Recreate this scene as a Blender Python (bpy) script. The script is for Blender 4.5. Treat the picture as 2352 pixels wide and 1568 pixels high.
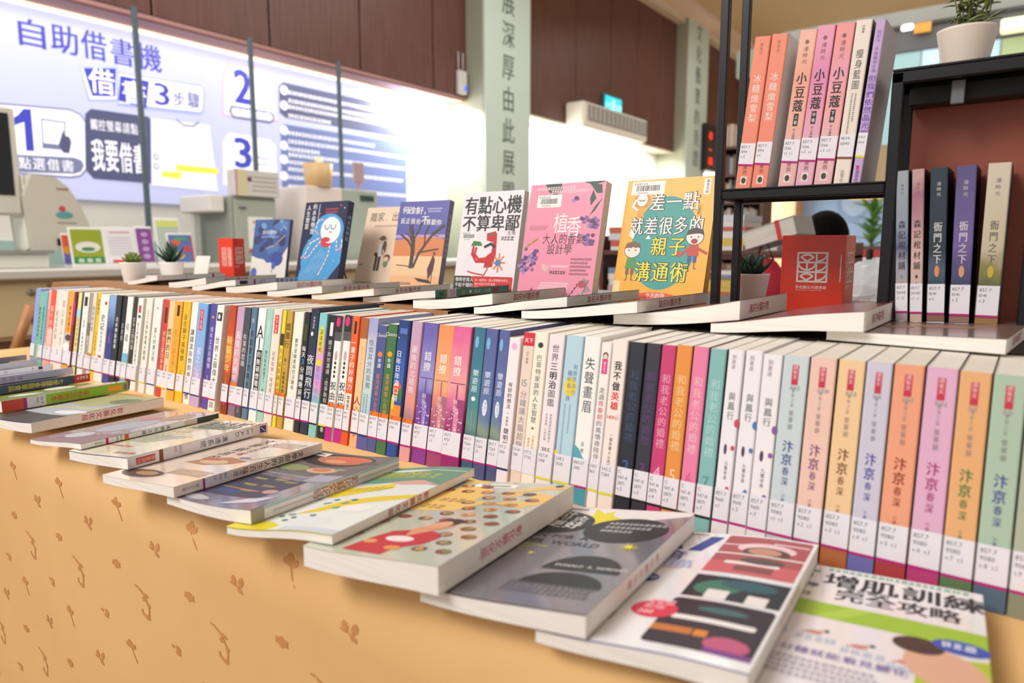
import bpy, math, random
import numpy as np
from mathutils import Vector, Matrix
from mathutils.geometry import tessellate_polygon
random.seed(7)
for o in list(bpy.data.objects): bpy.data.objects.remove(o)
S = bpy.context.scene
C = S.collection
# ---------------------------------------------------------------- camera, world, light, exposure
ZC = 1.10                      # camera height; all measured points are relative to the camera
FP = 1592.0
pitch = math.atan2(216, FP)
hd = Vector((-.599, .8007, 0)).normalized()
RT = Vector((hd.y, -hd.x, 0))
FW = hd*math.cos(pitch) - Vector((0, 0, 1))*math.sin(pitch)
UP = RT.cross(FW)
cam = bpy.data.objects.new('camera', bpy.data.cameras.new('camera')); C.objects.link(cam)
cam.matrix_world = Matrix(((RT.x, UP.x, -FW.x, 0), (RT.y, UP.y, -FW.y, 0), (RT.z, UP.z, -FW.z, ZC), (0, 0, 0, 1)))
cam.data.sensor_width = 36; cam.data.lens = FP/2352*36; cam.data.clip_start = .02
cam.data.dof.use_dof = True; cam.data.dof.focus_distance = 1.15; cam.data.dof.aperture_fstop = 3.8
S.camera = cam
S.view_settings.view_transform = 'Standard'; S.view_settings.look = 'None'
S.view_settings.exposure = 0.0; S.view_settings.gamma = 1; S.view_settings.use_curve_mapping = False
W = bpy.data.worlds.new('world'); S.world = W; W.use_nodes = True
W.node_tree.nodes['Background'].inputs[0].default_value = (1, .965, .93, 1)
W.node_tree.nodes['Background'].inputs[1].default_value = .64
def area(name, loc, tgt, sx, sy, power, col=(1, 1, 1)):
    l = bpy.data.lights.new(name, 'AREA'); l.shape = 'RECTANGLE'; l.size = sx; l.size_y = sy; l.energy = power; l.color = col
    o = bpy.data.objects.new(name, l); C.objects.link(o); o.location = loc
    o.rotation_euler = (Vector(tgt)-Vector(loc)).to_track_quat('-Z', 'Y').to_euler(); return o
area('ceiling_or_fill_light', (-2.1, -2.0, 3.7), (-1.1, .6, .8), 2.6, 1.4, 150, (1, .97, .94))  # front fill light added to brighten the table, standing in for room lamps
area('ceiling_or_fill_light', (-4.0, 1.6, 4.6), (-4.2, 2.0, 0), 2.0, 3.0, 85, (1, .98, .95))
area('ceiling_or_fill_light', (-2.2, 6.2, 4.9), (-2.2, 6.2, 0), 4.0, 3.0, 130, (1, .96, .9))
area('ceiling_or_fill_light', (-1.8, 11.5, 4.9), (-1.8, 12.5, 0), 5.0, 3.0, 110, (1, .96, .9))
area('cove_light', (-5.74, 3.0, 2.80), (-6.0, 3.0, 1.6), 6.0, .12, 14, (1, .98, .96))
area('cove_light', (-5.74, 8.9, 2.80), (-5.95, 8.9, 1.8), 6.4, .14, 420, (1, .99, .95))
area('cove_light', (-5.74, 15.0, 2.80), (-5.95, 15.0, 1.8), 4.0, .14, 260, (1, .99, .95))

# ---------------------------------------------------------------- helpers
def px(X_, Y_, **k):
    d = FW + RT*((X_-1176)/FP) - UP*((Y_-784)/FP)
    a, v = list(k.items())[0]; i = 'xyz'.index(a)
    p = d*(v/d[i]); p.z += ZC; return p
def pxz(x, y, z): return px(x, y, z=z-ZC)
def lin(c):
    c = c.lstrip('#'); r = [int(c[i:i+2], 16)/255 for i in (0, 2, 4)]
    return tuple(v/12.92 if v <= .04045 else ((v+.055)/1.055)**2.4 for v in r)+(1,)
MATS = {}
def mat(col, rough=.45, metal=0, emit=0, coat=0, alpha=1):
    k = (col, rough, metal, emit, coat, alpha)
    if k in MATS: return MATS[k]
    m = bpy.data.materials.new('paint_'+col.strip('#')); m.use_nodes = True
    b = m.node_tree.nodes['Principled BSDF']
    b.inputs['Base Color'].default_value = lin(col); b.inputs['Roughness'].default_value = rough; b.inputs['Metallic'].default_value = metal
    if emit: b.inputs['Emission Color'].default_value = lin(col); b.inputs['Emission Strength'].default_value = emit
    if coat: b.inputs['Coat Weight'].default_value = coat; b.inputs['Coat Roughness'].default_value = .12
    if alpha < 1: b.inputs['Alpha'].default_value = alpha
    MATS[k] = m; return m
def nodemat(name, fn, rough=.5):
    if name in MATS: return MATS[name]
    m = bpy.data.materials.new(name); m.use_nodes = True; nt = m.node_tree; b = nt.nodes['Principled BSDF']
    b.inputs['Roughness'].default_value = rough; fn(nt, b); MATS[name] = m; return m
def noise_mix(c1, c2, scale, stretch=(1, 1, 1), lo=.4, hi=.6, bump=0, detail=4, coord='Object'):
    def fn(nt, b):
        tc = nt.nodes.new('ShaderNodeTexCoord'); mp = nt.nodes.new('ShaderNodeMapping'); n = nt.nodes.new('ShaderNodeTexNoise'); r = nt.nodes.new('ShaderNodeValToRGB')
        mp.inputs['Scale'].default_value = stretch; n.inputs['Scale'].default_value = scale; n.inputs['Detail'].default_value = detail
        nt.links.new(tc.outputs[coord], mp.inputs[0]); nt.links.new(mp.outputs[0], n.inputs[0]); nt.links.new(n.outputs[0], r.inputs[0])
        r.color_ramp.elements[0].position = lo; r.color_ramp.elements[0].color = lin(c1); r.color_ramp.elements[1].position = hi; r.color_ramp.elements[1].color = lin(c2)
        nt.links.new(r.outputs[0], b.inputs['Base Color'])
        if bump:
            bp = nt.nodes.new('ShaderNodeBump'); bp.inputs['Strength'].default_value = bump; bp.inputs['Distance'].default_value = .002
            nt.links.new(n.outputs[0], bp.inputs['Height']); nt.links.new(bp.outputs[0], b.inputs['Normal'])
    return fn
def ramp(name, stops, axis=2, size=.21, nz=.12, rough=.4, scale=30):
    """printed gradient along one axis of the object's own coordinates, with blotches"""
    def fn(nt, b):
        tc = nt.nodes.new('ShaderNodeTexCoord'); sp = nt.nodes.new('ShaderNodeSeparateXYZ'); n = nt.nodes.new('ShaderNodeTexNoise'); n.inputs['Scale'].default_value = scale
        d = nt.nodes.new('ShaderNodeMath'); d.operation = 'DIVIDE'; d.inputs[1].default_value = size
        a = nt.nodes.new('ShaderNodeMath'); a.operation = 'MULTIPLY_ADD'; a.inputs[1].default_value = nz*2
        s2 = nt.nodes.new('ShaderNodeMath'); s2.operation = 'SUBTRACT'; s2.inputs[1].default_value = nz
        r = nt.nodes.new('ShaderNodeValToRGB')
        nt.links.new(tc.outputs['Object'], sp.inputs[0]); nt.links.new(tc.outputs['Object'], n.inputs[0]); nt.links.new(sp.outputs[axis], d.inputs[0])
        nt.links.new(n.outputs[0], a.inputs[0]); nt.links.new(d.outputs[0], a.inputs[2]); nt.links.new(a.outputs[0], s2.inputs[0]); nt.links.new(s2.outputs[0], r.inputs[0])
        e = r.color_ramp.elements
        while len(e) < len(stops): e.new(.5)
        for i, (p, c) in enumerate(stops): e[i].position = p; e[i].color = lin(c)
        nt.links.new(r.outputs[0], b.inputs['Base Color'])
    return nodemat(name, fn, rough)
def pages(axis, col='#f8f3ec', dark='#ece5da'):
    st = [1, 1, 1]; st[axis] = 160
    return nodemat('page_edges_%d_%s' % (axis, col), noise_mix(dark, col, 6, tuple(st), .3, .6, .08, 2), .75)
def M_(c):
    return c if not isinstance(c, str) else mat(c)

GL = {}
def glyph(ch, bold=0):
    k = (ch, bold)
    if k in GL: return GL[k]
    if bold:
        v, t, wd = glyph(ch, 0)
        sh = {1: [(-.012, 0), (.012, 0)], 2: [(-.022, -.01), (.022, -.01), (-.022, .012), (.022, .012)], 3: [(-.04, -.03), (.04, -.03), (-.04, .035), (.04, .035), (0, 0)]}[bold]
        GL[k] = (np.concatenate([v+(q[0], q[1], i) for i, q in enumerate(sh)]), np.concatenate([t+len(v)*i for i in range(len(sh))]), wd) if len(v) else (v, t, wd); return GL[k]
    cu = bpy.data.curves.new('g', 'FONT'); cu.body = ch; cu.size = 1; cu.resolution_u = 2
    o = bpy.data.objects.new('g', cu); me = o.to_mesh()
    me.calc_loop_triangles()
    v = np.zeros(len(me.vertices)*3); me.vertices.foreach_get('co', v); v = v.reshape(-1, 3).copy(); v[:, 2] = 0
    t = np.zeros(len(me.loop_triangles)*3, dtype=np.int32); me.loop_triangles.foreach_get('vertices', t); t = t.reshape(-1, 3)
    o.to_mesh_clear(); bpy.data.objects.remove(o); bpy.data.curves.remove(cu)
    if len(v) and len(t):
        a, b, c = v[t[0][0]], v[t[0][1]], v[t[0][2]]
        if (b[0]-a[0])*(c[1]-a[1])-(b[1]-a[1])*(c[0]-a[0]) < 0: t = t[:, ::-1]
    wd = (v[:, 0].max()-v[:, 0].min()) if len(v) else .3
    GL[k] = (v, t, wd); return GL[k]

class MB:
    """collects polygons with materials; linked as one mesh object"""
    def __init__(s): s.v = []; s.f = []; s.m = []; s.ms = []; s.n = 0; s.sm = set()
    def mi(s, m):
        m = M_(m)
        if m not in s.ms: s.ms.append(m)
        return s.ms.index(m)
    def add(s, vs, fs, m, smooth=False):
        i = s.mi(m); n = s.n
        s.v.extend([tuple(map(float, p)) for p in vs]); s.n += len(vs)
        for f in fs:
            if smooth: s.sm.add(len(s.f))
            s.f.append(tuple(int(a)+n for a in f)); s.m.append(i)
    def box(s, a, b, m):
        (x0, y0, z0), (x1, y1, z1) = a, b
        s.add([(x0, y0, z0), (x1, y0, z0), (x1, y1, z0), (x0, y1, z0), (x0, y0, z1), (x1, y0, z1), (x1, y1, z1), (x0, y1, z1)],
              [(3, 2, 1, 0), (4, 5, 6, 7), (0, 1, 5, 4), (1, 2, 6, 5), (2, 3, 7, 6), (3, 0, 4, 7)], m)
    def rbox(s, a, b, m, r=.004):
        """box with chamfered edges"""
        (x0, y0, z0), (x1, y1, z1) = a, b
        pts = []
        for (x, y) in ((x0+r, y0), (x1-r, y0), (x1, y0+r), (x1, y1-r), (x1-r, y1), (x0+r, y1), (x0, y1-r), (x0, y0+r)): pts.append((x, y))
        cx, cy = (x0+x1)/2, (y0+y1)/2
        def ins(p): return (min(max(p[0], x0+r), x1-r), min(max(p[1], y0+r), y1-r))
        rings = [[(*ins(p), z0) for p in pts], [(*p, z0+r) for p in pts], [(*p, z1-r) for p in pts], [(*ins(p), z1) for p in pts]]
        vs = [q for rg in rings for q in rg]; fs = [tuple(range(7, -1, -1)), tuple(range(24, 32))]
        for k in range(3):
            for i in range(8): fs.append((k*8+i, k*8+(i+1) % 8, (k+1)*8+(i+1) % 8, (k+1)*8+i))
        s.add(vs, fs, m)
    def lathe(s, prof, m, seg=28, c=(0, 0, 0)):
        vs = []; fs = []
        for (r, z) in prof:
            for i in range(seg): a = 2*math.pi*i/seg; vs.append((c[0]+r*math.cos(a), c[1]+r*math.sin(a), c[2]+z))
        for k in range(len(prof)-1):
            for i in range(seg): j = (i+1) % seg; fs.append((k*seg+i, k*seg+j, (k+1)*seg+j, (k+1)*seg+i))
        s.add(vs, fs, m, True)
    def tube(s, pts, r, m, seg=8):
        vs = []; fs = []; P = [Vector(p) for p in pts]
        rr = r if isinstance(r, (list, tuple)) else [r]*len(P)
        for i, p in enumerate(P):
            d = (P[min(i+1, len(P)-1)]-P[max(i-1, 0)]).normalized(); a = d.orthogonal().normalized(); b = d.cross(a)
            for k in range(seg): t = 2*math.pi*k/seg; vs.append(p+a*math.cos(t)*rr[i]+b*math.sin(t)*rr[i])
        for i in range(len(P)-1):
            for k in range(seg): j = (k+1) % seg; fs.append((i*seg+k, i*seg+j, (i+1)*seg+j, (i+1)*seg+k))
        fs.append(tuple(range(seg-1, -1, -1))); fs.append(tuple(range((len(P)-1)*seg, len(P)*seg)))
        s.add(vs, fs, m, True)
    def build(s, name, parent=None, shear=0, loc=None, rz=None, props=None):
        me = bpy.data.meshes.new(name)
        vs = s.v if not shear else [(x, y+z*shear, z) for x, y, z in s.v]
        me.from_pydata(vs, [], s.f)
        for m in s.ms: me.materials.append(m)
        me.polygons.foreach_set('material_index', s.m)
        if s.sm: me.polygons.foreach_set('use_smooth', [i in s.sm for i in range(len(s.f))])
        me.update()
        o = bpy.data.objects.new(name, me); C.objects.link(o)
        if parent: o.parent = parent
        if loc is not None: o.location = loc
        if rz is not None: o.rotation_euler = (0, 0, rz)
        if props:
            for k, v in props.items(): o[k] = v
        return o
def tag(o, label=None, cat=None, group=None, kind=None):
    for k, v in (('label', label), ('category', cat), ('group', group), ('kind', kind)):
        if v: o[k] = v
    return o
def empty(name, loc, rz=0, label=None, cat=None, group=None, rot=None):
    o = bpy.data.objects.new(name, None); C.objects.link(o); o.location = loc; o.empty_display_size = .05
    o.rotation_euler = rot if rot else (0, 0, rz)
    return tag(o, label, cat, group)

# ---------------------------------------------------------------- printing: 2D shapes laid on a surface P(u, v, n)
class Print:
    """u,v in metres on the surface; fn maps (u,v,n) to 3D; lines = list of u where the surface bends"""
    def __init__(s, mb, fn, w, h, n0=.0001, eps=.00007, lines=None): s.mb = mb; s.fn = fn; s.w = w; s.h = h; s.n = 0; s.n0 = n0; s.e = 1; s.eps = min(eps, .00005) if eps < .0003 else eps; s.lines = lines; s.L = []
    def put(s, V, T, m):
        fn = s.fn; us_ = [q[0] for q in V]; vs_ = [q[1] for q in V]; bb = (min(us_), min(vs_), max(us_), max(vs_)); lay = 0
        for (q, l, op) in s.L:
            if l > lay and op != s.n and q[0] < bb[2] and q[2] > bb[0] and q[1] < bb[3] and q[3] > bb[1]: lay = l
        lay += 1; s.L.append((bb, lay, s.n)); n = s.n0+s.eps*lay
        if s.lines is None:
            h = s.eps*.18; s.mb.add([fn(q[0], q[1], n+(q[2]*h if len(q) > 2 else 0)) for q in V], T, m); return
        vs = []; fs = []
        for t in T:
            nn = n+(V[t[0]][2]*s.eps*.18 if len(V[t[0]]) > 2 else 0); poly = [tuple(V[i][:2]) for i in t]; us = [p[0] for p in poly]; a, b = min(us), max(us)
            cuts = [c for c in s.lines if a+1e-7 < c < b-1e-7]
            edges = [-9]+cuts+[9]
            for k in range(len(edges)-1):
                q = poly if not cuts else clip(poly, edges[k], edges[k+1])
                if len(q) < 3: continue
                n0 = len(vs); vs += [fn(x, y, nn) for x, y in q]; fs.append(tuple(range(n0, n0+len(q))))
        if fs: s.mb.add(vs, fs, m)
    def rect(s, u0, v0, u1, v1, m): s.n += s.e; s.put([(u0, v0), (u1, v0), (u1, v1), (u0, v1)], [(0, 1, 2, 3)], m)
    def ell(s, cu, cv, ru, rv, m, k=28, rot=0, a0=0, a1=2*math.pi):
        s.n += s.e; c, q = math.cos(rot), math.sin(rot)
        P = []
        for i in range(k):
            a = a0+(a1-a0)*i/(k if a1-a0 > 6.28 else k-1); x, y = ru*math.cos(a), rv*math.sin(a); P.append((cu+x*c-y*q, cv+x*q+y*c))
        s.put(P, [tuple(range(k))], m)
    def poly(s, P, m):
        s.n += s.e
        tr = tessellate_polygon([[Vector((a, b, 0)) for a, b in P]])
        T = []
        for t in tr:
            a, b, c = [P[i] for i in t]
            T.append(t if (b[0]-a[0])*(c[1]-a[1])-(b[1]-a[1])*(c[0]-a[0]) > 0 else t[::-1])
        s.put(P, T, m)
    def line(s, P, wd, m):
        s.n += s.e; vs = []; fs = []
        for i in range(len(P)-1):
            (a, b), (c, d) = P[i], P[i+1]; L = math.hypot(c-a, d-b) or 1; nx, ny = -(d-b)/L*wd/2, (c-a)/L*wd/2
            ex, ey = (c-a)/L*wd*.3, (d-b)/L*wd*.3
            n = len(vs); zz = i % 3; vs += [(a-nx-ex, b-ny-ey, zz), (c-nx+ex, d-ny+ey, zz), (c+nx+ex, d+ny+ey, zz), (a+nx-ex, b+ny-ey, zz)]; fs.append((n, n+1, n+2, n+3))
        s.put(vs, fs, m)
    def rrect(s, u0, v0, u1, v1, r, m):
        P = []
        for (cx, cy, a) in ((u1-r, v0+r, -90), (u1-r, v1-r, 0), (u0+r, v1-r, 90), (u0+r, v0+r, 180)):
            for k in range(5): t = math.radians(a+22.5*k); P.append((cx+r*math.cos(t), cy+r*math.sin(t)))
        s.n += s.e; s.put(P, [tuple(range(20))], m)
    def text(s, t, u, v, size, m, bold=0, mode='h', pitch=None, shear=0, align='l', sx=1, sy=1):
        """mode h: left to right, baseline at v; v: stacked downwards from v; r: whole line turned to read downwards"""
        s.n += s.e
        ci = s.mb.mi(m)
        adv = 0; out = []
        for ch in t:
            if ch == ' ': adv += (pitch or size*.5) if mode != 'v' else (pitch or size*1.05)*.6; continue
            V, T, wd = glyph(ch, bold)
            if not len(V): continue
            cjk = ord(ch) > 0x2e80
            if mode == 'v':
                cx = (V[:, 0].max()+V[:, 0].min())/2; p = pitch or size*1.05
                cyo = .36 if cjk else (V[:, 1].max()+V[:, 1].min())/2
                Q = np.stack([(V[:, 0]-cx)*size*sx+u, (V[:, 1]-cyo)*size*sy+v-adv-p/2], 1); adv += p
            else:
                x0 = V[:, 0].min(); a = V[:, :2].copy(); a[:, 0] -= x0
                if cjk: a[:, 0] += (1-wd)/2
                q = (a*[sx, sy])*size; q[:, 0] += q[:, 1]*shear
                if mode == 'h': Q = q+[adv, 0]
                else: Q = np.stack([q[:, 1], -(q[:, 0]+adv)], 1)
                adv += (pitch or ((size*1.02 if cjk else size*(wd+.1))*sx))
            out.append((np.column_stack([Q, V[:, 2]]), T))
        for Q, T in out:
            if mode == 'h': Q = Q+[u-(adv/2 if align == 'c' else 0), v, 0]
            elif mode == 'r': Q = Q+[u, v, 0]
            s.put([tuple(p) for p in Q], T, m)
        return adv
    def bars(s, u0, v0, u1, h, m, gap=.25, seed=1):
        """unreadably small type: a broken line of ink"""
        rn = random.Random(seed*77+int(u0*1e4)); x = u0; s.n += s.e
        vs = []; fs = []
        while x < u1:
            w = h*rn.uniform(.55, .95); n = len(vs); k = rn.choice((0, 1, 2))
            if k < 2:
                vs += [(x, v0), (x+w, v0), (x+w, v0+h*.38), (x, v0+h*.38), (x+w*.1, v0+h*.55), (x+w, v0+h*.55), (x+w, v0+h), (x+w*.1, v0+h)]; fs += [(n, n+1, n+2, n+3), (n+4, n+5, n+6, n+7)]
            else:
                vs += [(x, v0), (x+w*.4, v0), (x+w*.4, v0+h), (x, v0+h), (x+w*.55, v0+h*.1), (x+w, v0+h*.1), (x+w, v0+h), (x+w*.55, v0+h)]; fs += [(n, n+1, n+2, n+3), (n+4, n+5, n+6, n+7)]
            x += w+h*gap
        if fs: s.put(vs, fs, m)
    def vbars(s, u, v0, v1, w, m, seed=1):
        rn = random.Random(seed*31+int(u*1e4)); y = v0; vs = []; fs = []; s.n += s.e
        while y-w > v1:
            n = len(vs); h = w*rn.uniform(.6, .9)
            vs += [(u, y-h*.4), (u+w, y-h*.4), (u+w, y), (u, y), (u+w*.1, y-h), (u+w*.9, y-h), (u+w*.9, y-h*.55), (u+w*.1, y-h*.55)]; fs += [(n, n+1, n+2, n+3), (n+4, n+5, n+6, n+7)]
            y -= w*1.12
        if fs: s.put(vs, fs, m)
    def barcode(s, u0, v0, u1, v1, seed=3):
        s.rect(u0, v0, u1, v1, '#f3eee9'); s.text('彰化縣文化局', u0+(u1-u0)*.06, v0+(v1-v0)*.74, (v1-v0)*.2, '#333333', sx=.9)
        rn = random.Random(seed); x = u0+(u1-u0)*.14; vs = []; fs = []; s.n += s.e
        while x < u1-(u1-u0)*.16:
            w = (u1-u0)*rn.choice((.008, .014, .02)); n = len(vs)
            vs += [(x, v0+(v1-v0)*.28), (x+w, v0+(v1-v0)*.28), (x+w, v0+(v1-v0)*.7), (x, v0+(v1-v0)*.7)]; fs.append((n, n+1, n+2, n+3)); x += w+(u1-u0)*rn.choice((.009, .015))
        s.put(vs, fs, '#2c2c2c'); s.text('31202001006', u0+(u1-u0)*.2, v0+(v1-v0)*.08, (v1-v0)*.17, '#333333')
def clip(P, lo, hi):
    for sgn, c in ((1, lo), (-1, hi)):
        out = []
        for i in range(len(P)):
            a, b = P[i], P[(i+1) % len(P)]; da, db = sgn*(a[0]-c), sgn*(b[0]-c)
            if da >= 0: out.append(a)
            if (da > 0 and db < 0) or (da < 0 and db > 0):
                t = da/(da-db); out.append((c, a[1]+(b[1]-a[1])*t))
        P = out
        if len(P) < 3: return []
    return P
# ---------------------------------------------------------------- room shell
WX = -6.0; CEIL = ZC+4.26
def struct(name, mb, **k): o = mb.build(name, **k); o['kind'] = 'structure'; return o
b = MB(); b.box((-6.3, -4, -.1), (6, 20, 0), nodemat('floor_stone', noise_mix('#8a6a50', '#9c7c60', 3, bump=.05), .4)); struct('floor', b)
cr = '#c9b792'
b = MB(); b.box((-6.3, -4, CEIL), (6, 20, CEIL+.15), mat(cr, .9)); struct('ceiling', b)
b = MB(); b.box((WX-.2, -4, 0), (WX, 20, CEIL), mat('#f1f0ea', .8)); wl = struct('wall_left', b)
b = MB(); b.box((WX+.002, -2, .9), (WX+.012, 20, ZC+.05), mat('#a9c9c4', .8)); struct('trim_1', b)
# dark wood panels above the cove, each a board of its own
wood = nodemat('dark_wood', noise_mix('#5c3a33', '#6e463d', 5, (1, 6, .5), .3, .7, .08), .42)
SEAM = [(-1.5, .5), (.5, 1.6)]
ys = [px(q, 60, x=-5.65).y for q in (352, 620, 827, 995)]+[6.64]
zb = 2.883
def wpanel(y0, y1, zbot, par=wl):
    p = MB(); p.rbox((-5.69, y0+.009, zbot), (-5.65, y1-.009, CEIL-.002), wood, .008); return p.build('wood_panel', par)
ed = [-1.5, .2]+ys
for i in range(len(ed)-1): wpanel(ed[i], ed[i+1], zb)
ys2 = [px(q, 150, x=-5.65).y for q in (1214, 1235, 1323, 1403, 1465, 1522, 1554)]
ed2 = [7.59]+ys2[2:-1]+[12.68]
for i in range(len(ed2)-1): wpanel(ed2[i], ed2[i+1], ZC+1.80)
for i in range(3): wpanel(13.7+i*1.25, 14.95+i*1.25, ZC+1.80)
b = MB(); b.box((-6, -1.5, zb-.03), (-5.65, ed[-1], zb), mat('#b48a86', .6)); b.box((-5.67, -1.5, zb-.045), (-5.65, 6.6, zb-.03), mat('#7a4a40', .5)); b.box((-5.965, .2, zb-.06), (-5.94, 6.6, zb-.035), mat('#fff4d8', .4, emit=1.6)); struct('trim_2', b)
b = MB(); b.box((-6, 7.59, ZC+1.77), (-5.65, 17.4, ZC+1.80), mat('#e8dcc8', .6)); struct('trim_3', b)
b = MB(); b.box((-5.7, 7, CEIL-.16), (-5.5, 17.4, CEIL), mat('#d9d3bb', .8)); b.box((-5.5, 7, CEIL-.08), (-5.1, 17.4, CEIL), mat('#e9d9c6', .8)); struct('trim_4', b)
# calligraphy columns
colm = mat('#cfe3da', .5)
def column(n, x, y0, y1, xb, chars, top, step, sz):
    c = MB(); c.rbox((xb, y0, 0), (x, y1, CEIL), mat('#a3a894', .6), .01)
    c.box((x, y0+.01, .02), (x+.012, y1-.01, CEIL-.01), colm)
    p = Print(c, lambda u, v, k: (x+.012+k, y0+u, v), y1-y0, 4, .001, .001)
    for i, ch in enumerate(chars): p.text(ch, (y1-y0)*.5, top-i*step, sz, '#5d6a66', 1, 'v', sx=.8)
    struct('column_%d' % n, c)
column(1, -5.39, 6.64, 7.59, -6, '展深厚由此展開', px(1165, -30, x=-5.38).z, px(1165, 50, x=-5.38).z-px(1165, 125, x=-5.38).z, .33)
column(2, -5.43, 12.68, 13.68, -6, '采文化藝寶的見證', px(1605, 0, x=-5.4).z, px(1605, 0, x=-5.4).z-px(1605, 51, x=-5.4).z, .33)
# far wall with the mezzanine band
YB = 17.5
b = MB(); b.box((-6, YB, 0), (5, YB+.2, CEIL), mat('#c9b79a', .8)); struct('wall_back', b)
def yb(x, y): return px(x, y, y=YB)
YM = 12.0
def ym(x, y): return px(x, y, y=YM)
b = MB()
def band(xa, xb, ya, ybm, m, d):
    z1 = min(ym(2200, ya).z, CEIL); z0 = ym(2200, ybm).z; b.box((ym(xa, 100).x, YM-d, z0), (ym(xb, 100).x, YM, z1), m)
band(1800, 2560, 42, 50, mat('#3c3a3a', .6), .12); band(1800, 2560, 8, 42, mat('#8a8d8a', .6), .10); band(1800, 2560, 50, 104, mat('#5d5f62', .6), .08)
band(1700, 1830, 40, 110, mat('#8d9a8c', .6), .14); struct('trim_5', b)
b = MB(); z1 = ym(2200, 104).z
for i, (xa, xb, c) in enumerate([(2040, 2120, '#8fb5bb'), (2120, 2165, '#bcd8ee'), (2165, 2260, '#9cc0d6'), (2260, 2300, '#b4daf0'), (2300, 2500, '#a9b98c')]):
    b.box((ym(xa, 120).x, YM-.05, z1-1.3), (ym(xb, 120).x-.02, YM-.03, z1-.01), mat(c, .3, emit=.42))
    b.box((ym(xb, 120).x-.02, YM-.06, z1-1.3), (ym(xb, 120).x, YM-.02, z1-.01), mat('#8fa2a2', .5))
struct('window_1', b)
b = MB(); b.box((ym(2102, 90).x, YM-.16, ym(2110, 82).z), (ym(2140, 90).x, YM-.13, ym(2110, 60).z), mat('#c98a3a', .5, emit=.5)); tag(b.build('hanging_sign'), 'small orange sign on the far mezzanine band', 'sign')
b = MB(); b.rbox((ym(2072, 90).x, YM-.16, ym(2085, 76).z), (ym(2100, 90).x, YM-.12, ym(2085, 62).z), mat('#f5f7ff', .5, emit=2.2), .02); tag(b.build('ceiling_lamp'), 'small white glowing lamp left of the orange sign', 'lamp')
b = MB(); b.rbox((ym(2298, 90).x, YM-.3, ym(2320, 84).z), (ym(2420, 90).x, YM-.12, ym(2320, 54).z), mat('#eae8c0', .5, emit=.9), .02); tag(b.build('ceiling_light_panel'), 'pale yellow light panel at the top right edge', 'lamp')
# far ground-floor scenery seen through the shelf
b = MB(); b.box((yb(1850, 450).x, YB-.1, 0), (yb(2120, 450).x, YB-.06, ZC+1.2), mat('#93b2dc', .7))
p = Print(b, lambda u, v, n: (u, YB-.1-n, v), 1, 1, .004, .002)
q0 = yb(1960, 470); p.ell(q0.x, q0.z, .33, .42, '#7f9fc8', 24); p.ell(q0.x+.05, q0.z+.1, .28, .36, '#a3c0e6', 24)
tag(b.build('blue_backdrop_panel'), 'large pale blue display panel at the far end', 'panel')
b = MB(); b.rbox((yb(1792, 450).x, YB-.6, 0), (yb(1846, 450).x, YB-.2, CEIL-.1), mat('#e8b890', .7), .02); struct('column_3', b)
b = MB(); b.rbox((yb(1757, 450).x, YB-.6, .3), (yb(1788, 450).x, YB-.3, ZC+1.1), mat('#eef2dc', .6, emit=.75), .02); tag(b.build('pale_strip'), 'tall bright pale strip beside the orange column', 'light box')  # bright pale strip; its brightness is set by emission
b = MB(); z = yb(2000, 452).z; b.rbox((yb(1962, 450).x, YB-.5, z-.07), (yb(2052, 450).x, YB-.42, z+.05), mat('#f3b440', .5, emit=.8), .01)
p = Print(b, lambda u, v, n: (u, YB-.5-n, v), 1, 1, .003, .002); p.bars(yb(1966, 450).x, z-.03, yb(2030, 450).x, .035, '#7a4a10')
for q_ in (1975, 2040): b.tube([(yb(q_, 450).x, YB-.46, z+.04), (yb(q_, 450).x, YB-.46, CEIL)], .01, mat('#8a8a88', .5))
tag(b.build('hanging_sign'), 'orange yellow lit sign under the shelf bar', 'sign')
# far bookcase
bc = empty('bookcase', (px(1648, 450, y=8.2).x, 8.2, 0), label='tall dark bookcase full of books at the far end', cat='bookcase')
x1 = px(1754, 450, y=8.2).x-px(1648, 450, y=8.2).x-.04
f = MB(); br = mat('#5a4236', .6)
f.box((0, 0, 0), (.04, .35, 2.3), br); f.box((x1, 0, 0), (x1+.04, .35, 2.3), br); f.box((0, .33, 0), (x1, .35, 2.3), br)
for k in range(8): f.box((0, 0, k*.32), (x1, .35, k*.32+.03), br)
f.build('frame', bc)
rn = random.Random(4); f = MB()
for k in range(8):
    x = .05
    while x < x1-.06:
        w = rn.uniform(.02, .05); f.box((x, .03, k*.32+.03), (x+w, .25, k*.32+.03+rn.uniform(.19, .26)), mat(rn.choice(['#8a6a58', '#a08878', '#70584c', '#b8a898', '#5c4a48', '#94a0a0']), .7)); x += w+.003
f.build('shelved_books', bc, props={'kind': 'stuff'})

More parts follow.
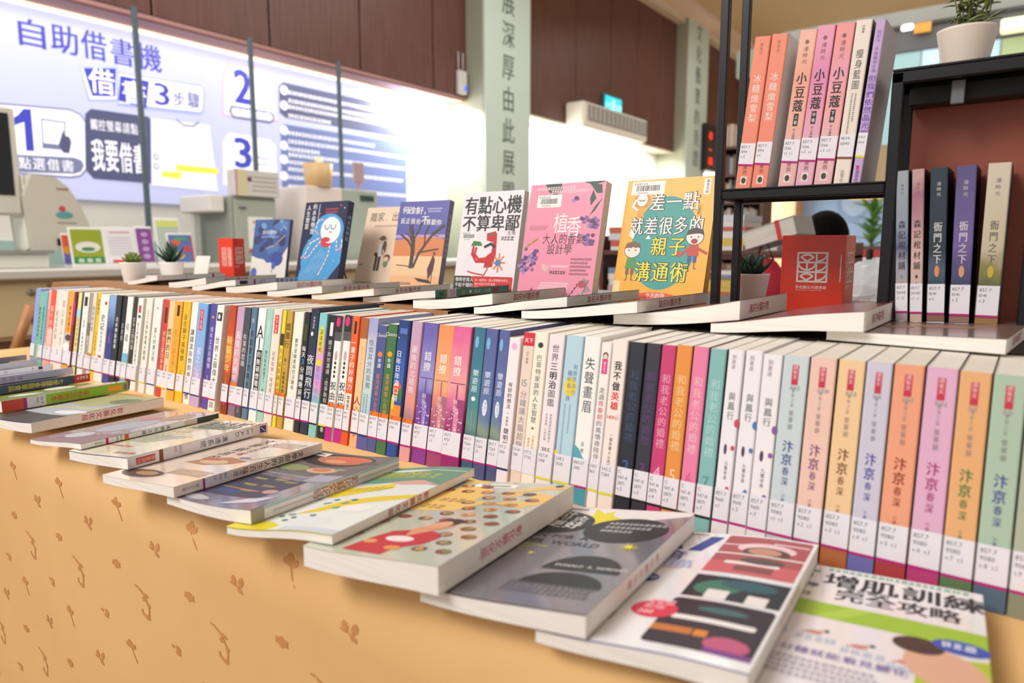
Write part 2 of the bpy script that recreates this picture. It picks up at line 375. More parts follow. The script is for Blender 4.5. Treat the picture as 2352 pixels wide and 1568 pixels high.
# ---------------------------------------------------------------- backlit sign on the left wall
SB = MB(); SG = -5.96
y0s, y1s, z0s, z1s = .2, 5.98, 1.47, 2.86
SB.box((WX+.013, y0s, z0s), (SG, y1s, z1s), mat('#c2c7ec', .4, emit=.44))
sp = Print(SB, lambda u, v, n: (SG+n, u, v), 1, 1, .0015, .0012)
def sg(*P): return [(px(x, y, x=SG).y, px(x, y, x=SG).z) for x, y in P]
def E_(c, e=.5): return mat(c, .45, emit=e*.75)
def fit(ch, xl, xr, yt, ybm, m, bold=1):
    cx = (xl+xr)/2; u0 = px(xl, (yt+ybm)/2, x=SG).y; u1 = px(xr, (yt+ybm)/2, x=SG).y; v0 = px(cx, ybm, x=SG).z; v1 = px(cx, yt, x=SG).z
    V, T, wd = glyph(ch, bold); mn, mx = V.min(0), V.max(0); q = (V[:, :2]-mn[:2])/(mx[:2]-mn[:2])*[u1-u0, v1-v0]+[u0, v0]; q = np.column_stack([q, V[:, 2]]); sp.n += sp.e; sp.put([tuple(a) for a in q], T, m)
blu = E_('#4046b4', .6); dk = E_('#565c80', .3); wh = E_('#f4f3fc', .62); lb = E_('#a9b6e6', .6); gy = E_('#7d84a8', .4)
for a in [('自', 42, 103, 45, 108), ('助', 116, 178, 58, 123), ('借', 186, 244, 72, 137), ('書', 254, 307, 90, 150), ('機', 314, 370, 102, 162)]: fit(*a, E_('#4545aa', .6))
sp.poly(sg((183, 152), (270, 153), (270, 232), (203, 232)), lb); sp.poly(sg((186, 155), (267, 156), (267, 227), (207, 228)), wh); sp.poly(sg((191, 156), (266, 157), (264, 222), (211, 220)), blu)
sp.poly(sg((270, 166), (460, 196), (469, 206), (467, 258), (458, 262), (270, 240)), lb); sp.poly(sg((272, 170), (459, 200), (465, 208), (463, 254), (457, 257), (272, 236)), wh)
sp.poly(sg((275, 174), (341, 187), (335, 249), (271, 231)), blu)
fit('借', 203, 262, 158, 216, wh, 2); fit('書', 280, 334, 186, 240, wh, 2); fit('3', 354, 388, 192, 242, blu); fit('步', 397, 423, 210, 245, E_('#5a62ae')); fit('驟', 430, 458, 214, 249, E_('#5a62ae'))
sp.poly(sg((-25, 234), (160, 250), (185, 262), (198, 280), (200, 390), (185, 406), (160, 409), (-25, 395)), gy); sp.poly(sg((-25, 238), (160, 254), (183, 265), (194, 281), (196, 388), (183, 402), (160, 405), (-25, 391)), wh)
sp.poly(sg((29, 272), (42, 263), (53, 250), (70, 251), (78, 347), (60, 346), (55, 280), (31, 288)), blu)
sp.poly(sg((-25, 352), (170, 362), (186, 368), (192, 380), (186, 394), (170, 399), (-25, 393)), gy)
for i, ch in enumerate('點選借書'): fit(ch, 42+i*33, 70+i*33, 361+i*2.2, 388+i*2, wh, 1)
sp.poly(sg((94, 272), (150, 280), (150, 345), (97, 340)), gy); sp.poly(sg((97, 276), (147, 283), (147, 334), (99, 328)), wh)
sp.poly(sg((140, 312), (144, 298), (148, 312), (158, 314), (163, 326), (158, 352), (144, 350), (134, 332)), dk)
sp.poly(sg((208, 250), (340, 268), (345, 274), (347, 421), (215, 410), (198, 392), (195, 262)), dk)
for i, ch in enumerate('觸控螢幕請點選'): fit(ch, 207+i*18.5, 223+i*18.5, 273+i*2.3, 298+i*2.2, wh, 1)
for i, ch in enumerate('我要借書'): fit(ch, 210+i*32, 239+i*32, 320+i*4, 392+i*2.4, wh, 2)
sp.poly(sg((347, 272), (480, 288), (500, 440), (347, 425)), E_('#eeedf8', .6))
sp.poly(sg((403, 378), (500, 387), (500, 400), (403, 392)), E_('#f0e050', .7)); sp.poly(sg((371, 393), (416, 396), (416, 411), (371, 406)), E_('#f0e050', .7))
for q in (360, 382): sp.ell(*sg((358, q))[0], .02, .025, gy); sp.ell(*sg((358, q))[0], .012, .016, wh)
sp.line(sg((405, 275), (420, 288), (443, 290), (455, 281)), .012, gy)
for (yy, k) in ((145, 0), (305, 1)):
    sp.poly(sg((511, yy+22), (520, yy+4), (530, yy), (620, yy+16), (634, yy+30), (638, yy+135), (512, yy+120)), E_('#e2a9b8' if not k else '#d9d6ea', .8)); sp.poly(sg((514, yy+24), (522, yy+7), (531, yy+3), (619, yy+19), (631, yy+32), (635, yy+131), (515, yy+117)), wh)
fit('2', 537, 577, 161, 238, blu, 2); fit('3', 538, 577, 317, 386, blu, 2)
sp.poly(sg((530, 242), (622, 257), (631, 266), (630, 276), (620, 283), (535, 270), (525, 256)), dk); sp.poly(sg((532, 246), (621, 260), (628, 268), (627, 275), (619, 279), (536, 267), (529, 256)), E_('#c9c6de', .7))
for i, ch in enumerate('感應讀者證'): fit(ch, 533+i*18, 549+i*18, 247+i*2.6, 266+i*2.6, wh, 1)
for (a, bb) in (((592, 185), (612, 230)), ((590, 360), (614, 366)), ((592, 376), (612, 380))): sp.line(sg(a, bb), .02, E_('#c8b6cc', .6))
pa = E_('#5f6488', .32); pb = E_('#7381b4', .38)
sp.poly(sg((640, 198), (650, 189), (920, 248), (933, 258), (933, 312), (925, 317), (655, 270), (642, 258)), pa)
sp.poly(sg((644, 292), (652, 285), (925, 328), (933, 336), (933, 470), (925, 476), (660, 470), (648, 455)), pb)
rows = [(208, 662, 900), (227, 662, 870), (241, 662, 925), (261, 662, 760), (301, 662, 860), (320, 662, 930), (338, 662, 735), (351, 662, 925), (368, 662, 740), (384, 662, 920), (403, 662, 725), (424, 662, 930)]
for i, (yy, xa, xb) in enumerate(rows):
    (u, v), = sg((xa, yy+8)); (u1, _), = sg((xb, yy+8)); h = (sg((xa, yy))[0][1]-v)*1.15; sp.bars(u, v, u1, h*.92, wh, .3, i)
for yy in (207, 242, 299, 334, 366, 404): sp.ell(*sg((652, yy))[0], .045, .045, wh, 16)
sp.poly(sg((658, 440), (666, 431), (740, 434), (740, 466), (666, 463), (655, 452)), wh)
tag(SB.build('wall_sign'), 'long backlit library sign with numbered borrowing steps on the wall', 'sign')
# slim posts standing before the sign
for i, (xt, yt, xbm, ybm) in enumerate([(305, 55, 330, 470), (570, 110, 583, 390), (774, 160, 778, 380)]):
    X = -5.55; y = px((xt+xbm)/2, 200, x=X).y; b = MB(); b.rbox((X, y-.02, .95), (X+.03, y+.02, zb), mat('#55666e', .5), .005)
    struct('column_%d' % (4+i), b)
# wall devices
a = px(1352, 262, x=-5.3); c = px(1490, 325, x=-5.3)
ac = empty('air_conditioner', (-5.645, a.y-.1, c.z-.02), label='white wall air conditioner with grey slatted front below the exit sign', cat='air conditioner')
L = c.y-a.y+.1; b = MB(); b.rbox((0, 0, 0), (.32, L, .36), '#f0eee6', .03); b.build('casing', ac)
b = MB(); b.rbox((.32, .12, .1), (.335, L-.04, .32), '#8f918f', .006); g = b.build('grille', ac)
for i in range(14): b = MB(); b.box((.335, .15+i*(L-.22)/14, .11), (.345, .15+i*(L-.22)/14+(L-.22)/28, .31), mat('#b9bab6', .5)); b.build('slat', g)
a = px(1388, 254, x=-5.6); b = MB(); b.rbox((-5.65, a.y-.02, a.z-.02), (-5.59, a.y+.56, a.z+.27), mat('#3a7f8a', .4), .01); b.box((-5.59, a.y, a.z), (-5.585, a.y+.54, a.z+.24), mat('#35c8d4', .4, emit=1.0))
p = Print(b, lambda u, v, n: (-5.585+n, a.y+u, a.z+v), .5, .24, .002, .001)
w1 = mat('#eaffff', .4, emit=1.3); p.ell(.27, .18, .025, .025, w1); p.line([(.27, .15), (.25, .1), (.29, .06), (.27, .02)], .02, w1); p.line([(.25, .1), (.21, .05)], .02, w1); p.line([(.21, .14), (.27, .14), (.32, .11)], .016, w1); p.text('出口', .36, .07, .09, w1); p.text('EXIT', .02, .08, .07, w1)
tag(b.build('exit_sign'), 'glowing cyan exit sign with a running figure on the dark wood wall', 'sign')
a = px(1054, 214, x=-5.6); r = empty('wireless_router', (-5.65, a.y, a.z), label='small white wireless router on the dark panel beside the first column', cat='router')
b = MB(); b.rbox((0, 0, 0), (.06, .15, .27), '#d8d6d2', .012); b.build('casing', r)
for k in (.03, .11): b = MB(); b.tube([(.02, k, .26), (.02, k, .48)], .008, '#c8c8c8'); b.build('antenna', r)
b = MB(); b.rbox((.06, .09, .04), (.066, .13, .1), mat('#4a5cff', .4, emit=1.5), .002); b.build('indicator_light', r)
a = px(1622, 372, x=-5.3); b = MB(); b.rbox((-5.65, a.y, a.z-.15), (-5.3, a.y+.7, a.z+.75), '#1c1216', .02)
p = Print(b, lambda u, v, n: (-5.3+n, a.y+u, a.z+v), .7, .8, .003, .001); rd = mat('#ff3020', .4, emit=2)
for k, t in enumerate(('18', '--', '05')): p.text(t, .12, .45-k*.24, .2, rd, 1)
tag(b.build('digital_clock'), 'black wall clock with red digits beside the second column', 'clock')

# ---------------------------------------------------------------- left counter and what stands on it
ct = empty('service_counter', (-4.2, -.5, 0), label='long white topped service counter with beige cupboards at the left', cat='counter')
zt = ZC-.115
b = MB(); b.rbox((-.75, 0, zt-.05), (.04, 6.4, zt), mat('#cfcdc6', .5), .008); b.build('worktop', ct)
b = MB(); b.box((-.72, .05, .62), (-.02, 6.35, zt-.05), mat('#c9b78e', .6)); b.build('body', ct)
b = MB(); b.box((-.72, .05, 0), (-.03, 6.35, .62), mat('#6b4a30', .6)); b.build('plinth', ct)
for i in range(13):
    y = .08+i*.48; b = MB(); b.rbox((-.02, y, .64), (0, y+.46, zt-.07), mat('#cdbd94', .55), .005); d = b.build('cupboard_door', ct)
    for zk in (.0, .085):
        b = MB(); b.lathe([(.0, .012), (.014, .012), (.018, .006), (.018, 0)], mat('#8a8a88', .3, .6), 14); k = b.build('knob', d); k.location = (0, y+.38, zt-.12-zk); k.rotation_euler = (0, math.pi/2, 0)
# raised back shelf (left) on the counter
b = MB(); b.rbox((-5.0, -.5, ZC-.115), (-4.42, 1.58, ZC-.035), mat('#e2dfd6', .5), .006); b.box((-5.0, -.5, ZC-.035), (-4.4, 1.6, ZC-.015), mat('#8f918c', .5)); tag(b.build('raised_desk_shelf'), 'raised white desk shelf with a grey top at the left edge', 'shelf')
mn = empty('monitor', (-4.55, 1.12, ZC-.015), label='white framed screen with a black display cut by the left edge', cat='monitor')
b = MB(); b.rbox((-.05, -.45, .19), (0, .40, .78), mat('#d6d3c8', .4), .015); b.build('casing', mn)
b = MB(); b.box((0, -.42, .3), (.004, .365, .74), mat('#101012', .15)); b.build('screen', mn)
b = MB(); b.rbox((-.08, -.3, 0), (.02, .22, .19), mat('#e9ead8', .4), .01); b.build('stand', mn)
ck = empty('self_checkout_kiosk', (-4.5, 1.535, ZC-.015), label='rounded white self checkout kiosk with small printed icons', cat='kiosk')
b = MB(); prof = [(0, 0), (.3, 0), (.3, .14), (.26, .26), (.2, .36), (.14, .41), (.02, .42), (-.02, .3)]
n = len(prof); vs = [(-.28, y, z) for y, z in prof]+[(0, y, z) for y, z in prof]; fs = [tuple(range(n)), tuple(range(2*n-1, n-1, -1))]+[(i, n+i, n+(i+1) % n, (i+1) % n) for i in range(n)]
b.add(vs, [fs[0][::-1], fs[1][::-1]]+fs[2:], mat('#cfccbd', .4))
p = Print(b, lambda u, v, n: (n, u, v), 1, 1, .001, .0008); p.rect(.12, .025, .24, .065, '#1a1a1a'); p.ell(.17, .2, .045, .02, '#5fa4a8'); p.ell(.16, .235, .016, .016, '#d04a5a'); p.bars(.13, .15, .22, .01, '#9a9a90'); p.bars(.14, .34, .2, .012, '#b06a5a')
b.build('casing', ck); b = MB(); b.rbox((-.25, -.012, 0), (-.06, .0, .42), mat('#f3f4e4', .4), .01); b.build('side_panel', ck)
def leaflet(name, x0, x1, yt, ybm, X, base, ops, label, cat='leaflet', frame='#f0f0ee'):
    A = px(x0, ybm, x=X); B = px(x1, ybm, x=X); z1 = px((x0+x1)/2, yt, x=X).z; w = B.y-A.y; h = z1-zt
    o = empty(name, (X, A.y, zt), label=label, cat=cat); o.rotation_euler = (0, -math.radians(10), 0)
    q = MB(); q.rbox((-.008, 0, 0), (0, w, h), mat(frame, .4), .003); q.build('stand', o)
    q = MB(); q.box((0, w*.06, h*.1), (.003, w*.94, h*.94), mat(base, .5)); p = Print(q, lambda u, v, n: (.003+n, u*w, v*h), 1, 1, .0005, .0005)
    ops(p); q.build('printed_sheet', o)
leaflet('leaflet', 150, 168, 534, 616, -4.45, '#d8603a', lambda p: (p.rect(.06, .1, .94, .45, '#6a6ab8'), p.ell(.5, .5, .4, .12, '#e8a030')), 'narrow orange and violet leaflet beside the kiosk')
leaflet('picture_book', 168, 248, 520, 612, -4.4, '#9aa82c', lambda p: (p.ell(.5, .5, .36, .14, '#e6e4da'), p.rect(.06, .1, .94, .26, '#3c8a4a'), p.ell(.5, .45, .2, .05, '#4a8a5a'), [p.rect(.18+i*.24, .12, .34+i*.24, .22, '#bcd8c0') for i in range(3)]), 'green booklet with a pale cloud shape in a white stand', 'booklet')
leaflet('leaflet', 246, 322, 520, 612, -4.4, '#eceaee', lambda p: (p.bars(.2, .85, .8, .03, '#d06a78'), p.rect(.2, .1, .55, .17, '#d8483a'), [p.bars(.15, .3+i*.07, .85, .02, '#b8b8c0', seed=i) for i in range(7)]), 'white text leaflet with a red block at its foot')
leaflet('leaflet', 321, 361, 518, 610, -4.4, '#8a4a9a', lambda p: [p.ell(.5, .25+i*.18, .2, .06, '#c0a0cc') for i in range(4)], 'narrow purple leaflet behind the dark potted plant')
leaflet('leaflet', 365, 422, 498, 560, -4.6, '#b8c4b8', lambda p: (p.rect(.06, .8, .94, .94, '#d4dc80'), p.bars(.3, .4, .9, .06, '#c06a6a'), p.rect(.2, .1, .94, .2, '#d05a48')), 'grey green leaflet behind the red and blue picture book')
leaflet('picture_book', 392, 452, 534, 606, -4.4, '#5a78b8', lambda p: (p.ell(.3, .7, .2, .1, '#d86a4a'), p.ell(.7, .5, .14, .1, '#d04a5a'), p.ell(.4, .3, .2, .1, '#c8a870'), p.ell(.5, .82, .3, .06, '#5aa08a'), p.rect(.88, .1, .94, .94, '#c84a50')), 'blue picture book with coloured circles, red edge', 'booklet')
# grey cabinet with notices
A = px(536, 600, x=-5.02); B = px(640, 600, x=-5.02); z1 = px(590, 452, x=-5.02).z
cb = empty('filing_cabinet', (-5.02, A.y, 0), label='tall grey green cabinet with a notice sheet behind the fanned books', cat='cabinet')
w = B.y-A.y; b = MB(); b.rbox((-.5, 0, 0), (0, w, z1), mat('#9aa196', .5), .01); b.build('body', cb)
b = MB(); b.rbox((0, .02, .1), (.02, w-.02, z1-.03), mat('#a6ada1', .5), .006); d = b.build('cabinet_door', cb)
b = MB(); b.rbox((.02, .06, z1-.1), (.03, .12, z1-.085), '#5a6070', .002); b.build('name_plate', d)
b = MB(); b.box((.02, w*.32, z1-.42), (.024, w*.86, z1-.16), mat('#eceae6', .6)); p = Print(b, lambda u, v, n: (.024+n, w*.32+u, z1-.42+v), 1, 1, .0006, .0006); p.bars(.04, .21, .22, .018, '#c04a4a'); [p.bars(.04, .04+i*.03, .24, .008, '#8a8a90', seed=i) for i in range(5)]; p.rect(.0, -.02, .12, .01, '#c84a3a')
b.build('notice', cb)
b = MB(); A2 = px(482, 460, x=-5.05); b.rbox((-5.5, A2.y, z1-.13), (-5.05, A.y-.03, z1-.0), mat('#e6e3dc', .5), .01); b.box((-5.4, A2.y+.03, 0), (-5.35, A2.y+.08, z1-.13), mat('#d8d6d0', .5)); tag(b.build('side_table'), 'white side shelf left of the grey green cabinet', 'table')
b = MB(); b.rbox((-5.1, A.y+.03, z1), (-4.98, A.y+.42, z1+.2), mat('#d4d0cc', .6), .004)
p = Print(b, lambda u, v, n: (-4.98+n, A.y+.03+u, z1+v), 1, 1, .001, .0008); p.rect(.0, .0, .1, .2, '#d8cfa8'); p.rect(0, 0, .01, .2, '#c85a70'); p.ell(.12, .13, .02, .02, '#7a4a52'); [p.bars(.14, .04+i*.035, .36, .01, '#a8a4a4', seed=i) for i in range(4)]
tag(b.build('document_box'), 'pale box of notices standing on the grey green cabinet', 'box')
A = px(792, 600, x=-5.02); B = px(872, 600, x=-5.02); z1 = px(830, 436, x=-5.02).z
cb = empty('filing_cabinet', (-5.02, A.y-.4, 0), label='pale cabinet with a black name plate behind the jellyfish book', cat='cabinet')
b = MB(); b.rbox((-.5, 0, 0), (0, .4, z1), mat('#e8dcd4', .5), .01); b.rbox((-.5, .4, 0), (0, B.y-A.y+.4, z1), mat('#aab5aa', .5), .01); b.build('body', cb)
b = MB(); b.rbox((0, B.y-A.y+.18, z1-.1), (.01, B.y-A.y+.34, z1-.05), '#2c4a3c', .002); b.build('name_plate', cb)
b = MB(); b.lathe([(0, 0), (.11, 0), (.13, .2), (.12, .2), (.1, .02)], '#dcb884', 16, (-5.1, A.y-.2, z1)); b.tube([(-5.1, A.y-.12, z1+.05), (-5.1, A.y-.2, z1+.26)], .03, '#f6efc8'); tag(b.build('paper_cup'), 'orange and cream container on the pale cabinet', 'container')
b = MB(); b.rbox((-5.02, A.y+.12, z1+.06), (-5.0, A.y+.24, z1+.24), '#b8a0a4', .003); b.box((-5.02, A.y+.17, z1), (-5.0, A.y+.19, z1+.06), mat('#c890a0', .5)); tag(b.build('small_sign'), 'tiny pink grey sign on the pale cabinet', 'sign')
# wooden easel leg and white strip at the far left
b = MB(); A = px(70, 702, x=-3.3); B = px(26, 830, x=-3.3)
b.tube([A, B], .022, '#b98558', 6); b.tube([(A.x, A.y, A.z), (A.x-.12, A.y+.12, .45)], .018, '#a87848', 6); tag(b.build('wooden_easel'), 'slanted wooden easel leg left of the long row', 'easel')
# ---------------------------------------------------------------- display table, riser, cloth
TB = ZC-.3237                  # table top
RZ = ZC-.112                   # riser top
tbl = empty('display_table', (-1.2, .9, 0), label='long display table hidden under the ochre cloth', cat='table')
b = MB(); b.rbox((-1.3, -.41, TB-.035-0), (1.5, .75, TB-.003), mat('#6a4c34', .6), .004); b.build('tabletop', tbl)
for x in (-1.2, 1.4):
    for y in (-.38, .68): b = MB(); b.box((x-.025, y-.025, 0), (x+.025, y+.025, TB-.035), mat('#4a4a4a', .5)); b.build('leg', tbl)
clothm = nodemat('ochre_cloth', noise_mix('#dcae72', '#e6ba7f', 2.5, lo=.3, hi=.7, bump=.1), .8)
b = MB(); nx, nz = 170, 16
X0, X1 = -2.62, .36; YF = .462
def cy(x, z):
    d = TB-z; return YF-.02*min(1, d/.05)-.02*d+.010*d*math.sin(x*6.3+.6)+.008*d*math.sin(x*13.7+2)
vs = []; fs = []
for i in range(nx+1):
    x = X0+(X1-X0)*i/nx
    vs.append((x, 1.66, TB)); vs.append((x, YF, TB))
    for k in range(nz+1): z = TB-.008-(TB-.1)*k/nz; vs.append((x, cy(x, z), z))
st = nz+3
for i in range(nx):
    for k in range(st-1): a = i*st+k; fs.append((a, a+1, a+st+1, a+st))
b.add(vs, fs, clothm, True)
vs = []; fs = []
for side, sx in ((0, X0), (1, X1)):
    n = len(vs); sg_ = -1 if side == 0 else 1
    for i in range(21):
        y = YF+(1.66-YF)*i/20
        for k in range(7): z = TB-(TB-.1)*k/6; vs.append((sx+sg_*.02*min(1, k), y-.02*(TB-z) if i == 0 else y, z))
    for i in range(20):
        for k in range(6): a = n+i*7+k; q = (a, a+1, a+8, a+7); fs.append(q if side == 1 else q[::-1])
b.add(vs, fs, clothm, True)
# printed sprigs on the cloth front
def cf(u, v, n): return (u, cy(u, v)-n, v)
cp = Print(b, cf, 3, 1, .0005, .00004)
mo = nodemat('cloth_print', noise_mix('#c4864c', '#cc9058', 40, lo=.3, hi=.7), .8)
MX = [0, 0]
def cl(P, w): cp.line([(MX[0]+a*1.5, MX[1]+b_2*.74) for a, b_2 in P], w*1.1, mo)
def leafp(x, y, L, w, a):
    P = []
    for i in range(9):
        t = i/8; P.append((t*L, w*math.sin(math.pi*t)**.8))
    for i in range(7, 0, -1): t = i/8; P.append((t*L, -w*math.sin(math.pi*t)**.8))
    c, s_ = math.cos(a), math.sin(a); cp.poly([(MX[0]+(x+p*c-q*s_)*1.6, MX[1]+(y+p*s_+q*c)*.8) for p, q in P], mo)
R_ = math.radians
def sprig(k, x, y):
    MX[0], MX[1] = x, y; x = y = 0
    if k == 0:   # tulip on a stem
        leafp(x-.004, y+.002, .018, .0045, R_(100)); leafp(x-.004, y+.004, .012, .004, R_(140)); leafp(x-.003, y+.002, .013, .004, R_(60)); cl([(x-.003, y+.003), (x+.002, y-.01), (x+.006, y-.022)], .0018)
    elif k == 1: # two upright leaves
        leafp(x-.003, y, .017, .0035, R_(95)); leafp(x+.004, y, .019, .0035, R_(78)); leafp(x-.001, y+.001, .009, .002, R_(165)); leafp(x+.001, y+.001, .012, .003, R_(-55)); cl([(x, y+.002), (x+.004, y-.008)], .0016)
    elif k == 2: # small blossom
        for a in (90, 30, 150, 200, 330, 270): leafp(x, y, .009, .0034, R_(a))
    elif k == 3: # long hooked spray
        P = [(x-.012, y+.026), (x-.004, y+.020), (x+.002, y+.008), (x+.006, y-.006), (x+.006, y-.02), (x+.001, y-.026), (x-.006, y-.022), (x-.007, y-.015)]
        cl(P, .0036); leafp(x-.004, y+.021, .012, .003, R_(-30)); leafp(x-.002, y+.014, .01, .003, R_(-100)); leafp(x-.012, y+.026, .008, .002, R_(170)); leafp(x+.003, y+.005, .01, .0025, R_(-60)); leafp(x-.002, y-.026, .01, .004, R_(20))
    else:        # small curl
        leafp(x, y+.008, .013, .0035, R_(-60)); leafp(x-.002, y-.004, .01, .004, R_(-20)); leafp(x-.004, y-.001, .007, .003, R_(120)); leafp(x+.003, y+.004, .008, .003, R_(-95))
DX = .2085
for r in range(14):
    k = [0, 1, 2, 3, 4][r % 5]
    for j in range(-11, 6):
        x = -.435+j*DX-(r//5)*.003*0 + [0, -.108, -.226, -.352, -.479][r % 5]+(r//5)*-.397+(r//5)*DX*1
        z = ZC-.350+.0115*((x+.435)/-DX)*-1*-1*-1-.0447*r+.004*(r//5)
        if X0+.03 < x < X1-.03 and .13 < z < TB-.035: sprig(k, x, z)
tag(b.build('tablecloth'), 'ochre tablecloth printed with small brown sprigs, draped over the display table', 'tablecloth')
b = MB(); b.rbox((-2.5, .905, TB), (.34, 1.62, RZ-.0), nodemat('riser_black', noise_mix('#141312', '#1c1a19', 8), .5), .003)
ri = b.build('display_riser'); tag(ri, 'long black riser box behind the spine-out row', 'riser')
b = MB(); n = 60; vs = []; fs = []
for i in range(n+1):
    x = -2.5+1.7*i/n; y = .9-.006+.006*math.sin(x*17)+.003*math.sin(x*41); z = RZ+.003
    vs += [(x, 1.05, z), (x, y, z), (x, y-.004, z-.02-.004*math.sin(x*9))]
for i in range(n):
    for k in (0, 1): a = i*3+k; fs.append((a, a+1, a+4, a+3))
b.add(vs, fs, mat('#9a6c42', .8)); tag(b.build('brown_paper_runner'), 'strip of brown wrapping paper along the edge of the riser', 'paper')

# ---------------------------------------------------------------- upright books
STR = {'m': '#b8187c', 'y': '#e0dc28', 'n': '#1d2468', 'b': '#87491e', 'k': '#16161a', 'u': '#2a6cc8', 'r': '#cc2430', 'g': '#2c7a4a'}
LABM = '#ebe7ee'
def upright(T, H, D, col, board, texts, stripe, call, z0, jy=0, shear=.17, name='paperback_book', deco=None, lab=(.024, .058), tag_h=.0062, pagecol='#f0ebe0', tip=None, hard=False):
    """origin: bottom of the spine, left corner; spine faces -y"""
    root = empty(name, (0, 0, 0))
    t = .0022 if hard else .0005; r = min(.0016, T*.2); ov = .003 if hard else 0
    prof = [(0, D+ov), (0, r), (r*.3, r*.3), (r, 0), (T-r, 0), (T-r*.3, r*.3), (T, r), (T, D+ov)]
    inn = [(min(max(x, t), T-t), max(y, t) if i not in (0, 7) else y) for i, (x, y) in enumerate(prof)]
    b = MB(); n = 8; vs = [(x, y, 0) for x, y in prof]+[(x, y, H) for x, y in prof]+[(x, y, 0) for x, y in inn]+[(x, y, H) for x, y in inn]
    sf = [(i, i+1, n+i+1, n+i) for i in range(1, 6)]; bf = [(0, 1, n+1, n), (6, 7, n+7, n+6)]
    oth = [(2*n+i, 3*n+i, 3*n+i+1, 2*n+i+1) for i in range(7)]
    ends = [(n+i, n+i+1, 3*n+i+1, 3*n+i) for i in range(7)]+[(i+1, i, 2*n+i, 2*n+i+1) for i in range(7)]+[(0, n, 3*n, 2*n), (7, 2*n+7, 3*n+7, n+7)]
    b.add(vs, sf, M_(col)); b.add(vs, bf, M_(board)); b.add(vs, oth+ends, M_('#e9e4da') if not hard else M_(board))
    p = Print(b, lambda u, v, n: (u, -n, v), T, H, .00012, .00006)
    if deco: deco(p, T, H)
    for tx in texts:
        s_, top, bot, c = tx[:4]; o = tx[4] if len(tx) > 4 else {}
        w = o.get('w', .66)*T; ln = (bot-top)*H; xc = o.get('x', .5)*T; n = len(s_)
        if o.get('mode') == 'h': p.text(s_, xc, H*(1-top), w, c, o.get('b', 0), 'h', align='c', sx=o.get('sx', 1))
        elif o.get('mode') == 'r': p.text(s_, xc-w*.36, H*(1-top), w, c, o.get('b', 0), 'r')
        elif o.get('mode') == 'bars': p.vbars(xc-w/2, H*(1-top), H*(1-bot), w, c, seed=int(T*1e5))
        else:
            pt = ln/max(n, 1); p.text(s_, xc, H*(1-top), min(w, pt*1.02) if not o.get('wide') else w, c, o.get('b', 0), 'v', pitch=pt, sy=o.get('sy', min(1.3, pt/ max(min(w, pt*1.02), 1e-6)*.93)))
    b.build('cover', root, shear)
    g = MB(); i_ = .0007 if not hard else .003
    g.box((t+.0001, t+.0003, i_), (T-t-.0001, D-.0006, H-i_), M_(pages(0, pagecol))); g.build('page_block', root, shear)
    if stripe is not None or call:
        q = MB(); lp = Print(q, lambda u, v, n: (u, -n, v), T, H, .0006, .00006)
        z_0, z_1 = lab; w = T
        lp.rect(w*.015, z_0, w*.985, z_1, LABM)
        # wrap at the sides
        q.add([(0, -.0006, z_0), (-.0004, .0006, z_0), (-.0004, .006, z_0), (-.0004, .006, z_1), (-.0004, .0006, z_1), (0, -.0006, z_1)], [(0, 5, 4, 1), (1, 4, 3, 2)], LABM)
        if stripe: lp.rect(w*.01, z_0-.0028, w*.99, z_0, STR[stripe])
        top = z_1
        if jy: lp.rect(w*.01, z_1-tag_h*.2, w*.99, z_1+tag_h*.9, '#f07a2a'); lp.text('JY', w*.12, z_1+.0006, .0058, '#4a2a1a', 1)
        cs = min(.0058, T*.38)
        for i, ln in enumerate(call.split('|')):
            lp.text(ln, w*.1, top-.0075-i*.0068, cs, '#3c3c44', 0, 'h', sx=.95 if len(ln)*cs*.55 < w*.85 else .95*w*.85/(len(ln)*cs*.55))
        q.build('call_number_label', root, shear)
    return root
pal = {}
W_ = '#f6f2ee'; K_ = '#26262c'
def bands(*L):
    def f(p, T, H):
        for (a, c_, col) in L: p.rect(T*.0, H*(1-c_), T, H*(1-a), col)
    return f
def decor(*fs):
    def f(p, T, H):
        for g in fs: g(p, T, H)
    return f
def blob(x, y, rx, ry, col): return lambda p, T, H: p.ell(x*T, (1-y)*H, rx*T, ry*H, col, 16)
def box(x0, y0, x1, y1, col): return lambda p, T, H: p.rect(x0*T, (1-y1)*H, x1*T, (1-y0)*H, col)
def cityscape(dark, lit):
    def f(p, T, H):
        rn = random.Random(3)
        p.poly([(0, .27*H), (.3*T, .27*H), (.3*T, .42*H), (.5*T, .42*H), (.5*T, .6*H), (.58*T, .6*H), (.58*T, .5*H), (T, .5*H), (T, .27*H)], dark)
        p.rect(.12*T, .605*H, .95*T, .612*H, dark); p.rect(.48*T, .27*H, .72*T, .44*H, lit)
        for i in range(22): x = rn.uniform(.03, .9)*T; y = rn.uniform(.28, .42)*H; p.rect(x, y, x+.07*T, y+.008*H, '#f0d6e6')
    return f
b_ = {'b': 1}
def T_(s, a, c, col=K_, **k): return (s, a, c, col, k)
def bars(x, a, c, col='#8a8688', w=.14): return ('.', a, c, col, {'mode': 'bars', 'x': x, 'w': w})
ser = []
